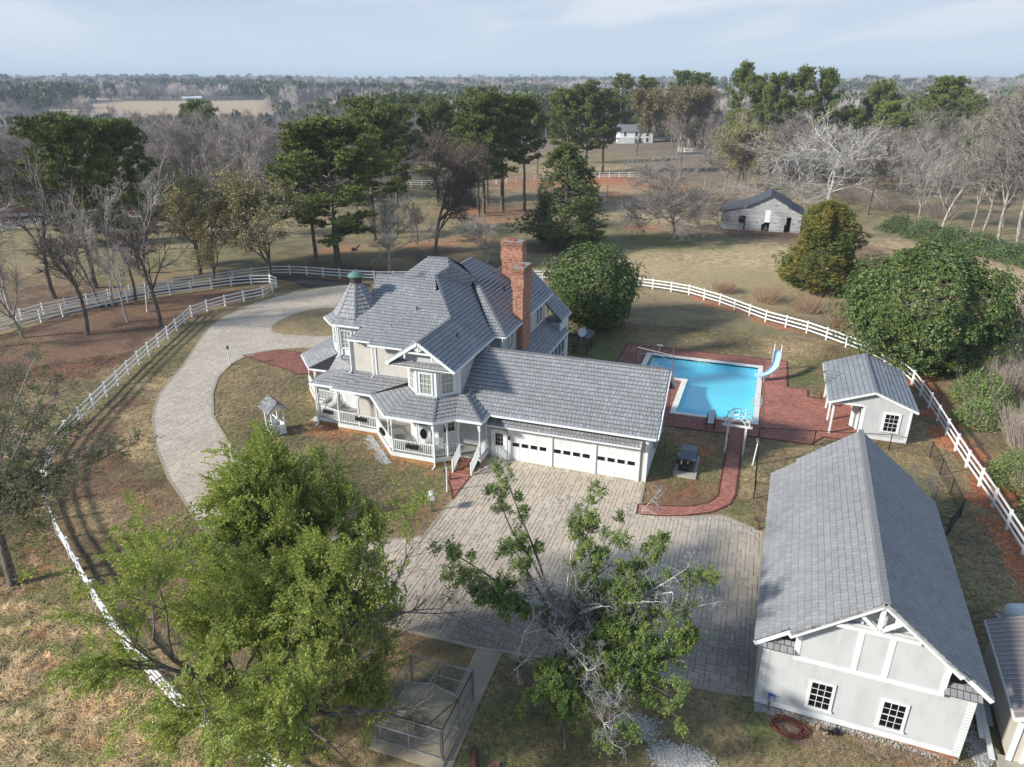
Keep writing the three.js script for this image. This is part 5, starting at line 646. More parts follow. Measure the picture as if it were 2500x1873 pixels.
// ---------- white farmhouse far behind the trees ----------
function farHouse(label, x, z, w, d, h, rise, turn, roofC, wins) {
  const B = thing('farmhouse', label, 'house'), y0 = hgt(x, z) - 0.3; const b = new MB(); b.box(-w / 2, 0, -d / 2, w / 2, h, d / 2); for (const s of [-1, 1]) b.concave([[s * w / 2, h, -d / 2], [s * w / 2, h, d / 2], [s * w / 2, h + rise, 0]], [s, 0, 0]); b.build('wall', M.white, B);
  const r = new MB(), e = 0.5; const n = Math.hypot(rise, d / 2); r.slab([[-w / 2 - e, h - 0.2, d / 2 + 0.4], [w / 2 + e, h - 0.2, d / 2 + 0.4], [w / 2 + e, h + rise + 0.1, 0], [-w / 2 - e, h + rise + 0.1, 0]], [0, d / 2 / n, rise / n], 0.15); r.slab([[w / 2 + e, h - 0.2, -d / 2 - 0.4], [-w / 2 - e, h - 0.2, -d / 2 - 0.4], [-w / 2 - e, h + rise + 0.1, 0], [w / 2 + e, h + rise + 0.1, 0]], [0, d / 2 / n, -rise / n], 0.15); r.build('roof', mat(roofC, 0.8), B);
  for (const [px, py] of wins) { const f = new MB(); f.box(px - 0.55, py - 0.9, d / 2, px + 0.55, py + 0.9, d / 2 + 0.06); const wd = f.build('window', mat([70, 76, 84], 0.2), B); const fr = new MB(); for (const s of [-1, 1]) { fr.box(px + s * 0.6 - 0.06, py - 0.95, d / 2, px + s * 0.6 + 0.06, py + 0.95, d / 2 + 0.1); fr.box(px - 0.6, py + s * 0.93 - 0.06, d / 2, px + 0.6, py + s * 0.93 + 0.06, d / 2 + 0.1); } fr.build('frame', M.white, wd); }
  B.position.set(x, y0, z); B.rotation.y = turn; return B;
}
const fh = farHouse('white two-storey farmhouse half hidden behind the brown oaks', -58, -338, 15, 9, 5.2, 2.6, 0.35, [120, 122, 128], [[-5, 1.6], [-2, 1.6], [2, 1.6], [5, 1.6], [-5, 4.1], [0, 4.1], [5, 4.1]]); { const p = new MB(); p.box(-8.5, 0, 4.5, -1, 2.8, 7); p.build('porch', M.white, fh); }
farHouse('long low white farm building at the edge of the distant tan field', -688, -772, 22, 9, 4, 2, 0.7, [210, 214, 220], [[-7, 2], [0, 2], [7, 2]]);
farHouse('tiny white house among the trees on the distant ridge', -560, -1330, 16, 10, 5, 3, 0.4, [150, 140, 136], [[-4, 2.4], [4, 2.4]]);

// ---------- fences ----------
const unit = new THREE.BoxGeometry(1, 1, 1);
function along(pts, step) { // points at an even spacing
  const L = [0]; for (let i = 1; i < pts.length; i++) L.push(L[i - 1] + Math.hypot(pts[i][0] - pts[i - 1][0], pts[i][1] - pts[i - 1][1])); const T = L[L.length - 1], n = Math.max(1, Math.round(T / step)), o = [];
  for (let k = 0; k <= n; k++) { const s = T * k / n; let i = 1; while (i < pts.length - 1 && L[i] < s) i++; const t = (s - L[i - 1]) / (L[i] - L[i - 1] || 1); o.push([lerp(pts[i - 1][0], pts[i][0], t), lerp(pts[i - 1][1], pts[i][1], t)]); } return o;
}
function railFence(label, pts, { step = 2.45, h = 1.32, joined = false, rails = 3, base = 0 } = {}) {
  const F = thing('rail_fence', label, 'fence', [0, 0, 0], 0, null), P = along(pts, step).map(p => [p[0], Math.max(hgt(p[0], p[1]), -0.15) + base, p[1]]), o = P[0];
  const beam = (a, b, w, hh, name, mb) => { if (mb) { mb.bar(a, b, w, hh); return; } const m = new THREE.Mesh(unit, M.fence); m.name = name; const A = V(...a), Bv = V(...b), d = Bv.clone().sub(A), l = d.length(); m.position.copy(A).add(Bv).multiplyScalar(0.5).sub(V(...o)); m.scale.set(w, hh, l); m.quaternion.setFromRotationMatrix(new THREE.Matrix4().lookAt(V(0, 0, 0), d.clone().negate(), V(0, 1, 0))); F.add(m); };
  const pm = joined ? new MB() : null, rm = joined ? new MB() : null, rel = p => joined ? [p[0] - o[0], p[1] - o[1], p[2] - o[2]] : p;
  const rnd = mulberry(pts.length * 7 + 3);
  P.forEach((p, i) => { const lx = (rnd() - 0.5) * 0.05, lz = (rnd() - 0.5) * 0.05; if (pm) { const q = rel(p); pm.box(q[0] - 0.07, q[1] - 0.2, q[2] - 0.07, q[0] + 0.07, q[1] + h, q[2] + 0.07); } else { const g = new MB(); g.box(-0.068, -0.25, -0.068, 0.068, h, 0.068); g.box(-0.085, h, -0.085, 0.085, h + 0.035, 0.085); const m = new THREE.Mesh(postGeo ??= g.geo(), M.fence); m.name = 'post'; m.position.set(p[0] - o[0], p[1] - o[1], p[2] - o[2]); const nx = P[Math.min(i + 1, P.length - 1)], pv = P[Math.max(i - 1, 0)]; m.rotation.set(lx, Math.atan2(nx[0] - pv[0], nx[2] - pv[2]), lz); F.add(m); }
    if (i) for (let k = 0; k < rails; k++) { const y = 0.38 + k * (h - 0.52) / (rails - 1); const q = P[i - 1]; beam(rel([q[0], q[1] + y + (rnd() - 0.5) * 0.02, q[2]]), rel([p[0], p[1] + y + (rnd() - 0.5) * 0.02, p[2]]), 0.045, 0.14, 'rail', rm); } });
  if (pm) { pm.build('posts', M.fence, F, 'stuff'); rm.build('rails', M.fence, F, 'stuff'); } F.position.set(...o); return F;
}
let postGeo;
railFence('long white three-rail fence curving along the left side and bottom of the drive', FENCE_L);
railFence('white three-rail fence along the near side of the dark asphalt lane', [[-56.1, -69.6], [-56.6, -72.5], [-58.1, -75.4], [-60.2, -74.9], [-62.8, -73.1], [-65, -70.1], [-67.4, -67.3], [-69.6, -64], [-71.2, -60.5], [-72.2, -56.5], [-72.9, -52], [-73.3, -46]]);
railFence('white three-rail fence along the far side of the asphalt lane, passing behind the turret', [[-31, -87.5], [-38, -85], [-44, -82.2], [-48, -81], [-53.4, -80.6], [-58.8, -80.4], [-62, -79], [-64.5, -76.3], [-66.6, -73.2], [-68.8, -70.2], [-71, -67], [-72.8, -63.6], [-74, -60], [-74.8, -56.2], [-75.4, -50.5]]);
railFence('white three-rail fence bordering the back lawn behind the pool', [[-31, -87.5], [-24, -89.4], [-18, -89.6], [-13.2, -89.2], [-7.5, -87.9], [-2.9, -84.4], [1.9, -79.5], [6.7, -76.4], [11.5, -71.5], [13.6, -67.8], [14.3, -64.9]]);
railFence('white three-rail fence running down the right side behind the pool house', [[14.3, -64.9], [14.6, -62.1], [14.9, -58.5], [15.15, -53.5], [15.4, -49.8], [15.75, -46], [16.1, -40.1], [16.4, -35], [16.8, -30]], { h: 1.36 });
railFence('distant white fence crossing the clearing below the tall pines', [[-118, -160], [-104, -166], [-81, -171], [-65, -181], [-56, -190], [-46, -199], [-36, -204], [-25, -207]], { joined: true, step: 2.8, h: 1.5 });
railFence('short far white fence on the rise behind the bare oak', [[-33, -292], [-20, -285], [-8, -260], [-1, -251]], { joined: true, step: 3, h: 1.7 });
railFence('far white fence in front of the tan field behind the bare trees on the right', [[14, -268], [30, -266], [43, -253], [52, -239], [68, -235], [90, -232]], { joined: true, step: 3, h: 1.6 });
railFence('far white fence beside the pale gravel lane on the left', [[-128, -88], [-126, -94], [-124, -99.5], [-120, -105], [-115.5, -111.5], [-113, -118], [-110.5, -128], [-107, -136]], { joined: true, step: 2.8, h: 1.45 });
drape('gravel_lane', [[-150, -95], [-138, -103], [-131, -109], [-124, -118], [-119, -130], [-115, -142], [-108, -156]], 3.2, mat([206, 198, 186], 0.95, { map: speckle }), 'pale gravel lane beyond the far fence on the left');
// chain link
function linkPanel(g, a, b, y0, y1, m, sp = 0.13, w = 0.012, name = 'mesh') {
  const l = Math.hypot(b[0] - a[0], b[1] - a[1]), hh = y1 - y0, mb = new MB(), P = (s, y) => [lerp(a[0], b[0], s / l), y0 + y, lerp(a[1], b[1], s / l)];
  for (let s = -hh; s < l; s += sp) for (const dir of [1, -1]) { let s0 = s, s1 = s + hh, ya = 0, yb = hh; if (s0 < 0) { ya = -s0; s0 = 0; } if (s1 > l) { yb = hh - (s1 - l); s1 = l; } if (s1 - s0 < 0.03) continue; const q = dir > 0 ? [P(s0, ya), P(s1, yb)] : [P(l - s0, ya), P(l - s1, yb)]; mb.tube(q[0], q[1], w / 2, w / 2, 3); } mb.build(name, m, g, 'stuff');
}
function linkFence(label, runs, h, m, cat = 'fence') {
  const F = thing('chain_link_fence', label, cat); const o = runs[0][0];
  for (const pts of runs) { const P = along(pts, 2.6); P.forEach((p, i) => { const mb = new MB(); mb.tube([p[0], -0.1, p[1]], [p[0], h + 0.05, p[1]], 0.035, 0.035, 7, true); mb.build('post', m, F); if (i) { const r = new MB(); r.tube([P[i - 1][0], h, P[i - 1][1]], [p[0], h, p[1]], 0.022, 0.022, 6); r.build('top_rail', m, F); linkPanel(F, P[i - 1], p, 0.03, h, m, 0.14, 0.009); } }); }
  return rebase(F, [o[0], 0, o[1]]);
}
linkFence('black chain-link fence running from the brick path round the pool house side', [[[1.95, -49.2], [5.75, -50.0]], [[5.75, -50.0], [11.2, -51.15], [13.4, -50.7], [13.5, -48.3], [13.75, -43.2], [12.6, -40.7]]], 1.2, M.iron);
linkFence('black chain-link fence between the leaning lamp post and the garage barn', [[[1.95, -49.2], [1.88, -41.2]], [[1.88, -41.2], [3.1, -41.2]]], 1.2, M.iron);
{ const G = thing('fence_gate', 'black chain-link gate with a mid rail right of the garage barn', 'gate'), f = new MB(); const a = [11.35, -40.55], b = [12.5, -40.68]; for (const q of [a, b]) f.tube([q[0], 0.05, q[1]], [q[0], 1.2, q[1]], 0.028, 0.028, 7, true); for (const y of [0.08, 0.66, 1.18]) f.tube([a[0], y, a[1]], [b[0], y, b[1]], 0.024, 0.024, 6); f.build('gate_frame', M.iron, G); linkPanel(G, a, b, 0.08, 1.18, M.iron, 0.13, 0.009); const p = new MB(); p.tube([11.25, -0.1, -40.5], [11.25, 1.3, -40.5], 0.04, 0.04, 8, true); p.build('gate_post', M.iron, G); rebase(G, [11.9, 0, -40.6]); }
// ---------- trees ----------
const TAU = Math.PI * 2;
function perp(d, r) { let x = r() - 0.5, y = r() - 0.5, z = r() - 0.5; const k = x * d[0] + y * d[1] + z * d[2]; x -= k * d[0]; y -= k * d[1]; z -= k * d[2]; const l = Math.hypot(x, y, z) || 1; return [x / l, y / l, z / l]; }
const nrm = d => { const l = Math.hypot(...d) || 1; return [d[0] / l, d[1] / l, d[2] / l]; };
// a branching skeleton; L holds one entry for each order of branching
function grow(mb, tips, p, d, len, r0, lv, L, r) {
  const q = L[lv], n = q.n, seg = len / n, sides = q.sides; let a = p.slice(), ra = r0, k = 0; const kids = [];
  for (let i = 0; i < n; i++) {
    const w = perp(d, r), t = (i + 1) / n; d = nrm([d[0] + w[0] * q.wob, d[1] + w[1] * q.wob + q.up, d[2] + w[2] * q.wob]);
    const b = [a[0] + d[0] * seg, a[1] + d[1] * seg, a[2] + d[2] * seg], rb = Math.max(q.rmin ?? 0.012, r0 * (1 - t * (1 - (q.end ?? 0.3))));
    mb.tube(a, b, ra, rb, sides); if (t > (q.from ?? 0.25)) kids.push([b, d.slice(), rb, t]); a = b; ra = rb;
    if (q.leafAlong && tips) tips.push([...b, ...d]);
  }
  if (tips && lv === L.length - 1) tips.push([...a, ...d]);
  if (lv + 1 < L.length) {
    const c = L[lv + 1], num = Math.max(1, Math.round(c.count * (0.75 + 0.5 * r())));
    for (let i = 0; i < num; i++) { const f = kids.length - 1 - Math.floor(Math.pow(r(), c.bias ?? 1) * kids.length), [b, dd, rb, t] = kids[Math.max(0, f)], w = perp(dd, r), an = c.angle * (0.7 + 0.6 * r()), nd = nrm([dd[0] * Math.cos(an) + w[0] * Math.sin(an), dd[1] * Math.cos(an) + w[1] * Math.sin(an) + (c.lift ?? 0), dd[2] * Math.cos(an) + w[2] * Math.sin(an)]);
      grow(mb, tips, b, nd, len * c.len * (0.7 + 0.6 * r()) * (lv === 0 ? lerp(1, 0.65, t) : 1), Math.max(c.rmin ?? 0.012, Math.min(rb * 0.75, r0 * c.r)), lv + 1, L, r); }
  }
}
function leafTri(mb, c, s, r, col, flat = 0) { // one small leaf: two triangles folded along the midrib
  const d = nrm([r() - 0.5, (r() - 0.5) * (1 - flat), r() - 0.5]), w = perp(d, r), n = [d[1] * w[2] - d[2] * w[1], d[2] * w[0] - d[0] * w[2], d[0] * w[1] - d[1] * w[0]], h = s * 0.28;
  const P = (u, v, k) => [c[0] + d[0] * u + w[0] * v + n[0] * k, c[1] + d[1] * u + w[1] * v + n[1] * k, c[2] + d[2] * u + w[2] * v + n[2] * k];
  mb.color(...col); mb.tri(P(0, 0, 0), P(s * 0.5, h, s * 0.08), P(s, 0, 0)); mb.tri(P(0, 0, 0), P(s, 0, 0), P(s * 0.5, -h, s * 0.08));
}
const foliage = (rough = 0.75, tr = 0) => tr ? new THREE.MeshPhysicalMaterial({ color: 0xffffff, vertexColors: true, roughness: rough, transmission: tr, thickness: 0, side: THREE.DoubleSide }) : new THREE.MeshStandardMaterial({ color: 0xffffff, vertexColors: true, roughness: rough, side: THREE.DoubleSide });
const FOL = foliage(0.8), FOLG = foliage(0.5);
// --- kinds (each about 10 m high, scaled when placed)
function bareTree(seed, { bole = 0.3, spread = 1, upright = 0.06, twigs = 7, m = M.barkGrey, marc = 0, ang = 0.75, dense = 1 }) {
  const g = new THREE.Group(), r = mulberry(seed), mb = new MB(), tw = new MB(), tips = [];
  const L = [{ n: 7, wob: 0.13, up: 0.05, sides: 7, end: 0.35, from: bole }, { count: 9 * dense, n: 5, wob: 0.22, up: upright, sides: 5, len: 0.55 * spread, r: 0.5, angle: ang, bias: 0.9, from: 0.2, end: 0.38 }, { count: 6 * dense, n: 4, wob: 0.25, up: upright * 0.8, sides: 4, len: 0.52, r: 0.5, angle: 0.65, from: 0.2, end: 0.4, rmin: 0.028 }, { count: 7 * dense, n: 3, wob: 0.25, up: 0.04, sides: 3, len: 0.55, r: 0.5, angle: 0.6, from: 0.1, rmin: 0.017 }, { count: twigs, n: 2, wob: 0.3, up: 0.03, sides: 3, len: 0.6, r: 0.6, angle: 0.6, rmin: 0.011, end: 0.6 }];
  // trunk and limbs in one mesh, fine twigs in another
  const all = new MB(); grow(all, tips, [0, -0.3, 0], nrm([(r() - 0.5) * 0.12, 1, (r() - 0.5) * 0.12]), 7.6, 0.19, 0, L, r);
  all.build('trunk', m, g);
  if (marc) { const lf = new MB(); for (const t of tips) { if (r() > marc) continue; for (let i = 0; i < 3; i++) { const k = 0.8 + 0.5 * r(); leafTri(lf, [t[0] + (r() - 0.5) * 0.25, t[1] + (r() - 0.5) * 0.25, t[2] + (r() - 0.5) * 0.25], 0.16, r, [0.16 * k, 0.085 * k, 0.05 * k]); } } lf.build('dry_leaves', FOL, g); }
  return { g, tips };
}
function leafyTree(seed, { bole = 0.25, cols, n = 5, size = 0.17, spread = 1, m = M.bark, density = 1, twigs = 5 }) { // thin olive crowns still holding small leaves
  const { g, tips } = bareTree(seed, { bole, spread, twigs, m }), r = mulberry(seed + 5), lf = new MB();
  for (const t of tips) { if (r() > density) continue; const ch = cols[Math.floor(r() * cols.length)]; for (let i = 0; i < n; i++) { const k = 0.7 + 0.6 * r(); leafTri(lf, [t[0] + (r() - 0.5) * 0.5, t[1] + (r() - 0.5) * 0.5, t[2] + (r() - 0.5) * 0.5], size * (0.7 + 0.6 * r()), r, ch.map(v => v * k)); } }
  lf.build('crown', FOL, g); return { g };
}
function needleTuft(mb, c, R, r, base, n = 11) {
  const up = nrm([(r() - 0.5) * 0.9, 0.9, (r() - 0.5) * 0.9]);
  for (let i = 0; i < n; i++) { const d = nrm([up[0] + (r() - 0.5) * 2.2, up[1] * 0.6 + (r() - 0.35) * 1.4, up[2] + (r() - 0.5) * 2.2]), w = perp(d, r), l = R * (0.6 + 0.6 * r()), h = R * 0.1, k = 0.65 + 0.7 * r(); mb.color(base[0] * k, base[1] * k, base[2] * k); mb.tri([c[0] - w[0] * h, c[1] - w[1] * h, c[2] - w[2] * h], [c[0] + w[0] * h, c[1] + w[1] * h, c[2] + w[2] * h], [c[0] + d[0] * l, c[1] + d[1] * l, c[2] + d[2] * l]); }
}
function pine(seed, { bare = 0.38, R = 2.7, full = 1, gaps = 0.15, flatTop = 0.5 }) { // 10 m high
  const g = new THREE.Group(), r = mulberry(seed), mb = new MB(), lf = new MB(), H = 10; let lx = 0, lz = 0; const spine = []; const sx = (r() - 0.5) * 0.6, sz = (r() - 0.5) * 0.6; let p = [0, -0.3, 0];
  for (let i = 1; i <= 12; i++) { const t = i / 12, q = [sx * t * t + (r() - 0.5) * 0.06, H * 0.97 * t, sz * t * t + (r() - 0.5) * 0.06]; mb.tube(p, q, 0.19 * (1 - (i - 1) / 12.5), 0.19 * (1 - i / 12.5), 7); spine.push(q); p = q; }
  const nb = Math.round(66 * full);
  for (let i = 0; i < nb; i++) { const t = Math.pow(r(), 0.85), y = H * lerp(bare, 0.97, t), k = Math.min(11, Math.floor(y / H / 0.97 * 12)), s = spine[k]; if (r() < gaps * (1 - t)) continue;
    const prof = Math.pow(Math.sin(Math.PI * clamp(0.16 + 0.80 * t, 0, 1)), flatTop) * (0.75 + 0.5 * r()), l = R * prof, a = i * 2.4 + r(), el = lerp(-0.12, 0.75, t) + (r() - 0.5) * 0.35, d = [Math.cos(a) * Math.cos(el), Math.sin(el), Math.sin(a) * Math.cos(el)]; let q = [s[0], y, s[2]];
    const steps = 4; let dd = d; for (let j = 1; j <= steps; j++) { dd = nrm([dd[0] + (r() - 0.5) * 0.3, dd[1] + 0.06 + (r() - 0.5) * 0.2, dd[2] + (r() - 0.5) * 0.3]); const e = [q[0] + dd[0] * l / steps, q[1] + dd[1] * l / steps, q[2] + dd[2] * l / steps]; mb.tube(q, e, 0.05 * (1 - (j - 1) / 4.6), 0.05 * (1 - j / 4.6), 4); q = e;
      if (j >= 2) { const cl = r() < 0.3 ? 0.8 : 1, nt = Math.round((j === steps ? 17 : 12) * full); for (let m = 0; m < nt; m++) { const sp = 0.55 * (j === steps ? 1 : 0.8), c = [q[0] + (r() - 0.5) * sp * 1.6, q[1] + (r() - 0.3) * sp * 0.8, q[2] + (r() - 0.5) * sp * 1.6], warm = r(); needleTuft(lf, c, 0.34, r, [lerp(0.10, 0.20, warm) * cl, lerp(0.145, 0.225, warm) * cl, lerp(0.04, 0.045, warm) * cl]); } } } }
  mb.build('trunk', M.bark, g); lf.build('crown', FOL, g); return { g };
}
function cedar(seed, { R = 3.6, cols, lean = 0, gaps = 0, n = 5600 }) { // ragged red cedar, upright sprays almost to the ground
  const g = new THREE.Group(), r = mulberry(seed), mb = new MB(), lf = new MB(); mb.tube([0, -0.3, 0], [0.1, 5, 0], 0.26, 0.16, 7); mb.tube([0.1, 5, 0], [lean, 9.6, 0], 0.16, 0.03, 6);
  const prof = (t, a) => R * Math.pow(1 - t, 0.58) * (0.45 + 1.0 * vn(a * 1.9 + seed, t * 5.5)) * (0.55 + 0.45 * sstep(0, 0.14, t)) + 0.12;
  for (let i = 0; i < 70; i++) { const t = r() * 0.92, a = r() * TAU, l = prof(t, a) * 0.9, y = 0.5 + 9 * t; mb.tube([lean * t, y, 0], [lean * t + Math.cos(a) * l, y + l * 0.28, Math.sin(a) * l], 0.05, 0.012, 4); }
  for (let i = 0; i < n; i++) { const t = Math.pow(r(), 1.25), a = r() * TAU, l = prof(t, a), q = Math.sqrt(0.3 + 0.7 * r()), lump = vn(a * 3.1 + 9, t * 11 + seed); if (lump < gaps && r() < 0.85) continue; const base = cols[Math.floor(clamp(lump * 1.1) * cols.length * 0.999)], c = [lean * t + Math.cos(a) * l * q, 0.35 + 9.3 * t + (r() - 0.5) * 0.5 + l * q * 0.12, Math.sin(a) * l * q]; needleTuft(lf, c, 0.36, r, base, 9); }
  mb.build('trunk', M.barkDark, g); lf.build('crown', FOL, g); return { g };
}
function magnolia(seed, { rx, ry, rz, n, leaf = 0.24 }) { // real size, dense rosettes of glossy leaves on a lumpy crown
  const g = new THREE.Group(), r = mulberry(seed), mb = new MB(), lf = new MB(); mb.tube([0, -0.3, 0], [0.1, ry * 0.9, 0], 0.3, 0.2, 8); mb.tube([0.1, ry * 0.9, 0], [0, ry * 1.75, 0], 0.2, 0.05, 6); for (let i = 0; i < 40; i++) { const a = r() * TAU, y = lerp(0.8, ry * 1.6, r()), k = Math.sin(Math.PI * clamp(y / (2 * ry))) * 0.9; mb.tube([0, y, 0], [Math.cos(a) * rx * k, y + 0.5, Math.sin(a) * rz * k], 0.07, 0.015, 4); }
  const lobes = []; for (let i = 0; i < 74; i++) { const u = r() * 2 - 1, a = r() * TAU, s = Math.sqrt(1 - u * u); const q = 0.62 + 0.36 * r(); lobes.push([rx * q * s * Math.cos(a), ry + ry * q * u, rz * q * s * Math.sin(a), (0.13 + 0.22 * r() * r() + 0.06 * r()) * (rx + rz) / 2]); }
  for (let i = 0; i < n; i++) { const L = lobes[Math.floor(r() * lobes.length)], inner = r() < 0.14, u = r() * 2 - 1, a = r() * TAU, s = Math.sqrt(1 - u * u), R = L[3] * (inner ? r() : 0.88 + 0.22 * r()), shell = r() < 0.55, K = (0.56 + 0.46 * vn(Math.cos(a) * s * 2.9 + seed, u * 2.9 + Math.sin(a) * s * 2.5 + 7) + 0.22 * vn(Math.cos(a) * s * 7 + 3, u * 6 + Math.sin(a) * s * 6)) * (0.9 + 0.1 * r()), c = shell ? [rx * K * s * Math.cos(a), ry + ry * K * u, rz * K * s * Math.sin(a)] : [L[0] + R * s * Math.cos(a), L[1] + R * u, L[2] + R * s * Math.sin(a)]; if (c[1] < 0.25) continue; const e = Math.hypot(c[0] / rx, (c[1] - ry) / ry, c[2] / rz); if (e < 0.62 && r() < 0.75) continue;
    const out = nrm([c[0] / rx, (c[1] - ry) / ry + 0.35, c[2] / rz]), old = r(); for (let k = 0; k < 7; k++) { const an = k / 7 * TAU + r(), w = perp(out, r), d = nrm([w[0] + out[0] * 0.45, w[1] + out[1] * 0.45, w[2] + out[2] * 0.45]), z = perp(d, r), l = leaf * (0.7 + 0.5 * r()), h = l * 0.2, t = 0.7 + 0.6 * r(), base = old > 0.97 ? [0.15, 0.12, 0.045] : old > 0.7 ? [0.14, 0.18, 0.04] : [0.085, 0.14, 0.036]; lf.color(base[0] * t, base[1] * t, base[2] * t); const P = (x, y) => [c[0] + d[0] * x + z[0] * y, c[1] + d[1] * x + z[1] * y, c[2] + d[2] * x + z[2] * y]; lf.tri(P(0, 0), P(l * 0.5, h), P(l, 0)); lf.tri(P(0, 0), P(l, 0), P(l * 0.5, -h)); } }
  mb.build('trunk', M.bark, g); lf.build('crown', FOLG, g); return { g };
}
function extent(proto) { // height, and the radius that holds most of the crown
  if (proto.e) return proto.e; let H = 0; const rs = []; proto.g.children.forEach(c => { const p = c.geometry.attributes.position; for (let i = 0; i < p.count; i += 7) { H = Math.max(H, p.getY(i)); if (p.getY(i) > 1) rs.push(Math.hypot(p.getX(i), p.getZ(i))); } }); rs.sort((a, b) => a - b); return proto.e = [H * 0.985, rs[Math.floor(rs.length * 0.95)]];
}
// placing: the first of a kind is the model itself, the rest are clones
function plant(name, label, proto, x, z, h, rad, turn, group) {
  const o = proto.g.clone(); o.name = numbered(name); const e = extent(proto), s = h / e[0], w = rad ? rad / e[1] : s; o.scale.set(w, s, w); o.rotation.y = turn; o.position.set(x, hgt(x, z), z); scene.add(o); return tag(o, label, 'tree', group);
}
const PR = {
  b0: { ...bareTree(1001, {}), r: 3.9 }, b1: { ...bareTree(1002, { bole: 0.35, spread: 0.9, upright: 0.1 }), r: 3.6 }, b2: { ...bareTree(1003, { bole: 0.2, spread: 1.1, upright: 0.08, m: M.barkPale }), r: 4.2 }, b3: { ...bareTree(1004, { bole: 0.45, spread: 0.75, upright: 0.11, ang: 0.55, m: M.barkDark }), r: 3.1 },
  lace0: { ...bareTree(1021, { bole: 0.3, spread: 0.95, upright: 0.09, m: M.barkPale, twigs: 4, dense: 0.85 }) }, lace1: { ...bareTree(1022, { bole: 0.22, spread: 1.0, upright: 0.07, m: M.barkGrey, twigs: 4, dense: 0.85 }) }, lace2: { ...bareTree(1023, { bole: 0.4, spread: 0.8, upright: 0.1, ang: 0.6, m: M.barkDark, twigs: 4, dense: 0.8 }) },
  spread: { ...bareTree(1005, { bole: 0.04, spread: 1.6, upright: 0.0, ang: 1.1, m: M.barkLichen, twigs: 7, dense: 1.1 }), r: 6.2 }, low: { ...bareTree(1006, { bole: 0.06, spread: 1.1, upright: 0.09, ang: 0.6, m: M.barkPale }), r: 4.4 },
  oak: { ...bareTree(1007, { bole: 0.22, spread: 1.4, upright: 0.0, ang: 1.05, m: M.barkGrey, marc: 0.10, twigs: 9, dense: 1.35 }), r: 5.6 }, maple: { ...bareTree(1008, { bole: 0.28, spread: 1.0, upright: 0.06, ang: 0.8, m: M.bark, marc: 0.12, twigs: 9, dense: 1.15 }), r: 4.2 },
  olive0: { ...leafyTree(1011, { cols: [[0.35, 0.3, 0.105], [0.29, 0.27, 0.12], [0.38, 0.28, 0.1]], n: 9, size: 0.16 }), r: 3.9 }, olive1: { ...leafyTree(1012, { cols: [[0.34, 0.3, 0.12], [0.28, 0.26, 0.12]], n: 9, size: 0.16, spread: 1.15 }), r: 4.2 },
  brown: { ...leafyTree(1013, { cols: [[0.22, 0.165, 0.08], [0.17, 0.165, 0.075], [0.24, 0.165, 0.075]], n: 6, size: 0.26, spread: 1.0, bole: 0.15 }), r: 4.0 },
  p0: { ...pine(2001, {}), r: 2.75 }, p1: { ...pine(2002, { bare: 0.45, R: 2.4 }), r: 2.5 }, p2: { ...pine(2003, { bare: 0.3, R: 3.2, full: 1.15 }), r: 3.2 }, p3: { ...pine(2004, { bare: 0.55, R: 2.2, full: 0.8, gaps: 0.4 }), r: 2.3 }, p4: { ...pine(2005, { bare: 0.22, R: 2.9, full: 1.3, flatTop: 0.7 }), r: 2.9 },
};
const T = (k, name, label, x, z, h, r, t = 0) => plant(name, label, PR[k], x, z, h, r, t);
// pines
T('p4', 'pine_tree', 'big dark pine standing just behind the driveway fence, left of the turret', -55, -84.7, 20.3, 7.4, 0.4);
T('p0', 'pine_tree', 'pine with thinner trunk directly left of the big pine behind the drive', -61.7, -89.5, 19, 4.6, 1.4);
T('p2', 'pine_tree', 'tall broad pine whose crown rises behind and right of the big pine', -61, -106, 22.5, 5.6, 2.2);
T('p4', 'pine_tree', 'broad sunlit pine, larger of the pair above the left woods', -79, -66.2, 21, 5.0, 3.1);
T('p4', 'pine_tree', 'narrower round-topped pine, right one of the pair above the left woods', -79.6, -73.8, 20.2, 4.2, 0.9);
T('p1', 'pine_tree', 'dark pine cut off by the left edge of the picture', -112, -78, 18, 4.0, 2.6);
T('p4', 'pine_tree', 'small dense pine seen low between the left woods and the lane', -96, -92, 9, 3.4, 2.0);
[[-52.3, -131.7, 19, 5, 'p1', 'left pine of the clump behind the red-topped maple'], [-52.6, -135.5, 23.8, 6.4, 'p2', 'tallest broad pine of the clump behind the red-topped maple'], [-55.5, -145, 21, 4.6, 'p0', 'pine at the back left of the clump behind the red-topped maple'], [-50.1, -139.5, 22.5, 5.4, 'p3', 'open-crowned pine in the middle of the clump in the back clearing'], [-46.5, -143, 22.6, 4.6, 'p1', 'slim pine at the right end of the clump in the back clearing'], [-74, -139, 20.5, 4.6, 'p4', 'dense dark pine left of the clearing clump, behind the olive brush'], [-67.5, -146, 21.8, 4.8, 'p2', 'second dense dark pine left of the clearing clump'], [-63.7, -235, 23, 5.4, 'p0', 'far left pine of the row beyond the distant white fence'], [-54.5, -207, 23.2, 5.4, 'p4', 'full pine in the row beyond the distant white fence'], [-48.9, -207.5, 25.4, 5.6, 'p2', 'tallest pine in the row beyond the distant white fence'], [-45, -212, 23.2, 5.6, 'p0', 'right pine in the row beyond the distant white fence'], [-60, -196, 18, 2.4, 'p3', 'thin half-dead pine in the middle of the back clearing']].forEach(([x, z, h, r, k, l], i) => T(k, 'pine_tree', l, x, z, h, r, i * 1.3));
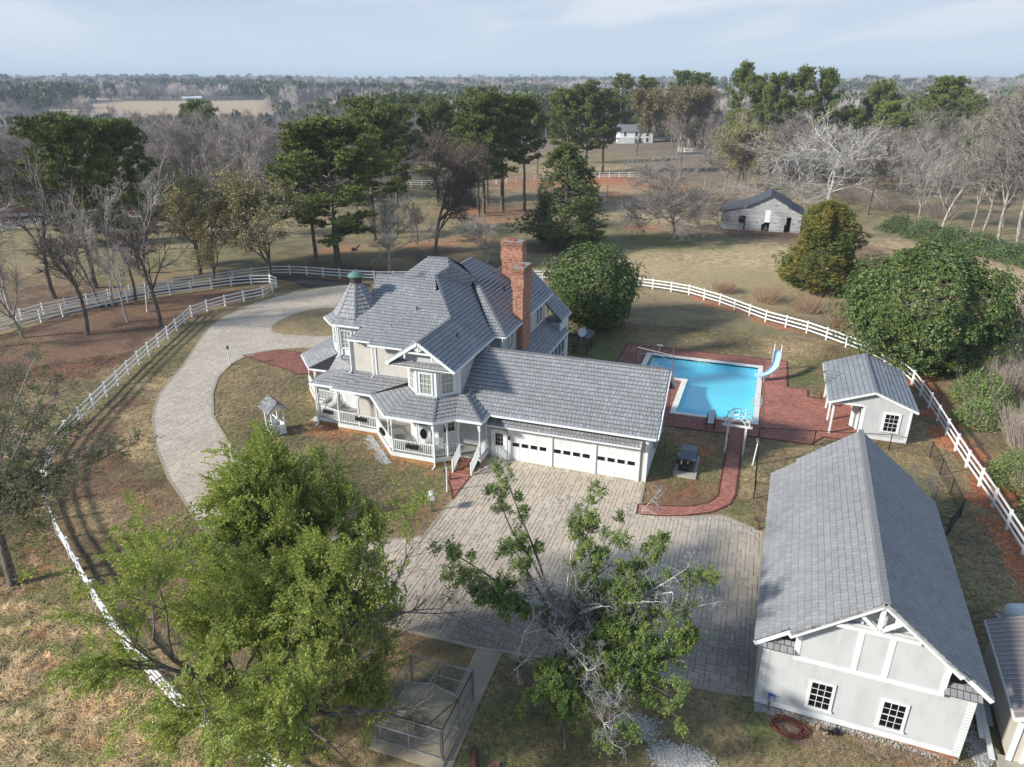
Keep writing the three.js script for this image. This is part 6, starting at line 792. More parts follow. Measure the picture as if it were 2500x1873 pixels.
[[-64.5, -337, 29, 5.5, 'p3', 'skyline pine farthest left of the far right-hand wood'], [-56, -345, 28, 6, 'p2', 'skyline pine just left of the brown oaks'], [-38, -340, 30, 7, 'p1', 'skyline pine above the middle brown oak'], [-30, -325, 29, 6, 'p3', 'skyline pine right of the brown oaks'], [-9.5, -233, 30.5, 3.6, 'p3', 'tallest slender pine, left of the skyline group on the right'], [-4.5, -228, 27, 3.8, 'p3', 'second pine of the skyline group on the right'], [0.5, -221, 27.4, 3.6, 'p1', 'third pine of the skyline group on the right'], [6.3, -222, 28.9, 4.2, 'p3', 'fourth pine of the skyline group on the right'], [13, -224, 28.6, 4.0, 'p1', 'rightmost pine of the skyline group'], [28, -237, 25.6, 5, 'p2', 'dark round pine right of the skyline group'], [46.6, -253, 26.6, 6.4, 'p1', 'broad umbrella-shaped pine near the right skyline'], [31.5, -216, 17.5, 6, 'p4', 'dense lower pine behind the pale sprawling bare tree'], [20, -226, 19, 5, 'p2', 'lower pine between the skyline group and the round pine'], [-2, -236, 22, 5, 'p4', 'darker pine behind the skyline group'], [9, -238, 21, 5, 'p4', 'second darker pine behind the skyline group'], [40, -228, 15, 5, 'p4', 'lowest dense pine under the umbrella-shaped pine']].forEach(([x, z, h, r, k, l], i) => T(k, 'pine_tree', l, x, z, h, r, i * 2.1 + 0.5));
// cedars and magnolias
{ const c1 = { ...cedar(3001, { gaps: 0.5, n: 6200, cols: [[0.08, 0.12, 0.036], [0.12, 0.155, 0.045], [0.15, 0.18, 0.05]] }), r: 3.7 }; const o = plant('cedar_tree', 'dark green ragged cedar rising behind the two brick chimneys', c1, -28.7, -108.9, 15.8, 6.2, 0.6); const c2 = { ...cedar(3002, { R: 4.2, lean: 0.2, n: 6800, cols: [[0.11, 0.14, 0.03], [0.16, 0.17, 0.032], [0.22, 0.19, 0.035]] }), r: 4.2 }; plant('cedar_tree', 'bushy yellow-green cedar behind the back lawn fence', c2, 8.2, -94.5, 11.4, 5.0, 2.4); }
{ const a = magnolia(3101, { rx: 5.4, ry: 4.3, rz: 5.0, n: 12500 }); a.g.name = numbered('magnolia_tree'); a.g.position.set(-15.8, 0, -71.5); scene.add(a.g); tag(a.g, 'dark glossy magnolia against the rear corner of the house', 'tree'); const b = magnolia(3102, { rx: 7.3, ry: 5.3, rz: 6.8, n: 22000, leaf: 0.25 }); b.g.name = numbered('magnolia_tree'); b.g.position.set(15.2, 0, -70.3); scene.add(b.g); tag(b.g, 'huge round magnolia with glossy leaves behind the pool house', 'tree'); }
// broad deciduous trees with a place of their own
T('oak', 'oak_tree', 'bare wide-spreading oak with rusty leaves alone in the back pasture', -13.3, -124.8, 15, 10.4, 1.0);
T('maple', 'maple_tree', 'bare round maple with reddish twig tips behind the turret roof', -46.2, -98.4, 19, 7.6, 0.2);
T('low', 'bare_tree', 'low pale bare tree behind the fence right of the turret', -46.9, -84.5, 10.9, 6.2, 1.7); T('low', 'bare_tree', 'small pale bare tree just left of the far chimney', -35.5, -92.5, 8.2, 3.8, 4.1); T('b3', 'bare_tree', 'thin dark bare sapling between the pale tree and the maple', -52.5, -104.7, 7.2, 2.2, 2.0);
T('spread', 'bare_tree', 'sprawling pale bare tree with drooping limbs over the old white barn', 13.1, -168, 19, 21, 0.8);
[['b2', 31.4, -147.4, 20.2, 7.6, 'pale many-limbed bare tree at the left end of the right-hand hedge'], ['b0', 35.1, -143.7, 19.3, 4.6, 'bare tree second from the left along the right-hand hedge'], ['b1', 36.7, -142.7, 21.3, 5, 'bare tree third from the left along the right-hand hedge'], ['b0', 37.8, -137, 24.3, 6.2, 'tall bare tree fourth along the right-hand hedge'], ['b1', 39.6, -133.5, 26.2, 7, 'tallest bare tree at the right edge above the hedge'], ['b2', 28.9, -155.5, 16.6, 4.8, 'bare tree behind the left end of the right-hand hedge'], ['b3', 20.2, -158, 14.7, 4.2, 'thin bare tree right of the sprawling pale tree'], ['b3', -3.6, -174, 15.7, 3.8, 'thin pale bare trunk left of the old white barn roof'], ['b0', 44, -140, 22, 6, 'bare tree beyond the right edge of the hedge'], ['b2', 42, -152, 22, 6.5, 'bare tree behind the tall trees at the right edge'], ['b0', 24, -182, 16, 6, 'bare tree in the wood behind the sprawling pale tree'], ['b1', 33, -176, 18, 5.5, 'bare tree in the wood behind the right-hand hedge'], ['b0', -14, -190, 14, 4.5, 'bare tree in the thicket left of the old barn'], ['b1', -9, -184, 13, 4, 'second bare tree in the thicket left of the old barn']].forEach(([k, x, z, h, r, l], i) => T(k, 'bare_tree', l, x, z, h, r, i * 1.7));
T('olive1', 'oak_tree', 'grey-green leafy tree at the thicket left of the old white barn', -5.9, -175.9, 18.6, 6.6, 0.5);
[[-45.9, -273.6, 23.4, 10, 'left one of the brown-leaved oaks in front of the far farmhouse'], [-31, -300, 24, 9, 'middle brown-leaved oak right of the far farmhouse'], [-26, -316, 24, 9.5, 'right brown-leaved oak of the far group'], [-38, -318, 22, 8, 'brown-leaved oak behind the far group']].forEach(([x, z, h, r, l], i) => T('brown', 'oak_tree', l, x, z, h, r, i * 1.9));
// trees round the left bend of the drive
[['lace2', -79.8, -61, 16.9, 4.4, 'dark leaning bare trunk at the lane, left edge of the woods'], ['lace2', -64.6, -51.8, 11.4, 3.6, 'dark bare tree lowest in the leaf litter between the fences'], ['lace1', -71.8, -60.1, 17.9, 4.4, 'tall grey bare tree beside the lane fence'], ['lace0', -71, -61.2, 14.5, 3.4, 'slender bare tree second along the lane fence'], ['lace2', -69.6, -63.2, 12, 2.8, 'thin bare tree third along the lane fence'], ['lace0', -64.1, -56.7, 12.6, 3.2, 'forked grey bare tree in the leaf litter'], ['lace0', -64.9, -60.3, 16.3, 4, 'pale bare tree with a split trunk between the two fences'], ['lace2', -59.4, -56.5, 12.4, 3.2, 'dark bare tree nearest the drive fence'], ['lace0', -79, -54.8, 17.3, 4.6, 'pale bare tree at the far left by the lane'], ['lace0', -72, -44, 13, 4.5, 'pale twiggy bare tree low at the left edge'], ['lace1', -70, -49, 14, 4.2, 'bare tree leaning over the lane at the left edge'], ['lace0', -92, -84, 18, 5.5, 'bare tree behind the far lane fence on the left'], ['lace1', -84, -96, 17, 6, 'bare tree in the green field behind the pines on the left'], ['lace1', -82, -102, 18, 7, 'big hazy bare tree above the olive oaks']].forEach(([k, x, z, h, r, l], i) => T(k, 'bare_tree', l, x, z, h, r, i * 2.3 + 0.7));
T('olive0', 'oak_tree', 'slim olive-yellow oak standing at the lane fence', -65.1, -71.4, 15, 5.0, 0.3); T('olive1', 'oak_tree', 'olive-yellow oak with twin trunks beyond the lane', -71.6, -76.5, 15, 5.8, 1.8); T('olive1', 'oak_tree', 'largest olive oak where the two fences meet', -59.5, -75.5, 15.6, 6.6, 3.3);
// --- woods standing in the middle distance and beyond, too many to count
{
  const r = mulberry(4242), far = { bare: [], pine: [], brown: [], near: [], pineNear: [] }, put = (k, x, z, h, w) => far[k].push([x, z, h, w, r() * TAU, r()]);
  const allowed = (x, z, d, az) => { // az: degrees to the left of straight back
    if (inField(x, z)) return 0; if (Math.abs(x + 58) < 14 && Math.abs(z + 333) < 14) return 0;
    if (az > 36) return d > 172 ? 1 : d > 150 ? 0.35 : 0; if (az > 24) return d > 250 ? 1 : d > 205 && az > 30 ? 0.8 : az > 27 && d > 165 ? 0.3 : 0; if (az > 7) return d > 350 ? 1 : 0; if (az > 2) return d > 300 ? 1 : 0;
    if (az > -6) return d > 188 && d < 235 ? 0.6 : d > 300 ? 1 : 0; if (az > -40) return d > 192 && d < 228 ? 0.4 : d > 305 ? 1 : 0; return d > 190 ? 0.6 : 0; };
  const ring = (d0, d1, step, hs) => { const n = Math.round((d1 * d1 - d0 * d0) / 2 * (105 / 57.3) / (step * step)); for (let i = 0; i < n; i++) { const az = (19 + (r() - 0.5) * 105), d = Math.sqrt(lerp(d0 * d0, d1 * d1, r())), x = -Math.sin(az / 57.3) * d, z = -Math.cos(az / 57.3) * d; if (r() > allowed(x, z, d, az)) continue; const patch = fbm(x / (d > 700 ? 330 : 70) + 5, z / (d > 700 ? 170 : 70) + 9, 3), stand = az > 46 && d > 780 && d < 900 ? 0.9 : 0, pw = stand || (patch > 0.64 ? 0.75 : patch > 0.58 ? 0.25 : 0.04) * (az > 33 && d < 560 ? 0.3 : 1); const p = r() < pw, b = !p && d > 330 && r() < 0.06; const h = (p ? 17 : 14) * (0.75 + 0.5 * r()) * hs; put(p ? (d < 330 ? 'pineNear' : 'pine') : b ? 'brown' : d < 330 ? 'near' : 'bare', x, z, h, h * (p ? 0.22 : 0.33) * (0.8 + 0.5 * r()) * (d > 900 ? 1.5 : 1)); } };
  ring(150, 330, 6.2, 1); ring(330, 700, 8.5, 1); ring(700, 1500, 15, 1.05); ring(1500, 3200, 30, 1.2); ring(3200, 6500, 62, 1.5);
  // models: unit height and radius
  const bareFar = (seed, n, c) => { const q = mulberry(seed), mb = new MB(); mb.color(...c); mb.tube([0, 0, 0], [0, 0.4, 0], 0.045, 0.035, 4); for (let i = 0; i < n; i++) { const a = q() * TAU, y0 = 0.25 + q() * 0.4, R = 0.35 + 0.65 * Math.sqrt(q()), y1 = clamp(y0 + 0.15 + 0.5 * q() * (1.1 - R * 0.5), 0, 1), k = 0.75 + 0.5 * q(), p = [0, y0, 0], e = [Math.cos(a) * R, y1, Math.sin(a) * R]; mb.color(c[0] * k, c[1] * k, c[2] * k); const mid = [e[0] * 0.5, lerp(y0, y1, 0.4), e[2] * 0.5]; const w = [-Math.sin(a) * 0.022, 0, Math.cos(a) * 0.022]; mb.tri([p[0] - w[0], p[1], p[2] - w[2]], [p[0] + w[0], p[1], p[2] + w[2]], mid); for (let j = 0; j < 5; j++) { const b = [lerp(mid[0], e[0], q()), lerp(mid[1], e[1], q()), lerp(mid[2], e[2], q())], t = [b[0] + (q() - 0.5) * 0.42, b[1] + q() * 0.22, b[2] + (q() - 0.5) * 0.42], s = 0.016 + 0.012 * q(); mb.tri([b[0] - s, b[1], b[2] + s], [b[0] + s, b[1], b[2] - s], t); } } return mb.geo(); };
  const leafFar = (seed, n, f, cols, s) => { const q = mulberry(seed), mb = new MB(); mb.color(0.1, 0.08, 0.065); mb.tube([0, 0, 0], [0, 0.6, 0], 0.05, 0.03, 4); for (let i = 0; i < n; i++) { const t = q(), y = lerp(f, 1, t), R = Math.pow(Math.sin(Math.PI * clamp(0.2 + 0.75 * t)), 0.6) * Math.sqrt(0.25 + 0.75 * q()), a = q() * TAU, c = [Math.cos(a) * R, y - 0.03, Math.sin(a) * R], k = 0.6 + 0.8 * q(), cc = cols[Math.floor(q() * cols.length)]; mb.color(cc[0] * k, cc[1] * k, cc[2] * k); for (let j = 0; j < 3; j++) { const P = () => [c[0] + (q() - 0.5) * s * 2, c[1] + (q() - 0.5) * s * 0.9, c[2] + (q() - 0.5) * s * 2]; mb.tri(P(), P(), P()); } } return mb.geo(); };
  const geos = { bare: [bareFar(1, 60, [0.33, 0.29, 0.27]), bareFar(2, 60, [0.29, 0.25, 0.24]), bareFar(3, 52, [0.36, 0.33, 0.31]), bareFar(4, 60, [0.3, 0.24, 0.205])], pine: [leafFar(5, 110, 0.3, [[0.10, 0.12, 0.06], [0.13, 0.145, 0.07]], 0.26), leafFar(6, 90, 0.45, [[0.095, 0.115, 0.06], [0.12, 0.135, 0.07]], 0.28)], brown: [leafFar(7, 110, 0.2, [[0.22, 0.155, 0.085], [0.17, 0.15, 0.075]], 0.22)] };
  const nm = { bare: ['bare_woods', 'leafless grey-brown woods stretching away to the horizon'], pine: ['pine_woods', 'dark stands of pine scattered through the far woods'], brown: ['oak_woods', 'brown-leaved oaks scattered through the far woods'] };
  const real = (g, i) => { const q = g.children[i].geometry; return q; };
  geos.near = [real(PR.b0.g, 0), real(PR.b1.g, 0), real(PR.b2.g, 0)]; nm.near = ['bare_wood', 'nearer leafless wood of grey trees behind the clearing']; geos.pineNear = [real(PR.p0.g, 1), real(PR.p4.g, 1)]; nm.pineNear = ['pine_wood', 'nearer pines standing in the wood behind the clearing'];
  const unitH = { near: extent(PR.b0), pineNear: extent(PR.p0) };
  for (const k of Object.keys(far)) geos[k].forEach((g, gi) => { const list = far[k].filter((_, i) => i % geos[k].length === gi), im = new THREE.InstancedMesh(g, k === 'near' ? M.barkGrey : FOL, list.length), d = new THREE.Object3D(), c = new THREE.Color(), U = unitH[k] ?? [1, 1]; list.forEach((q, i) => { d.position.set(q[0], hgt(q[0], q[1]) - 0.2, q[1]); d.scale.set(q[3] / U[1], q[2] / U[0], q[3] / U[1]); d.rotation.set(0, q[4], 0); d.updateMatrix(); im.setMatrixAt(i, d.matrix); const t = 0.75 + 0.5 * q[5]; im.setColorAt(i, c.setRGB(t, t * (0.96 + 0.06 * q[5]), t)); }); im.name = numbered(nm[k][0]); scene.add(im); tag(im, nm[k][1] + (gi ? ['', ', second mass', ', third mass', ', fourth mass'][gi] : ''), null, null, 'stuff'); });
}
// --- hedge and brush
function bush(label, name, x, z, rx, ry, cols, n, leaf, seed, twiggy = 0) { const o = thing(name, label, twiggy ? 'brush' : 'shrub', [x, hgt(x, z), z]), r = mulberry(seed), st = new MB(), lf = new MB(); const m = Math.round(40 + (twiggy === 2 ? 70 : twiggy * 200)); for (let i = 0; i < m; i++) { const a = r() * TAU, b = Math.sqrt(r()) * rx * 0.8, t = [Math.cos(a) * b * 1.25, ry * (0.9 + 0.9 * r()), Math.sin(a) * b * 1.25]; st.tube([Math.cos(a) * b * 0.6, 0, Math.sin(a) * b * 0.6], t, 0.022, 0.008, 3); if (twiggy) for (let j = 0; j < 3; j++) { const k = 0.4 + 0.5 * r(), q = [t[0] * k, t[1] * k, t[2] * k]; st.tube(q, [q[0] + (r() - 0.5) * 0.9, q[1] + 0.3 + r() * 0.5, q[2] + (r() - 0.5) * 0.9], 0.011, 0.005, 3); } } st.build('stems', twiggy === 2 ? mat([172, 142, 118], 0.95) : mat([176, 162, 150], 0.95), o); for (let i = 0; i < n; i++) { const u = r(), a = r() * TAU, R = rx * Math.sqrt(1 - u * u) * (0.7 + 0.4 * r()), k = 0.65 + 0.7 * r(), c = cols[Math.floor(r() * cols.length)], lump = 0.8 + 0.4 * vn(Math.cos(a) * 2 + seed, u * 3); leafTri(lf, [Math.cos(a) * R * lump, u * ry * 1.5 * lump * (0.7 + 0.4 * r()), Math.sin(a) * R * lump], leaf * (0.7 + 0.6 * r()), r, c.map(v => v * k)); } lf.build('foliage', FOL, o); return o; }
const GR = [[0.12, 0.19, 0.045], [0.1, 0.165, 0.045], [0.16, 0.22, 0.055]], DK = [[0.055, 0.095, 0.035], [0.075, 0.115, 0.04]], BR = [[0.26, 0.19, 0.13], [0.22, 0.18, 0.13], [0.3, 0.2, 0.14]];
[[23.5, -142.5, 3.4, 1.6, 'green hedge shrub at the left end of the pasture hedge'], [27, -137, 4, 1.8, 'second green shrub along the pasture hedge'], [30.5, -132, 4, 1.9, 'third green shrub along the pasture hedge'], [33.5, -127.5, 4, 1.9, 'fourth green shrub along the pasture hedge'], [36.5, -123, 4, 1.8, 'fifth green shrub along the pasture hedge'], [39.5, -118, 4, 1.8, 'green shrub at the right edge of the pasture hedge']].forEach(([x, z, a, b, l], i) => bush(l, 'hedge_shrub', x, z, a, b, DK.concat(GR.slice(1, 2)), 4200, 0.26, 700 + i));
bush('bright green shrub behind the right-hand fence by the pool house', 'green_shrub', 19, -62.5, 2.4, 1.7, GR, 3600, 0.17, 720); bush('second bright green shrub a little farther along the right-hand fence', 'green_shrub', 17.6, -57.8, 1.6, 1.2, GR, 2200, 0.17, 723); bush('large bright green shrub at the right edge behind the fence', 'green_shrub', 18.6, -48.6, 2.3, 1.7, GR, 4200, 0.15, 721); bush('low green shrub at the right edge below the large one', 'green_shrub', 18.6, -43.8, 2.0, 1.1, GR.concat(DK), 2600, 0.15, 724);
bush('grey-brown leafless brush at the right edge beside the big magnolia', 'leafless_brush', 25.5, -76, 4, 2.4, BR, 500, 0.12, 730, 1); bush('pale dry brush between the two green shrubs at the right edge', 'leafless_brush', 20.2, -54.5, 2.6, 1.8, BR, 400, 0.1, 731, 1); bush('reddish-brown brush below the yellow-green cedar', 'leafless_brush', 6.5, -85, 2.6, 1.2, BR, 160, 0.12, 732, 2); bush('brown brush at the left foot of the yellow-green cedar', 'leafless_brush', 2.2, -87.5, 2.4, 1.1, BR, 140, 0.12, 733, 2); bush('brown brush between the cedar and the big magnolia', 'leafless_brush', 9.5, -80.5, 2.2, 1.3, BR, 160, 0.12, 734, 2); bush('thin dry brush behind the fence left of the cedar', 'leafless_brush', -3, -90.5, 2, 0.7, BR, 300, 0.12, 735, 2); bush('brown thicket behind the left end of the old barn', 'leafless_brush', -4, -172, 5, 2.4, BR, 600, 0.2, 741, 1); bush('brown thicket under the sprawling pale tree', 'leafless_brush', 9, -180, 6, 2.6, BR, 600, 0.2, 742, 1); bush('brown thicket behind the sprawling pale tree to the right', 'leafless_brush', 19, -178, 6, 2.4, BR, 600, 0.2, 743, 1); bush('brown thicket among the trees behind the right-hand hedge', 'leafless_brush', 33, -160, 6, 2.4, BR, 600, 0.2, 744, 1); bush('grey thicket at the foot of the trees left of the old white barn', 'leafless_brush', -12, -168, 5, 2.0, BR, 700, 0.2, 736, 1); bush('grey-brown thicket behind the old white barn', 'leafless_brush', 24, -166, 6, 2.2, BR, 700, 0.2, 737, 1); bush('tall grey brush at the right edge above the fence', 'leafless_brush', 28, -86, 4, 2.4, BR, 300, 0.12, 738, 1); bush('leafless brush at the right edge near the rails', 'leafless_brush', 22, -66, 3, 2, BR, 300, 0.12, 739, 1);
// ---------- the near trees ----------
// a spray of leaves on a short twig, instanced many times inside a crown
function sprigGeo(seed, n, leaf, len, c) { const r = mulberry(seed), mb = new MB(); mb.color(0.16, 0.13, 0.1); mb.tube([0, 0, 0], [0, len, 0], 0.004, 0.002, 3); for (let i = 0; i < n; i++) { const t = 0.15 + 0.85 * i / n, k = 0.75 + 0.5 * r(); leafTri(mb, [(r() - 0.5) * 0.05, len * t, (r() - 0.5) * 0.05], leaf * (0.7 + 0.6 * r()), r, c.map(v => v * k)); } return mb.geo(); }
function sprigs(parent, geo, list, m, name = 'crown') { const im = new THREE.InstancedMesh(geo, m, list.length), d = new THREE.Object3D(), c = new THREE.Color(), up = V(0, 1, 0); list.forEach((q, i) => { d.position.set(q[0], q[1], q[2]); d.quaternion.setFromUnitVectors(up, V(q[3], q[4], q[5]).normalize()); d.scale.setScalar(q[6]); d.updateMatrix(); im.setMatrixAt(i, d.matrix); im.setColorAt(i, c.setRGB(q[7], q[8], q[9])); }); im.name = name; im.userData.kind = 'stuff'; parent.add(im); return im; }
const LEAFM = foliage(0.9, 0.4);
{ // large light-green oak in the lower left
  const o = thing('oak_tree', 'very large light green leafy oak filling the lower left foreground', 'tree', [-16, 0, -17.2]), r = mulberry(5001), mb = new MB(), tips = [];
  const L = [{ n: 6, wob: 0.08, up: 0.03, sides: 10, end: 0.5, from: 0.15 }, { count: 16, n: 6, wob: 0.16, up: 0.02, sides: 7, len: 1.12, r: 0.5, angle: 0.85, bias: 0.8, from: 0.2, end: 0.25 }, { count: 7, n: 5, wob: 0.2, up: 0.03, sides: 5, len: 0.42, r: 0.45, angle: 0.7, from: 0.2, end: 0.3, rmin: 0.012 }, { count: 7, n: 4, wob: 0.22, up: 0.02, sides: 4, len: 0.5, r: 0.45, angle: 0.65, from: 0.15, rmin: 0.006, leafAlong: true }, { count: 5, n: 3, wob: 0.25, up: 0.0, sides: 3, len: 0.55, r: 0.5, angle: 0.6, rmin: 0.004, leafAlong: true }];
  grow(mb, tips, [0, -0.2, 0], [-0.03, 1, 0.02], 6.0, 0.36, 0, L, r); mb.build('trunk', M.bark, o);
  const list = []; for (const t of tips) { if (t[1] < 0.8 || t[0] > 4.3 + 1.2 * vn(t[1] * 0.8, t[2] * 0.8)) continue; const e = fbm(t[0] * 0.8 + 40, t[1] * 0.8 + t[2] * 0.8, 2); const n = e > 0.42 ? 3 : e > 0.34 ? 2 : 1; for (let i = 0; i < n; i++) { const k = 0.75 + 0.55 * r(), w = r() < 0.12 ? 1.25 : 1; list.push([t[0] + (r() - 0.5) * 0.34, t[1] + (r() - 0.5) * 0.3, t[2] + (r() - 0.5) * 0.34, t[3] + (r() - 0.5), t[4] + (r() - 0.3), t[5] + (r() - 0.5), 0.8 + 0.5 * r(), k * w, k, k]); } }
  console.log('oak tips', tips.length, 'sprigs', list.length, 'tris', mb.p.length / 9);
  sprigs(o, sprigGeo(1, 13, 0.088, 0.3, [0.36, 0.44, 0.07]), list, LEAFM);
}
// crown with limbs led to chosen clumps of leaves: used for the thin and damaged trees
function ledTree(name, label, base, fork, clumps, { seed, bark, leaf, col, sprigN, dead = [], r0 = 0.22, bareBark }) {
  const o = thing(name, label, 'tree', base), r = mulberry(seed), mb = new MB(), db = new MB(), list = []; const f = fork; mb.tube([0, -0.2, 0], [f[0] * 0.5, f[1] * 0.5, f[2] * 0.5], r0, r0 * 0.85, 9); mb.tube([f[0] * 0.5, f[1] * 0.5, f[2] * 0.5], f, r0 * 0.85, r0 * 0.65, 9);
  const limb = (B, p, q, ra, rb, sag, n = 8) => { const c = new THREE.CatmullRomCurve3([V(...p), V(lerp(p[0], q[0], 0.35) + (r() - 0.5) * sag, lerp(p[1], q[1], 0.45) + sag * 0.4, lerp(p[2], q[2], 0.35) + (r() - 0.5) * sag), V(lerp(p[0], q[0], 0.7) + (r() - 0.5) * sag, lerp(p[1], q[1], 0.75) + sag * 0.3, lerp(p[2], q[2], 0.7) + (r() - 0.5) * sag), V(...q)]); const pts = c.getPoints(n).map(a => a.toArray()); for (let i = 0; i < n; i++) B.tube(pts[i], pts[i + 1], lerp(ra, rb, i / n), lerp(ra, rb, (i + 1) / n), 6); return pts; };
  const LT = [{ n: 4, wob: 0.3, up: 0.04, sides: 4, from: 0.1, end: 0.3, rmin: 0.006 }, { count: 5, n: 3, wob: 0.3, up: 0.03, sides: 3, len: 0.6, r: 0.5, angle: 0.8, from: 0.1, rmin: 0.004, leafAlong: true }, { count: 4, n: 2, wob: 0.3, up: 0, sides: 3, len: 0.6, r: 0.5, angle: 0.7, rmin: 0.003, leafAlong: true }];
  for (const [x, y, z, R, dens = 1, via] of clumps) { const s = via ?? f, pts = limb(mb, s, [x, y, z], 0.075, 0.02, 0.5, 9); const nb = Math.round(8 * R + 3); for (let i = 0; i < nb; i++) { const k = 4 + Math.floor(r() * 6), p = pts[Math.min(9, k)], a = r() * TAU, el = (r() - 0.35) * 1.6, tips = []; grow(mb, tips, p, [Math.cos(a) * Math.cos(el), Math.sin(el), Math.sin(a) * Math.cos(el)], R * (0.38 + 0.42 * r()), 0.016, 0, LT, r); for (const t of tips) { if (r() > 0.62 * dens) continue; for (let j = 0; j < sprigN; j++) { const q = 0.6 + 0.7 * r(), yel = r() < 0.14 ? 1.5 : 1; list.push([t[0] + (r() - 0.5) * 0.22, t[1] + (r() - 0.5) * 0.22, t[2] + (r() - 0.5) * 0.22, t[3] + r() - 0.5, t[4] + r() - 0.3, t[5] + r() - 0.5, 0.75 + 0.5 * r(), q * yel, q * (yel > 1 ? 1.15 : 1), q]); } } } }
  const LD = [{ n: 5, wob: 0.35, up: 0.05, sides: 4, from: 0.05, end: 0.35, rmin: 0.011 }, { count: 7, n: 4, wob: 0.35, up: 0.03, sides: 3, len: 0.5, r: 0.5, angle: 0.85, from: 0.1, rmin: 0.008 }, { count: 6, n: 3, wob: 0.35, up: 0.0, sides: 3, len: 0.5, r: 0.55, angle: 0.8, rmin: 0.006 }];
  for (const [x, y, z, rad = 0.05, twig = 1, via] of dead) { const s = via ?? f, pts = limb(db, s, [x, y + 0.7, z], rad * 1.4, rad * 0.6, 0.45, 8); for (let i = 0; i < Math.round(15 * twig); i++) { const p = pts[2 + Math.floor(r() * 7)] ?? pts[8], a = r() * TAU, el = (r() - 0.3) * 1.4; grow(db, null, p, [Math.cos(a) * Math.cos(el), Math.sin(el), Math.sin(a) * Math.cos(el)], 0.5 + 0.6 * r(), 0.02, 0, LD, r); } }
  mb.build('trunk', bark, o); db.build('dead_branches', bareBark ?? bark, o); console.log(name, 'sprigs', list.length, 'tris', (mb.p.length + db.p.length) / 9); sprigs(o, sprigGeo(seed, 8, leaf, 0.2, col), list, LEAFM); return o;
}
ledTree('oak_tree', 'sparse half-dead tree with pale lichen-grey limbs in front of the paved court', [-5.6, 0, -22.4], [0.05, 2.5, -0.3], [[-4.82, 6.6, -6.41, 0.75, 0.8], [-4.38, 6.2, -4.53, 0.8, 0.9], [-2.94, 5.6, -2.04, 0.7, 0.8], [-5.16, 5.6, -0.57, 0.6, 0.8], [-4.04, 5.4, 0.57, 0.9, 1], [-2.97, 5.0, 0.75, 0.7, 0.9], [-1.96, 4.6, 1.07, 0.6, 0.7], [-0.03, 6.8, -4.8, 0.7, 0.9], [0.5, 6.4, -3.47, 0.8, 0.9], [1.74, 6.4, -3.9, 0.7, 0.7], [1.59, 5.6, -1.89, 1.0, 1.1], [2.78, 5.2, -1.27, 1.0, 1.2], [3.29, 5.8, -3.19, 0.7, 0.8], [3.69, 6.0, -4.45, 0.5, 0.7], [1.37, 4.8, -0.4, 0.7, 0.8], [4.94, 5.4, -2.36, 0.9, 0.9], [5.58, 5.0, -1.89, 0.7, 0.8], [4.17, 4.4, -0.44, 1.0, 1.2], [2.98, 4.2, 0.01, 0.9, 1.2], [5.06, 3.8, 0.66, 0.9, 1.1], [4.12, 3.6, 1.26, 1.0, 1.2], [2.58, 3.6, 1.54, 0.9, 1.1], [5.47, 4.2, -0.05, 0.8, 1], [1.51, 3.0, 3.62, 0.7, 0.9], [0.43, 3.2, 3.52, 0.7, 0.9], [-0.16, 3.0, 4.19, 0.6, 0.9], [2.51, 2.6, 4.16, 0.8, 1], [1.45, 2.2, 4.58, 0.5, 0.8], [4.02, 3.0, 3.6, 0.7, 1], [3.18, 3.0, 2.6, 0.8, 1], [5.36, 2.8, 2.53, 0.6, 0.8], [4.58, 3.2, 1.86, 0.8, 1]], { seed: 5101, bark: M.bark, bareBark: M.barkLichen, leaf: 0.1, col: [0.22, 0.32, 0.055], sprigN: 1, r0: 0.26, dead: [[0.39, 5.2, -0.45, 0.06, 1.6], [-0.4, 4.6, 0.82, 0.05, 1.4], [1.7, 4.4, 0.13, 0.07, 1.2], [3.42, 4.6, -0.49, 0.085, 1.6], [4.61, 5.2, -2.2, 0.05, 1.2], [0.8, 3.6, 1.66, 0.06, 1.4], [1.69, 3.0, 2.19, 0.06, 1.2], [2.97, 2.6, 3.17, 0.05, 1.2], [-1.0, 4.8, 0.12, 0.04, 1.1], [-0.7, 6.2, -4.55, 0.03, 0.5], [-0.91, 4.0, 2.18, 0.03, 0.8], [4.23, 4.8, -1.1, 0.05, 1], [2.84, 2.2, 4.09, 0.03, 1.2], [-0.97, 3.0, 3.1, 0.03, 0.2], [2.97, 6.2, -6.63, 0.02, 0.5], [6.19, 4.6, -1.45, 0.02, 0.6]] });
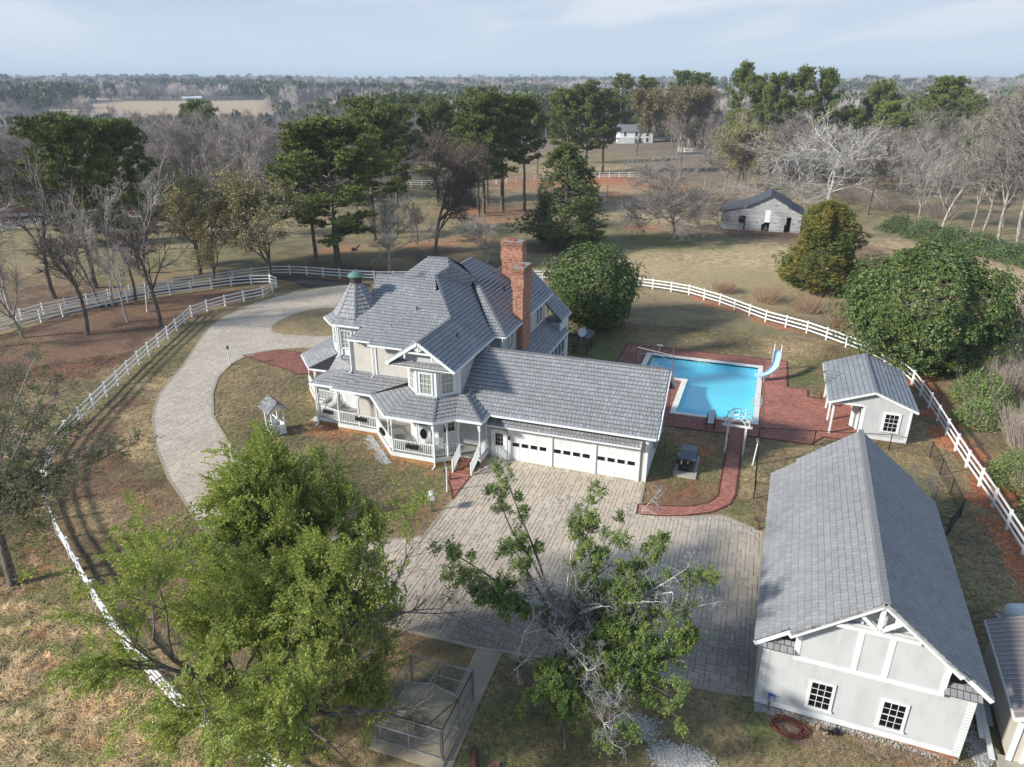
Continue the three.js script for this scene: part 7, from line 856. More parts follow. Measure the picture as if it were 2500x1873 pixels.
ledTree('oak_tree', 'leaning tree with thin grey-olive foliage at the left edge by the fence', [-34.3, 0, -19.9], [-0.4, 3.4, -0.4], [[-6.85, 9.5, -9.1, 1.4, 0.5], [-4.93, 9.0, -6.27, 1.4, 0.6], [-2.45, 9.0, -7.12, 1.3, 0.5], [1.0, 7.5, -5.18, 1.2, 0.5], [3.8, 6.8, -4.17, 1.2, 0.5], [-0.51, 8.0, -3.56, 1.3, 0.6], [1.91, 7.0, -2.59, 1.3, 0.6], [4.25, 6.4, -2.52, 1.1, 0.5], [1.69, 7.0, -1.0, 1.2, 0.6], [3.35, 6.0, -0.59, 1.2, 0.6], [4.69, 5.6, -0.85, 1.0, 0.5], [2.95, 5.4, 0.69, 1.2, 0.6], [4.64, 6.6, -5.42, 0.9, 0.35], [-2.79, 8.0, -2.77, 1.5, 0.6], [0.83, 6.0, 0.28, 1.3, 0.6], [4.5, 4.6, 0.51, 0.9, 0.5]], { seed: 5102, bark: M.bark, bareBark: M.barkGrey, leaf: 0.1, col: [0.2, 0.22, 0.1], sprigN: 1, r0: 0.26, dead: [[4.59, 6.4, -3.9, 0.04, 0.7], [2.67, 6.6, -2.09, 0.05, 0.8], [0.75, 7.2, -2.31, 0.07, 0.8], [-3.44, 9.0, -6.78, 0.04, 0.9], [-0.51, 8.0, -6.06, 0.03, 0.9]] });


// ---------- grass and fallen leaves near enough to show ----------
{
  const im0 = nearMat.map.image, lin = v => { v /= 255; return v <= 0.04045 ? v / 12.92 : ((v + 0.055) / 1.055) ** 2.4; }, under = (x, z) => { const i = Math.min(im0.width - 1, Math.floor((x - NEAR[0]) / NEAR[2] * im0.width)), j = Math.min(im0.height - 1, Math.floor((z - NEAR[1]) / NEAR[3] * im0.height)), o = (j * im0.width + i) * 4; return [lin(im0.data[o]), lin(im0.data[o + 1]), lin(im0.data[o + 2])]; };
  const blocked = [COURT, DECK, COPING, WALK2, PAD, [[-34.2, -50], [-34.2, -46], [-31.8, -44], [-30, -41.4], [-28, -41], [-24.6, -40.9], [-22, -38.3], [-18.8, -38.3], [-17.5, -38], [-15.8, -38], [-15.8, -41], [-4.9, -41], [-4.9, -62], [-34, -62]], [[2.2, -24.4], [10.4, -24.4], [10.9, -38.6], [2.8, -38.6]], [[-9.85, -23.6], [-8.5, -23.6], [-8.3, -17.1], [-12, -17.1], [-12, -20.8], [-9.8, -20.8]], [[8.9, -52.4], [12.1, -52.4], [12.1, -60], [8.9, -60]], [[-3.35, -45.4], [-1.75, -45.4], [-1.75, -42.3], [-3.35, -42.3]], [[11.2, -24.2], [15.5, -24.2], [15.8, -30], [11.6, -30]]];
  const boxes = blocked.map(p => [Math.min(...p.map(a => a[0])), Math.max(...p.map(a => a[0])), Math.min(...p.map(a => a[1])), Math.max(...p.map(a => a[1]))]);
  const free = (x, z) => !blocked.some((p, i) => { const b = boxes[i]; return x > b[0] && x < b[1] && z > b[2] && z < b[3] && inPoly(p, x, z) && !inPoly(ISLAND, x, z); });
  const tuft = (seed, n, w, spread) => { const r = mulberry(seed), mb = new MB(); for (let i = 0; i < n; i++) { const a = r() * TAU, b = Math.sqrt(r()) * spread, x = Math.cos(a) * b, z = Math.sin(a) * b, k = 0.75 + 0.5 * r(), t = r() * TAU, dx = Math.cos(t) * w, dz = Math.sin(t) * w; mb.color(k, k, k); const A = [x - dx, 0.02, z - dz], B = [x + dx, 0.02, z + dz], q = r() * TAU, C = [x + Math.cos(q) * 0.85, 0.5 + 0.5 * r(), z + Math.sin(q) * 0.85]; const ny = (B[2] - A[2]) * (C[0] - A[0]) - (B[0] - A[0]) * (C[2] - A[2]); ny > 0 ? mb.tri(A, B, C) : mb.tri(B, A, C); } const g = mb.geo(), nn = g.attributes.normal; for (let i = 0; i < nn.count; i++) nn.setXYZ(i, (r() - 0.5) * 0.5, 1, (r() - 0.5) * 0.5); return g; };
  const scatter = (name, label, geo, n, area, size, seed, tone) => { const r = mulberry(seed), L = []; let guard = 0; while (L.length < n && guard++ < n * 6) { const [x, z] = area(r); if (x < NEAR[0] + 0.5 || z > NEAR[1] + NEAR[3] - 0.5 || !free(x, z)) continue; L.push([x, z, r(), r(), r()]); } const im = new THREE.InstancedMesh(geo, FOL, L.length), d = new THREE.Object3D(), c = new THREE.Color(); L.forEach((q, i) => { d.position.set(q[0], hgt(q[0], q[1]), q[1]); const s = size(q[0], q[1], q[2]); d.scale.set(s[0], s[1], s[0]); d.rotation.set(0, q[3] * TAU, 0); d.updateMatrix(); im.setMatrixAt(i, d.matrix); im.setColorAt(i, c.setRGB(...tone(q[0], q[1], q[4]))); }); im.name = name; scene.add(im); tag(im, label, null, null, 'stuff'); };
  const lawnTone = (x, z, t) => { const u = under(x, z), k = 1.25 + 0.6 * t; return [u[0] * k, u[1] * k, u[2] * k]; };
  // more of it nearer the camera
  const polar = (d0, d1, pw) => r => { const d = lerp(d0, d1, Math.pow(r(), pw)), az = (19 + (r() - 0.5) * 84) / 57.3; return [-Math.sin(az) * d, -Math.cos(az) * d]; };
  scatter('lawn_grass', 'short dormant brown and green lawn grass', tuft(61, 9, 0.13, 0.9), 150000, polar(17, 75, 0.8), (x, z, t) => { const s = 0.1 + 0.09 * t; return [s, 0.045 + 0.05 * t]; }, 62, lawnTone);
  scatter('hay_grass', 'rough tufted straw and olive grass of the hay field', tuft(63, 12, 0.1, 0.8), 42000, r => [lerp(-52, -9, r()), lerp(-34, -9.2, r())].map((v, i) => v), (x, z, t) => { const inside = fenceSide(x, z) > 0.2 ? 1 : 0.3; const s = (0.14 + 0.16 * t) * (0.5 + 0.5 * inside); return [s, (0.07 + 0.16 * t * t + 0.1 * sstep(0.5, 0.75, fbm(x * 0.9 + z * 0.35, z * 1.9, 4))) * inside]; }, 64, (x, z, t) => { const u = under(x, z), k = 1.25 + 0.6 * t; return [u[0] * k, u[1] * k, u[2] * k]; });
  const lg = (() => { const mb = new MB(); mb.color(1, 1, 1); mb.quad([-0.5, 0.1, -0.35], [-0.45, 0.05, 0.4], [0.5, 0.25, 0.3], [0.4, 0.1, -0.4]); return mb.geo(); })();
  const spots = [[-41.5, -31.8, 3], [-38.5, -29, 3], [-36, -22, 4.5], [-45, -34.5, 2.5], [-64, -52, 9], [-66, -62, 7], [-60, -62, 6], [-2.2, -40.6, 2.4], [-3.4, -39, 1.5], [-18.5, -31, 3], [-10, -22.4, 3], [-16, -22, 6], [-26, -26, 6], [-5, -20, 4], [-22, -34, 4]];
  scatter('fallen_leaves', 'scattered brown fallen leaves on the grass', lg, 26000, r => { const q = spots[Math.floor(r() * spots.length)]; return [q[0] + gs2(r) * q[2] * 1.3, q[1] + gs2(r) * q[2] * 1.3]; }, (x, z, t) => [0.07 + 0.06 * t, 0.12], 65, (x, z, t) => { const k = 0.6 + 0.8 * t; return [0.24 * k, 0.125 * k, 0.07 * k]; });
  function gs2(r) { return r() + r() - 1; }
}
// ---------- things about the yard ----------
{ // generator on its pad
  const P = thing('concrete_pad', 'pale concrete pad under the black generator', 'concrete pad'); const m = new MB(); m.box(-3.3, -0.1, -45.4, -1.8, 0.13, -42.35); m.build('slab', M.concrete, P); rebase(P, [-2.55, 0, -43.9]);
  const G = thing('generator', 'black standby generator cabinet with sloped lid on a concrete pad', 'generator'), gm = mat([52, 54, 58], 0.4), b = new MB(); b.box(-2.98, 0.2, -45.0, -2.02, 1.02, -43.0); b.build('cabinet', mat([34, 35, 38], 0.45), G); const l = new MB(); l.slab([[-3.04, 1.06, -42.94], [-1.96, 1.06, -42.94], [-1.96, 1.2, -44.0], [-3.04, 1.2, -44.0]], [0, 0.99, 0.13], 0.05); l.slab([[-3.04, 1.2, -44.0], [-1.96, 1.2, -44.0], [-1.96, 1.1, -45.06], [-3.04, 1.1, -45.06]], [0, 0.995, -0.09], 0.05); l.build('lid', mat([86, 92, 100], 0.4), G); const c = new MB(); for (const x of [-2.98, -2.02]) for (const z of [-45.0, -43.0]) c.cbox(x, 0.6, z, 0.07, 0.95, 0.07); c.build('corner_post', gm, G); const v = new MB(); for (let i = 0; i < 6; i++) v.box(-2.85, 0.35 + i * 0.09, -42.995, -2.2, 0.39 + i * 0.09, -42.98); v.build('louvres', gm, G); const s = new MB(); s.box(-2.9, 0.62, -42.995, -2.8, 0.92, -42.98); s.box(-2.5, 0.86, -42.995, -2.36, 0.9, -42.98); s.box(-2.48, 0.75, -42.995, -2.4, 0.81, -42.98); s.build('sticker', M.white, G); const sk = new MB(); sk.box(-3.0, 0.13, -45.02, -2.0, 0.2, -42.98); sk.build('skid', M.black, G); const bx = new MB(); bx.box(-3.22, 0.55, -43.5, -2.98, 0.95, -43.15); bx.build('side_box', gm, G); rebase(G, [-2.5, 0.13, -44]); }
{ // arbor
  const A = thing('garden_arbor', 'white wooden arbor with arched lattice top over the brick path', 'arbor'); for (const x of [-0.22, 0.98]) for (const z of [-46.9, -47.9]) { const p = new MB(); p.cbox(x, 1.1, z, 0.14, 2.2, 0.14); p.build('post', M.white, A); }
  for (const z of [-46.84, -47.96]) { const b = new MB(); b.box(-0.62, 2.1, z - 0.03, 1.38, 2.26, z + 0.03); b.build('beam', M.white, A); const ar = new MB(); for (const R of [0.78, 0.5]) for (let i = 0; i < 12; i++) { const a = Math.PI * i / 12, c = Math.PI * (i + 1) / 12; ar.bar([0.38 + R * Math.cos(a), 2.24 + R * Math.sin(a), z], [0.38 + R * Math.cos(c), 2.24 + R * Math.sin(c), z], 0.05, 0.07, [0, 0, 1]); } for (let i = 0; i <= 6; i++) { const a = Math.PI * i / 6; ar.bar([0.38 + 0.42 * Math.cos(a), 2.24 + 0.42 * Math.sin(a), z], [0.38 + 0.95 * Math.cos(a), 2.24 + 0.95 * Math.sin(a), z], 0.035, 0.035, [0, 0, 1]); } ar.build('arch', M.white, A); }
  for (let i = 0; i <= 6; i++) { const a = Math.PI * i / 6, s = new MB(); s.bar([0.38 + 0.82 * Math.cos(a), 2.26 + 0.8 * Math.sin(a), -46.7], [0.38 + 0.82 * Math.cos(a), 2.26 + 0.8 * Math.sin(a), -48.1], 0.05, 0.05); s.build('slat', M.white, A); } rebase(A, [0.38, 0, -47.4]); }
{ const D = thing('diving_board', 'grey speckled diving board on a tubular stand at the near pool edge', 'diving board'), b = new MB(); b.box(-1.76, 0.5, -52.7, -1.32, 0.56, -50.2); b.build('board', mat([186, 186, 186], 0.8, { map: weather }), D); const s = new MB(); for (const x of [-1.84, -1.24]) { s.tube([x, 0, -50.3], [x, 0.52, -50.25], 0.03, 0.03, 7); s.tube([x, 0.0, -51.2], [x, 0.75, -51.3], 0.03, 0.03, 7); s.tube([x, 0.75, -51.3], [x, 0.7, -51.8], 0.03, 0.03, 7); s.tube([x, 0.7, -51.8], [x, 0, -51.9], 0.03, 0.03, 7); } s.tube([-1.84, 0.48, -51.25], [-1.24, 0.48, -51.25], 0.03, 0.03, 7); s.tube([-1.84, 0.46, -50.27], [-1.24, 0.46, -50.27], 0.03, 0.03, 7); s.build('stand', M.black, D); rebase(D, [-1.54, 0, -51.4]); }
{ // slide
  const S = thing('pool_slide', 'pale blue curved pool slide with white ladder rails at the far pool corner', 'pool slide'); const cv = new THREE.CatmullRomCurve3([V(3.05, 2.05, -64.15), V(3.05, 1.98, -63.6), V(3.0, 1.45, -62.75), V(2.82, 0.95, -62.1), V(2.4, 0.62, -61.62), V(1.9, 0.46, -61.4), V(1.4, 0.42, -61.32)]), N = 28, m = new MB(), prof = [[-0.3, 0.2], [-0.27, 0.03], [0, 0], [0.27, 0.03], [0.3, 0.2]]; let prev;
  for (let i = 0; i <= N; i++) { const p = cv.getPoint(i / N), t = cv.getTangent(i / N), s = V(-t.z, 0, t.x).normalize(), u = s.clone().cross(t).normalize().multiplyScalar(-1); if (u.y < 0) u.negate(); const ring = prof.map(q => p.clone().addScaledVector(s, q[0]).addScaledVector(u, q[1]).toArray()); if (prev) for (let k = 0; k < 4; k++) { m.quad(prev[k], prev[k + 1], ring[k + 1], ring[k]); } prev = ring; } m.build('chute', mat([176, 208, 230], 0.3), S); const r = new MB(); for (const x of [2.75, 3.35]) { r.tube([x, 0, -64.7], [x, 2.1, -64.25], 0.03, 0.03, 7); r.tube([x, 2.1, -64.25], [x, 2.65, -64.1], 0.03, 0.03, 7); r.tube([x, 2.65, -64.1], [x, 2.2, -63.55], 0.03, 0.03, 7); } r.build('ladder_rail', M.white, S); const st = new MB(); for (let i = 0; i < 5; i++) st.cbox(3.05, 0.35 + i * 0.36, -64.63 + i * 0.077, 0.6, 0.04, 0.12); st.build('rungs', M.white, S); const l = new MB(); for (const q of [[2.8, 1.1, -62.5], [3.2, 1.1, -62.5], [2.15, 0.45, -61.25], [2.35, 0.5, -61.75]]) l.tube([q[0], 0, q[2]], q, 0.025, 0.025, 6); l.build('legs', M.white, S); rebase(S, [2.6, 0, -63]); }
function handrail(label, pts) { const G = thing('pool_handrail', label, 'handrail', [0, 0, 0], 0); const c = new THREE.CatmullRomCurve3(pts.map(p => V(...p))); const g = new THREE.TubeGeometry(c, 24, 0.025, 6); const m = new THREE.Mesh(g, mat([214, 218, 222], 0.25, { metalness: 0.5 })); m.name = 'tube'; G.add(m); return rebase(G, [pts[0][0], 0, pts[0][2]]); }
handrail('bent metal pool ladder rail nearer the arbor', [[2.0, 0, -55.5], [2.0, 0.75, -55.5], [1.55, 0.82, -55.5], [1.32, 0.2, -55.5], [1.3, -0.6, -55.5]]); handrail('bent metal pool ladder rail nearer the slide', [[2.0, 0, -56.2], [2.0, 0.75, -56.2], [1.55, 0.82, -56.2], [1.32, 0.2, -56.2], [1.3, -0.6, -56.2]]); handrail('metal grab rail beside the pool steps behind the garage roof', [[-9.0, 0, -62.4], [-9.0, 0.85, -62.4], [-8.2, 0.85, -62.4], [-7.6, 0.5, -62.4], [-7.5, -0.4, -62.4]]);
{ const G = thing('tv_antenna', 'tall thin TV antenna mast with a wide aerial beside the garage gable', 'antenna'), m = new MB(), am = mat([150, 146, 144], 0.5, { metalness: 0.4 }); m.tube([-4.15, 0, -44.3], [-4.15, 8.2, -44.3], 0.035, 0.025, 7); m.build('mast', mat([120, 96, 92], 0.6), G); const b = new MB(); b.tube([-6.6, 7.75, -45.1], [-1.7, 7.75, -43.5], 0.022, 0.022, 5); for (let i = 0; i < 12; i++) { const t = i / 11, w = lerp(0.95, 0.15, t); const x = lerp(-6.6, -1.9, t), z = lerp(-45.1, -43.56, t); b.tube([x - 0.31 * w, 7.76, z + 0.95 * w], [x + 0.31 * w, 7.76, z - 0.95 * w], 0.011, 0.011, 4); } b.tube([-5.6, 7.75, -44.8], [-4.15, 7.2, -44.3], 0.012, 0.012, 4); b.cbox(-5.1, 8.25, -44.6, 0.4, 0.06, 0.1); b.tube([-5.1, 7.75, -44.6], [-5.1, 8.25, -44.6], 0.012, 0.012, 4); b.build('aerial', am, G); const c = new MB(); for (let i = 0; i < 6; i++) c.tube([-4.15, 5.6 + i * 0.16, -44.3], [-3.75, 5.6 + i * 0.16, -44.3], 0.01, 0.01, 4); c.tube([-3.95, 5.5, -44.3], [-3.95, 6.6, -44.3], 0.014, 0.014, 4); c.build('side_aerial', am, G); const br = new MB(); br.tube([-4.9, 3.4, -44.3], [-4.15, 3.4, -44.3], 0.02, 0.02, 5); br.tube([-4.9, 5.6, -44.5], [-4.15, 5.6, -44.3], 0.02, 0.02, 5); br.build('wall_bracket', am, G); rebase(G, [-4.15, 0, -44.3]); }
function dish(label, x, z, h, c) { const G = thing('satellite_dish', label, 'satellite dish', [x, 0, z]); const p = new MB(); p.tube([0, 0, 0], [0, h - 0.3, 0], 0.03, 0.03, 7); p.build('mast', M.galv, G); const d = new THREE.Mesh(new THREE.SphereGeometry(0.75, 20, 8, 0, 6.2832, 0, 0.62), mat(c, 0.5)); d.name = 'reflector'; d.scale.set(0.95, 0.6, 1.1); d.rotation.set(-2.0, 0.3, 0); d.position.set(0, h - 0.15, -0.42); G.add(d); const a = new MB(); a.tube([0, h - 0.45, 0.1], [0.1, h - 0.35, 0.5], 0.02, 0.02, 5); a.cbox(0.1, h - 0.32, 0.52, 0.1, 0.1, 0.14); a.build('feed_arm', M.galv, G); return G; }
dish('white satellite dish on a short mast under the dark magnolia', -15.0, -64.0, 1.9, [214, 216, 220]); dish('darker grey satellite dish, lower and right of the white one', -14.55, -64.9, 1.45, [118, 128, 138]);
{ const F = thing('iron_enclosure', 'low black metal enclosure below the satellite dishes', 'fence'), p = [[-15.3, -62.6], [-14.05, -62.8], [-14.05, -65], [-15.4, -65.2]]; for (let i = 0; i < 4; i++) { const a = p[i], b = p[(i + 1) % 4]; const m = new MB(); m.tube([a[0], 0, a[1]], [a[0], 1.0, a[1]], 0.035, 0.035, 6, true); m.tube([a[0], 0.98, a[1]], [b[0], 0.98, b[1]], 0.022, 0.022, 5); m.tube([a[0], 0.12, a[1]], [b[0], 0.12, b[1]], 0.018, 0.018, 5); m.build('frame', M.iron, F); linkPanel(F, a, b, 0.12, 0.98, M.iron, 0.15, 0.01); } rebase(F, [-14.7, 0, -63.9]); }
{ const F = thing('wooden_fence', 'short weathered wooden fence section behind the rear house corner', 'fence'), wm = mat([120, 96, 78], 0.9), p = new MB(); for (const x of [-16.6, -15.3]) p.cbox(x, 0.7, -63.6, 0.12, 1.4, 0.12); p.build('posts', wm, F); for (const y of [0.4, 0.8, 1.2]) { const r = new MB(); r.bar([-16.6, y, -63.6], [-15.3, y + 0.08, -63.6], 0.05, 0.14); r.build('board', wm, F); } rebase(F, [-16, 0, -63.6]); }
function lampPost(label, x, z, h, lean) { const L = thing('lamp_post', label, 'lamp post', [x, 0, z]); const p = new MB(); p.tube([0, 0, 0], [lean, h - 0.34, 0], 0.055, 0.045, 10); p.tube([0, 0, 0], [0, 0.12, 0], 0.09, 0.06, 10); p.build('post', M.white, L); const l = new MB(); l.tube([lean, h - 0.34, 0], [lean, h - 0.28, 0], 0.05, 0.11, 6); for (let i = 0; i < 6; i++) { const a = i * 1.0472; l.tube([lean + 0.11 * Math.cos(a), h - 0.28, 0.11 * Math.sin(a)], [lean + 0.14 * Math.cos(a), h - 0.08, 0.14 * Math.sin(a)], 0.012, 0.012, 4); } l.tube([lean, h - 0.08, 0], [lean, h + 0.04, 0], 0.17, 0.03, 6, true); l.tube([lean, h + 0.04, 0], [lean, h + 0.1, 0], 0.025, 0.01, 5); l.build('lantern_frame', mat([96, 92, 86], 0.5), L); const g = new MB(); g.tube([lean, h - 0.28, 0], [lean, h - 0.08, 0], 0.1, 0.13, 6); g.build('lantern_glass', mat([150, 150, 144], 0.2), L); return L; }
lampPost('white lamp post with grey lantern on the lawn by the porch steps', -16.65, -35.66, 2.2, 0); lampPost('leaning white lamp post with grey lantern beside the black chain-link fence', 1.7, -45.6, 2.05, 0.12); lampPost('small dark lamp post on the lawn inside the driveway loop', -44.6, -49.4, 1.9, 0);
{ const L = thing('mailbox', 'white round-topped box on a green post at the court edge', 'mailbox', [-16.6, 0, -33.25], 0.5); const p = new MB(); p.cbox(0, 0.48, 0, 0.09, 0.96, 0.09); p.build('post', mat([92, 120, 82], 0.8), L); const b = new MB(), n = 8, P = (i, z) => { const a = Math.PI * i / n; return [0.2 * Math.cos(a), 1.12 + 0.17 * Math.sin(a), z]; }; b.box(-0.2, 0.95, -0.3, 0.2, 1.12, 0.3); for (let i = 0; i < n; i++) { b.quad(P(i, 0.3), P(i, -0.3), P(i + 1, -0.3), P(i + 1, 0.3)); b.tri([0, 1.12, 0.3], P(i, 0.3), P(i + 1, 0.3)); b.tri([0, 1.12, -0.3], P(i + 1, -0.3), P(i, -0.3)); } b.build('box', M.white, L); const d = new MB(); d.box(-0.17, 0.97, 0.3, 0.17, 1.2, 0.315); d.build('door', M.trim, L); }
{ // little garden statue of a standing child, weathered red-brown
  const S = thing('garden_statue', 'small reddish brown garden statue of a standing child by the lamp post', 'statue', [-17.08, 0, -37.06]), sm = mat([126, 92, 76], 0.9, { map: speckle }); const pts = [[0.11, 0], [0.12, 0.04], [0.08, 0.06], [0.1, 0.1], [0.115, 0.2], [0.085, 0.3], [0.1, 0.38], [0.075, 0.43], [0.035, 0.45], [0.05, 0.48], [0.062, 0.53], [0.045, 0.58], [0, 0.6]].map(q => new THREE.Vector2(...q)); const b = new THREE.Mesh(new THREE.LatheGeometry(pts, 16), sm); b.name = 'figure'; b.scale.set(1, 1, 0.8); S.add(b); const a = new MB(); for (const s of [-1, 1]) { a.tube([s * 0.1, 0.4, 0], [s * 0.13, 0.28, 0.03], 0.028, 0.024, 7, true); a.tube([s * 0.13, 0.28, 0.03], [s * 0.05, 0.24, 0.1], 0.024, 0.02, 7, true); } a.build('arms', sm, S); const p = new MB(); p.cbox(0, 0.015, 0, 0.26, 0.05, 0.22); p.build('plinth', sm, S); }
{ const B = thing('bird_bath', 'rusty brown pedestal bird bath at the corner of the garage barn', 'bird bath', [2.2, 0, -37.75]); const pts = [[0.17, 0], [0.18, 0.05], [0.07, 0.1], [0.05, 0.3], [0.06, 0.5], [0.13, 0.56], [0.27, 0.64], [0.28, 0.68], [0.25, 0.67], [0.1, 0.6], [0, 0.59]].map(q => new THREE.Vector2(...q)); const m = new THREE.Mesh(new THREE.LatheGeometry(pts, 20), mat([104, 82, 72], 0.9, { map: speckle })); m.name = 'basin'; B.add(m); }
{ // wishing well
  const W = thing('wishing_well', 'white wooden wishing well with grey shingled roof on the front lawn', 'wishing well', [-32.1, 0, -39.2], -0.55); const ws = mat([120, 122, 126], 0.9, { map: weather }); for (const x of [-0.62, 0.62]) for (const z of [-0.45, 0.45]) { const p = new MB(); p.cbox(x, 1.05, z, 0.12, 2.1, 0.12); p.bar([x, 1.75, z], [x * 0.55, 2.1, z], 0.07, 0.07); p.build('post', M.white, W); } for (let k = 0; k < 4; k++) { const b = new MB(); b.box(-0.62, 0.05 + k * 0.2, 0.42, 0.62, 0.22 + k * 0.2, 0.47); b.box(-0.62, 0.05 + k * 0.2, -0.47, 0.62, 0.22 + k * 0.2, -0.42); b.box(-0.66, 0.05 + k * 0.2, -0.42, -0.6, 0.22 + k * 0.2, 0.42); b.box(0.6, 0.05 + k * 0.2, -0.42, 0.66, 0.22 + k * 0.2, 0.42); b.build('board', M.white, W); } const r = new MB(); r.tube([-0.62, 1.35, 0], [0.62, 1.35, 0], 0.06, 0.06, 8); r.build('windlass', M.white, W);
  const ba = new MB(); ba.box(-0.75, 2.04, -0.5, 0.75, 2.12, -0.4); ba.box(-0.75, 2.04, 0.4, 0.75, 2.12, 0.5); for (const x of [-0.7, 0.7]) ba.concave([[x, 2.1, -0.55], [x, 2.1, 0.55], [x, 2.68, 0]], [1, 0, 0]); ba.build('roof_frame', M.white, W);
  const f1 = [[-0.92, 2.0, 0.78], [0.92, 2.0, 0.78], [0.92, 2.78, 0], [-0.92, 2.78, 0]], f2 = [[0.92, 2.0, -0.78], [-0.92, 2.0, -0.78], [-0.92, 2.78, 0], [0.92, 2.78, 0]]; const sh = [...courses(f1, { ex: 0.2, wmin: 0.12, wmax: 0.24, t0: 0.035, seed: 9 }), ...courses(f2, { ex: 0.2, wmin: 0.12, wmax: 0.24, t0: 0.035, seed: 10 })]; sh.forEach(o => { const m = new MB(); const k = 0.1 + 0.2 * o.sh; appendMB(m, o.mb, [k, k, k * 1.05]); const me = new THREE.Mesh(m.geo(), tinted(mat([255, 255, 255], 0.9))); me.name = 'shingle'; W.add(me); }); const dk = new MB(); dk.slab(f1, [0, 0.707, 0.707], 0.03); dk.slab(f2, [0, 0.707, -0.707], 0.03); dk.build('roof_deck', ws, W); W.scale.setScalar(1.0); }
// walk, slab and dog kennel at the bottom
flat('concrete_walk', [[-9.8, -23.55], [-8.6, -23.6], [-8.55, -20.6], [-8.4, -17.1], [-9.3, -17.1], [-9.75, -20.6]], 0.03, M.slabStain, 'stained concrete walk from the court down to the dog kennel');
{ const S = thing('kennel_slab', 'stained concrete slab carrying the dog kennel', 'concrete slab'), m = new MB(); m.box(-11.85, -0.15, -20.75, -8.75, 0.1, -17.15); m.build('slab', mat([176, 162, 140], 0.9, { map: weather }), S); rebase(S, [-10.3, 0, -19]);
  const br = thing('fallen_twigs', 'heap of dry grey twigs lying on the kennel slab', 'twigs', [0, 0, 0]), tm = new MB(), r = mulberry(31); for (let i = 0; i < 150; i++) { const x = -10.8 + (r() - 0.5) * 2.0 * (r() + 0.3), z = -18.4 + (r() - 0.5) * 1.8, a = r() * 6.28, l = 0.15 + r() * 0.6; tm.tube([x, 0.11 + r() * 0.1, z], [x + l * Math.cos(a), 0.11 + r() * 0.16, z + l * Math.sin(a)], 0.009, 0.004, 3); } tm.build('twigs', mat([96, 88, 82], 0.95), br, 'stuff'); rebase(br, [-10.8, 0, -18.4]);
  const K = thing('dog_kennel', 'galvanised chain-link dog kennel with rusty bars on a concrete slab', 'dog kennel'), c = [[-8.82, -20.65], [-11.7, -20.65], [-11.7, -17.55], [-8.82, -17.55]], h = 1.65; for (let i = 0; i < 4; i++) { const a = c[i], b = c[(i + 1) % 4]; const f = new MB(); f.tube([a[0], 0.1, a[1]], [a[0], h, a[1]], 0.03, 0.03, 7, true); f.tube([b[0] + (a[0] - b[0]) * 0.03, 0.1, b[1] + (a[1] - b[1]) * 0.03], [b[0] + (a[0] - b[0]) * 0.03, h, b[1] + (a[1] - b[1]) * 0.03], 0.024, 0.024, 6); for (const y of [0.16, 0.92, h]) f.tube([a[0], y, a[1]], [b[0], y, b[1]], 0.023, 0.023, 6); f.tube([(a[0] + b[0]) / 2, 0.14, (a[1] + b[1]) / 2], [(a[0] + b[0]) / 2, h, (a[1] + b[1]) / 2], 0.02, 0.02, 6); f.build('panel_frame', i === 0 || i === 2 ? M.galv : mat([128, 122, 120], 0.5, { metalness: 0.4 }), K); linkPanel(K, a, b, 0.14, h, mat([150, 152, 154], 0.5, { metalness: 0.4 }), 0.1, 0.006); }
  const g = new MB(); g.tube([-8.95, 0.2, -20.7], [-8.95, h - 0.02, -20.7], 0.025, 0.025, 6); g.tube([-9.7, 0.2, -20.7], [-9.7, h - 0.02, -20.7], 0.025, 0.025, 6); for (const y of [0.2, h - 0.02]) g.tube([-8.95, y, -20.7], [-9.7, y, -20.7], 0.025, 0.025, 6); g.build('gate', M.galv, K); const rb = new MB(); rb.tube([-8.82, h + 0.03, -20.65], [-8.82, h + 0.03, -17.6], 0.024, 0.024, 6); rb.tube([-8.82, h + 0.03, -17.6], [-11.7, h + 0.03, -17.6], 0.024, 0.024, 6); rb.tube([-8.82, h, -19.2], [-10.4, 0.3, -17.7], 0.024, 0.024, 6); rb.build('rusty_bar', M.rust, K); const fb = new MB(); fb.tube([-10.2, h + 0.04, -20.65], [-10.6, 0.9, -20.2], 0.025, 0.025, 6); fb.tube([-11.7, 0.45, -20.3], [-10.5, 0.75, -20.3], 0.03, 0.03, 6); fb.tube([-10.5, 0.75, -20.3], [-9.0, 0.25, -20.3], 0.03, 0.03, 6); fb.build('loose_pipe', M.galv, K); rebase(K, [-10.26, 0.1, -19.1]); }
{ const K = thing('wire_crate', 'small dark wire dog cage on the grass behind the garage barn', 'cage'), c = [[11.4, -46.6], [12.5, -46.6], [12.5, -44.2], [11.4, -44.2]]; for (let i = 0; i < 4; i++) { const a = c[i], b = c[(i + 1) % 4], f = new MB(); f.tube([a[0], 0, a[1]], [a[0], 1.2, a[1]], 0.02, 0.02, 6, true); for (const y of [0.05, 1.2]) f.tube([a[0], y, a[1]], [b[0], y, b[1]], 0.018, 0.018, 5); f.build('frame', mat([110, 108, 106], 0.5), K); linkPanel(K, a, b, 0.05, 1.2, mat([96, 96, 98], 0.5), 0.13, 0.007); } rebase(K, [11.95, 0, -45.4]); }
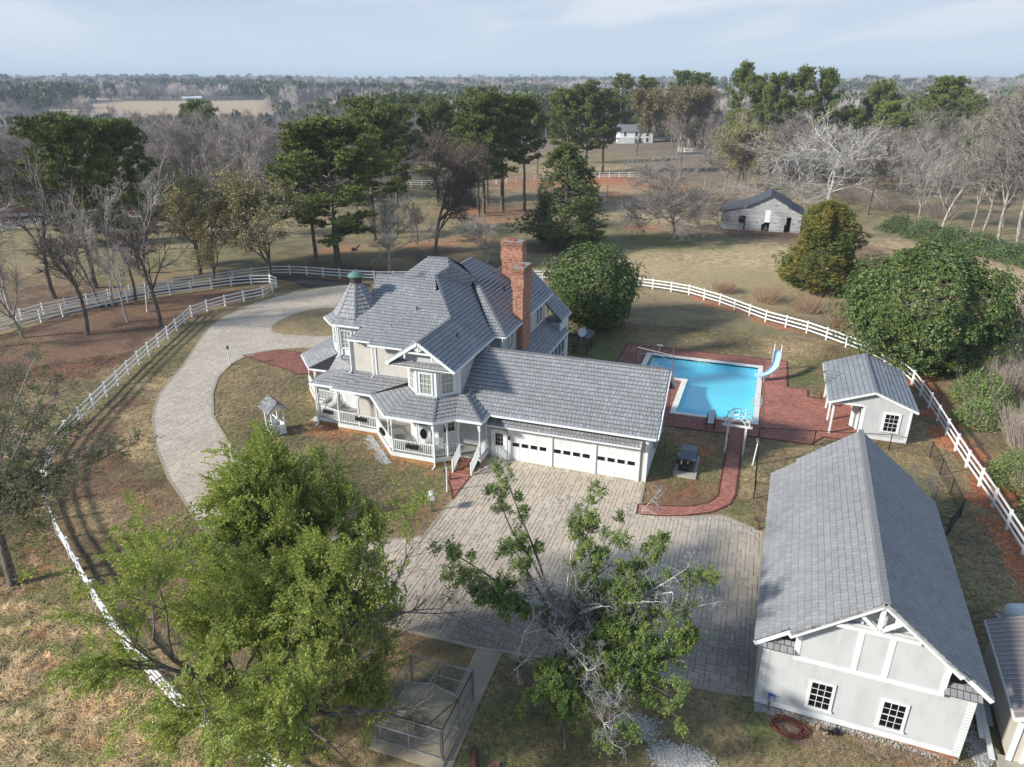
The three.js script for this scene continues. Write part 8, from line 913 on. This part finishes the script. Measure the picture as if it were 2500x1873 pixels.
// beside and in front of the garage barn
{ const T = thing('propane_tank', 'white horizontal propane tank behind the tan shed', 'propane tank', [14.4, 0, -33.4], 0.25), c = new THREE.Mesh(new THREE.CapsuleGeometry(0.5, 1.8, 8, 24), mat([206, 210, 214], 0.4, { map: weather })); c.name = 'tank'; c.rotation.z = Math.PI / 2; c.position.set(0.4, 0.72, 0); T.add(c); const l = new MB(); for (const x of [-0.5, 1.2]) l.box(x - 0.08, 0, -0.35, x + 0.08, 0.4, 0.35); l.build('saddle', M.concrete, T); const d = new MB(); d.tube([0.1, 1.18, 0], [0.1, 1.36, 0], 0.16, 0.15, 12, true); d.build('valve_dome', mat([196, 190, 186], 0.4), T); const b = new MB(); b.box(-1.1, 0, -0.5, -0.75, 0.3, 0.5); b.build('block', M.concrete, T); }
for (const [i, a, b, l] of [[0, [11.22, 0.1, -27.9], [10.98, 0.06, -25.5], 'long white board lying nearest the garage barn wall'], [1, [11.4, 0.14, -28.1], [11.1, 0.08, -24.5], 'longest white board lying between the barn and the tan shed'], [2, [11.55, 0.2, -27.6], [11.42, 0.12, -26.2], 'short grey board lying against the tan shed wall']]) { const o = thing('plank', l, 'plank', [0, 0, 0], 0), m = new MB(); m.bar(a, b, 0.2, 0.05); m.build('board', i === 2 ? mat([150, 148, 146], 0.6) : M.white, o); rebase(o, [b[0], 0, b[2]]); }
{ const H = thing('garden_hose', 'tangled red garden hose coiled on the ground below the barn windows', 'hose'), r = mulberry(8), pts = []; for (let i = 0; i < 110; i++) { const a = i * 0.62, R = 0.35 + 0.3 * r(); pts.push(V(3.75 + R * 1.15 * Math.cos(a) + (r() - 0.5) * 0.15, 0.05 + (i / 110) * 0.1 + 0.03 * r() - 0.05, -23.5 + R * 0.8 * Math.sin(a))); } pts.push(V(2.98, 0.03, -24.2), V(2.96, 0.3, -24.44)); const m = new THREE.Mesh(new THREE.TubeGeometry(new THREE.CatmullRomCurve3(pts), 700, 0.02, 5), mat([112, 58, 48], 0.7)); m.name = 'coil'; H.add(m); rebase(H, [3.75, 0, -23.5]); }
{ const H = thing('yard_hydrant', 'blue-handled water hydrant pipe at the left corner of the barn front', 'hydrant', [2.9, 0, -24.3]), p = new MB(); p.tube([0, -0.1, 0], [0, 0.7, 0], 0.025, 0.025, 7); p.build('pipe', M.galv, H); const h = new MB(); h.cbox(0, 0.75, 0, 0.12, 0.12, 0.1); h.bar([0, 0.8, 0], [0.2, 0.76, 0.05], 0.04, 0.04); h.bar([0, 0.74, 0.05], [-0.05, 0.66, 0.14], 0.05, 0.05); h.build('head', mat([40, 62, 140], 0.5), H); }
[[4.62, -24.0, 0.3, 'loose pale brick nearest the red hose'], [4.85, -23.95, 1.1, 'loose pale brick between the hose and the dark scrap'], [5.12, -23.75, 0.7, 'loose pale brick beside the dark scrap']].forEach(([x, z, t, l]) => { const b = thing('brick', l, 'brick', [x, hgt(x, z), z], t), m = new MB(); m.cbox(0, 0.04, 0, 0.2, 0.08, 0.1); m.build('block', mat([196, 170, 140], 0.9, { map: speckle }), b); });
{ const S = thing('scrap_heap', 'small black heap of plastic scrap below the right barn window', 'scrap', [5.4, hgt(5.4, -23.9), -23.9]), r = mulberry(4), m = new MB(); for (let i = 0; i < 26; i++) { const x = (r() - 0.5) * 0.6, z = (r() - 0.5) * 0.3; m.bar([x, 0.02, z], [x + (r() - 0.5) * 0.3, 0.05 + r() * 0.15, z + (r() - 0.5) * 0.3], 0.08, 0.02); } m.build('scraps', M.black, S, 'stuff'); }
{ const L = thing('tree_stump', 'reddish rotten log lying in the grass at the bottom edge', 'log', [-7.6, 0, -17.75], 0.4), r = mulberry(6); const m = new MB(); let p = [0, 0.14, 0.5]; for (let i = 0; i < 6; i++) { const q = [(r() - 0.5) * 0.06, 0.14 + (r() - 0.5) * 0.03, 0.5 - (i + 1) * 0.2]; m.tube(p, q, 0.17 - i * 0.006 + (r() - 0.5) * 0.03, 0.165 - i * 0.008, 10, true); p = q; } m.build('log', mat([120, 80, 66], 0.95, { map: barkTex }), L); const k = new MB(); for (let i = 0; i < 9; i++) k.bar([0.5 + r() * 0.4, 0.03, -0.2 + r() * 0.5], [0.55 + r() * 0.4, 0.06 + r() * 0.1, -0.1 + r() * 0.5], 0.12, 0.06); k.build('bark_chunk', mat([138, 98, 84], 0.95), L, 'stuff'); }
// planters on the porch rails, swing, mat
function planter(label, x, z, t) { const P = thing('rail_planter', label, 'planter', [x, 1.22, z], t, 'black planters hung on the porch railing'), b = new MB(); for (let i = 0; i <= 10; i++) { const u = -0.46 + i * 0.092; b.bar([u, 0.16, 0.24], [u * 0.9, -0.1, 0.2], 0.014, 0.014); b.bar([u, 0.16, 0.05], [u * 0.9, -0.1, 0.07], 0.014, 0.014); } for (const y of [0.16, 0.03, -0.1]) { b.bar([-0.46, y, 0.24], [0.46, y, 0.24], 0.016, 0.016); b.bar([-0.46, y, 0.05], [0.46, y, 0.05], 0.016, 0.016); b.bar([-0.46, y, 0.05], [-0.46, y, 0.24], 0.016, 0.016); b.bar([0.46, y, 0.05], [0.46, y, 0.24], 0.016, 0.016); } b.build('basket', M.iron, P); const l = new MB(); l.box(-0.43, -0.1, 0.06, 0.43, 0.12, 0.23); l.build('liner', mat([34, 32, 30], 0.95), P); const h = new MB(); for (const u of [-0.3, 0, 0.3]) { h.bar([u, 0.16, 0.06], [u, 0.38, 0.02], 0.016, 0.016); h.bar([u, 0.38, 0.02], [u, 0.34, -0.05], 0.016, 0.016); } h.build('hook', M.iron, P); return P; }
planter('black wire planter on the front porch rail left of the steps', -20.4, -38.48, 0); planter('black wire planter on the slanting porch rail beside the gravel', -23.35, -39.85, -0.76); planter('black wire planter on the long rail below the beige wall', -25.9, -41.15, 0); planter('black wire planter on the rail by the left porch corner', -28.9, -41.5, 0); planter('black wire planter on the inner rail at the left end of the porch', -29.9, -43.0, -1.57);
{ const S = thing('porch_swing', 'grey slatted porch swing hanging in front of the bay', 'porch swing', [-19.05, 1.05, -39.25], 0.3); for (let i = 0; i < 5; i++) { const m = new MB(); m.box(-0.5, 0, -0.2 + i * 0.09, 0.5, 0.03, -0.13 + i * 0.09); m.build('seat_slat', mat([176, 180, 180], 0.7), S); const b = new MB(); b.box(-0.5, 0.08 + i * 0.09, -0.24 - i * 0.02, 0.5, 0.15 + i * 0.09, -0.22 - i * 0.02); b.build('back_slat', mat([176, 180, 180], 0.7), S); } const c = new MB(); for (const x of [-0.5, 0.5]) { c.tube([x, 0.02, 0.1], [x, 2.2, -0.05], 0.01, 0.01, 4); c.bar([x, 0.25, -0.25], [x, 0.25, 0.2], 0.06, 0.04); } c.build('chain', M.galv, S); }
{ const D = thing('door_mat', 'dark door mat in front of the porch entry door', 'door mat', [-17.25, 0.625, -41.2]), m = new MB(); m.box(-0.5, 0, -0.3, 0.5, 0.02, 0.3); m.build('mat', mat([52, 46, 42], 1), D); }
{ const W = thing('weather_vane', 'black bird shaped weather vane above the copper turret cap', 'weather vane', [-28.15, 11.1, -45.65]), m = new MB(); m.tube([0, 0, 0], [0, 1.5, 0], 0.012, 0.01, 5); m.build('rod', M.iron, W); const b = new MB(); b.bar([-0.12, 1.5, 0], [0.28, 1.62, 0], 0.12, 0.1); for (const s of [-1, 1]) { b.slab([[-0.02, 1.58, 0], [0.22, 1.6, 0], [0.34, 1.9, s * 0.5], [0.12, 1.86, s * 0.55]], [0, 0.87, -s * 0.5], 0.02); } b.tube([0.28, 1.62, 0], [0.42, 1.64, 0], 0.05, 0.02, 6, true); b.bar([-0.12, 1.5, 0], [-0.34, 1.44, 0], 0.16, 0.02); b.build('bird', M.iron, W); }
// gravel and stones
function pebbles(name, label, n, at, seed, size, tone) { const r = mulberry(seed), g = new THREE.IcosahedronGeometry(1, 0), im = new THREE.InstancedMesh(g, mat([255, 255, 255], 0.9), n), d = new THREE.Object3D(), c = new THREE.Color(); for (let i = 0; i < n; i++) { const [x, z] = at(r), s = size * (0.5 + r()); d.position.set(x, hgt(x, z) + s * 0.3 + 0.005, z); d.scale.set(s, s * 0.6, s * (0.7 + r() * 0.5)); d.rotation.set(r(), r() * 6, r()); d.updateMatrix(); im.setMatrixAt(i, d.matrix); const k = tone * (0.6 + 0.8 * r()); im.setColorAt(i, c.setRGB(k, k * 0.97, k * 0.93)); } im.name = name; scene.add(im); tag(im, label, null, null, 'stuff'); return im; }
const gs = r => (r() + r() + r() - 1.5) / 1.5;
pebbles('white_gravel', 'strip of whitish gravel along the slanting porch base', 1500, r => { const t = r(); const w = 0.25 + Math.abs(gs(r)) * 1.0 * (0.3 + 1.0 * vn(t * 9, 3)); return [lerp(-25.0, -21.6, t) - w * 0.7, lerp(-41.3, -38.0, t) + w * 0.68]; }, 41, 0.045, 0.46);
pebbles('gravel', 'patch of grey gravel under the sparse tree at the bottom right', 9000, r => { const t = r(); return t < 0.55 ? [-0.2 + gs(r) * 1.6, -20.6 + gs(r) * 0.9] : t < 0.8 ? [-2.2 + gs(r) * 1.2, -21.6 + gs(r) * 0.8] : [-3.8 + gs(r) * 0.8, -22.7 + gs(r) * 0.6]; }, 42, 0.045, 0.42);
pebbles('barn_gravel', 'narrow strip of grey gravel along the foot of the barn front', 1500, r => [2.4 + r() * 0.8 + (r() < 0.5 ? r() * 7 : 0), -24.25 + gs(r) * 0.3], 43, 0.04, 0.36); pebbles('shed_gravel', 'grey gravel between the barn and the tan shed', 1400, r => [10.9 + gs(r) * 0.6, -25.2 + gs(r) * 1.4], 44, 0.04, 0.34); pebbles('corner_gravel', 'whitish gravel at the left porch corner', 350, r => [-30.5 + gs(r) * 0.5, -42.2 + gs(r) * 0.6], 45, 0.05, 0.55);
// out in the pasture
{ const P = thing('pump_house', 'small pinkish plank shelter with dark opening in the back pasture', 'shelter', [-33.4, hgt(-33.4, -157.5), -157.5], 0.35), w = mat([196, 168, 156], 0.9); const b = new MB(); b.box(-1.1, 0, -0.8, 1.1, 1.35, 0.8); b.build('wall', w, P); const r = new MB(); r.slab([[-1.25, 1.45, 0.95], [1.25, 1.45, 0.95], [1.25, 1.65, -0.95], [-1.25, 1.65, -0.95]], [0, 0.99, 0.1], 0.06); r.build('roof', mat([170, 150, 140], 0.8), P); const o = new MB(); o.box(-0.8, 0.3, 0.8, 0.0, 1.05, 0.82); o.build('opening', M.voidDark, P); }
{ const P = thing('wooden_pole', 'thin wooden pole beside the small pink shelter', 'pole', [-32.4, hgt(-32.4, -159), -159]), m = new MB(); m.tube([0, 0, 0], [0, 3.6, 0], 0.09, 0.07, 7, true); m.build('shaft', mat([150, 128, 110], 0.9), P); }
function pole(label, x, z, h) { const P = thing('utility_pole', label, 'utility pole', [x, hgt(x, z), z], 0), m = new MB(); m.tube([0, 0, 0], [0, h, 0], 0.15, 0.11, 9, true); m.build('shaft', mat([150, 142, 134], 0.9, { map: barkTex }), P); const c = new MB(); c.bar([-0.9, h - 0.5, 0.12], [0.9, h - 0.5, 0.12], 0.1, 0.12); c.build('crossarm', mat([128, 118, 108], 0.9), P); const k = new MB(); for (const q of [-0.8, 0.8]) k.tube([q, h - 0.44, 0.12], [q, h - 0.26, 0.12], 0.04, 0.05, 6, true); k.build('insulators', M.galv, P); return P; }
const poles = [[-66, -238, 10], [-23.7, -221, 11], [9.2, -177, 11], [44, -125, 11]]; pole('utility pole among the pines of the back clearing', ...poles[0]); pole('pale utility pole behind the bare oak near the far fence', ...poles[1]); pole('utility pole rising behind the old white barn roof', ...poles[2]); pole('utility pole beside the right-hand hedge', ...poles[3]);
for (const [k, l] of [[1.0, 'upper overhead wire strung between the utility poles'], [3.4, 'lower overhead wire strung between the utility poles']]) { const W = thing('overhead_wire', l, 'wire'), m = new MB(); for (let i = 0; i < 3; i++) { const a = poles[i], b = poles[i + 1]; let p; for (let s = 0; s <= 10; s++) { const t = s / 10, q = [lerp(a[0], b[0], t), lerp(a[2] + hgt(a[0], a[1]), b[2] + hgt(b[0], b[1]), t) - k - 1.2 * 4 * t * (1 - t), lerp(a[1], b[1], t)]; if (p) m.tube(p, q, 0.022, 0.022, 4); p = q; } } m.build('wire', mat([150, 150, 152], 0.5), W); rebase(W, [poles[1][0], 8, poles[1][1]]); }
scene.traverse(o => { if (o.isMesh) { o.castShadow = true; o.receiveShadow = true; } });
renderer.render(scene, camera);
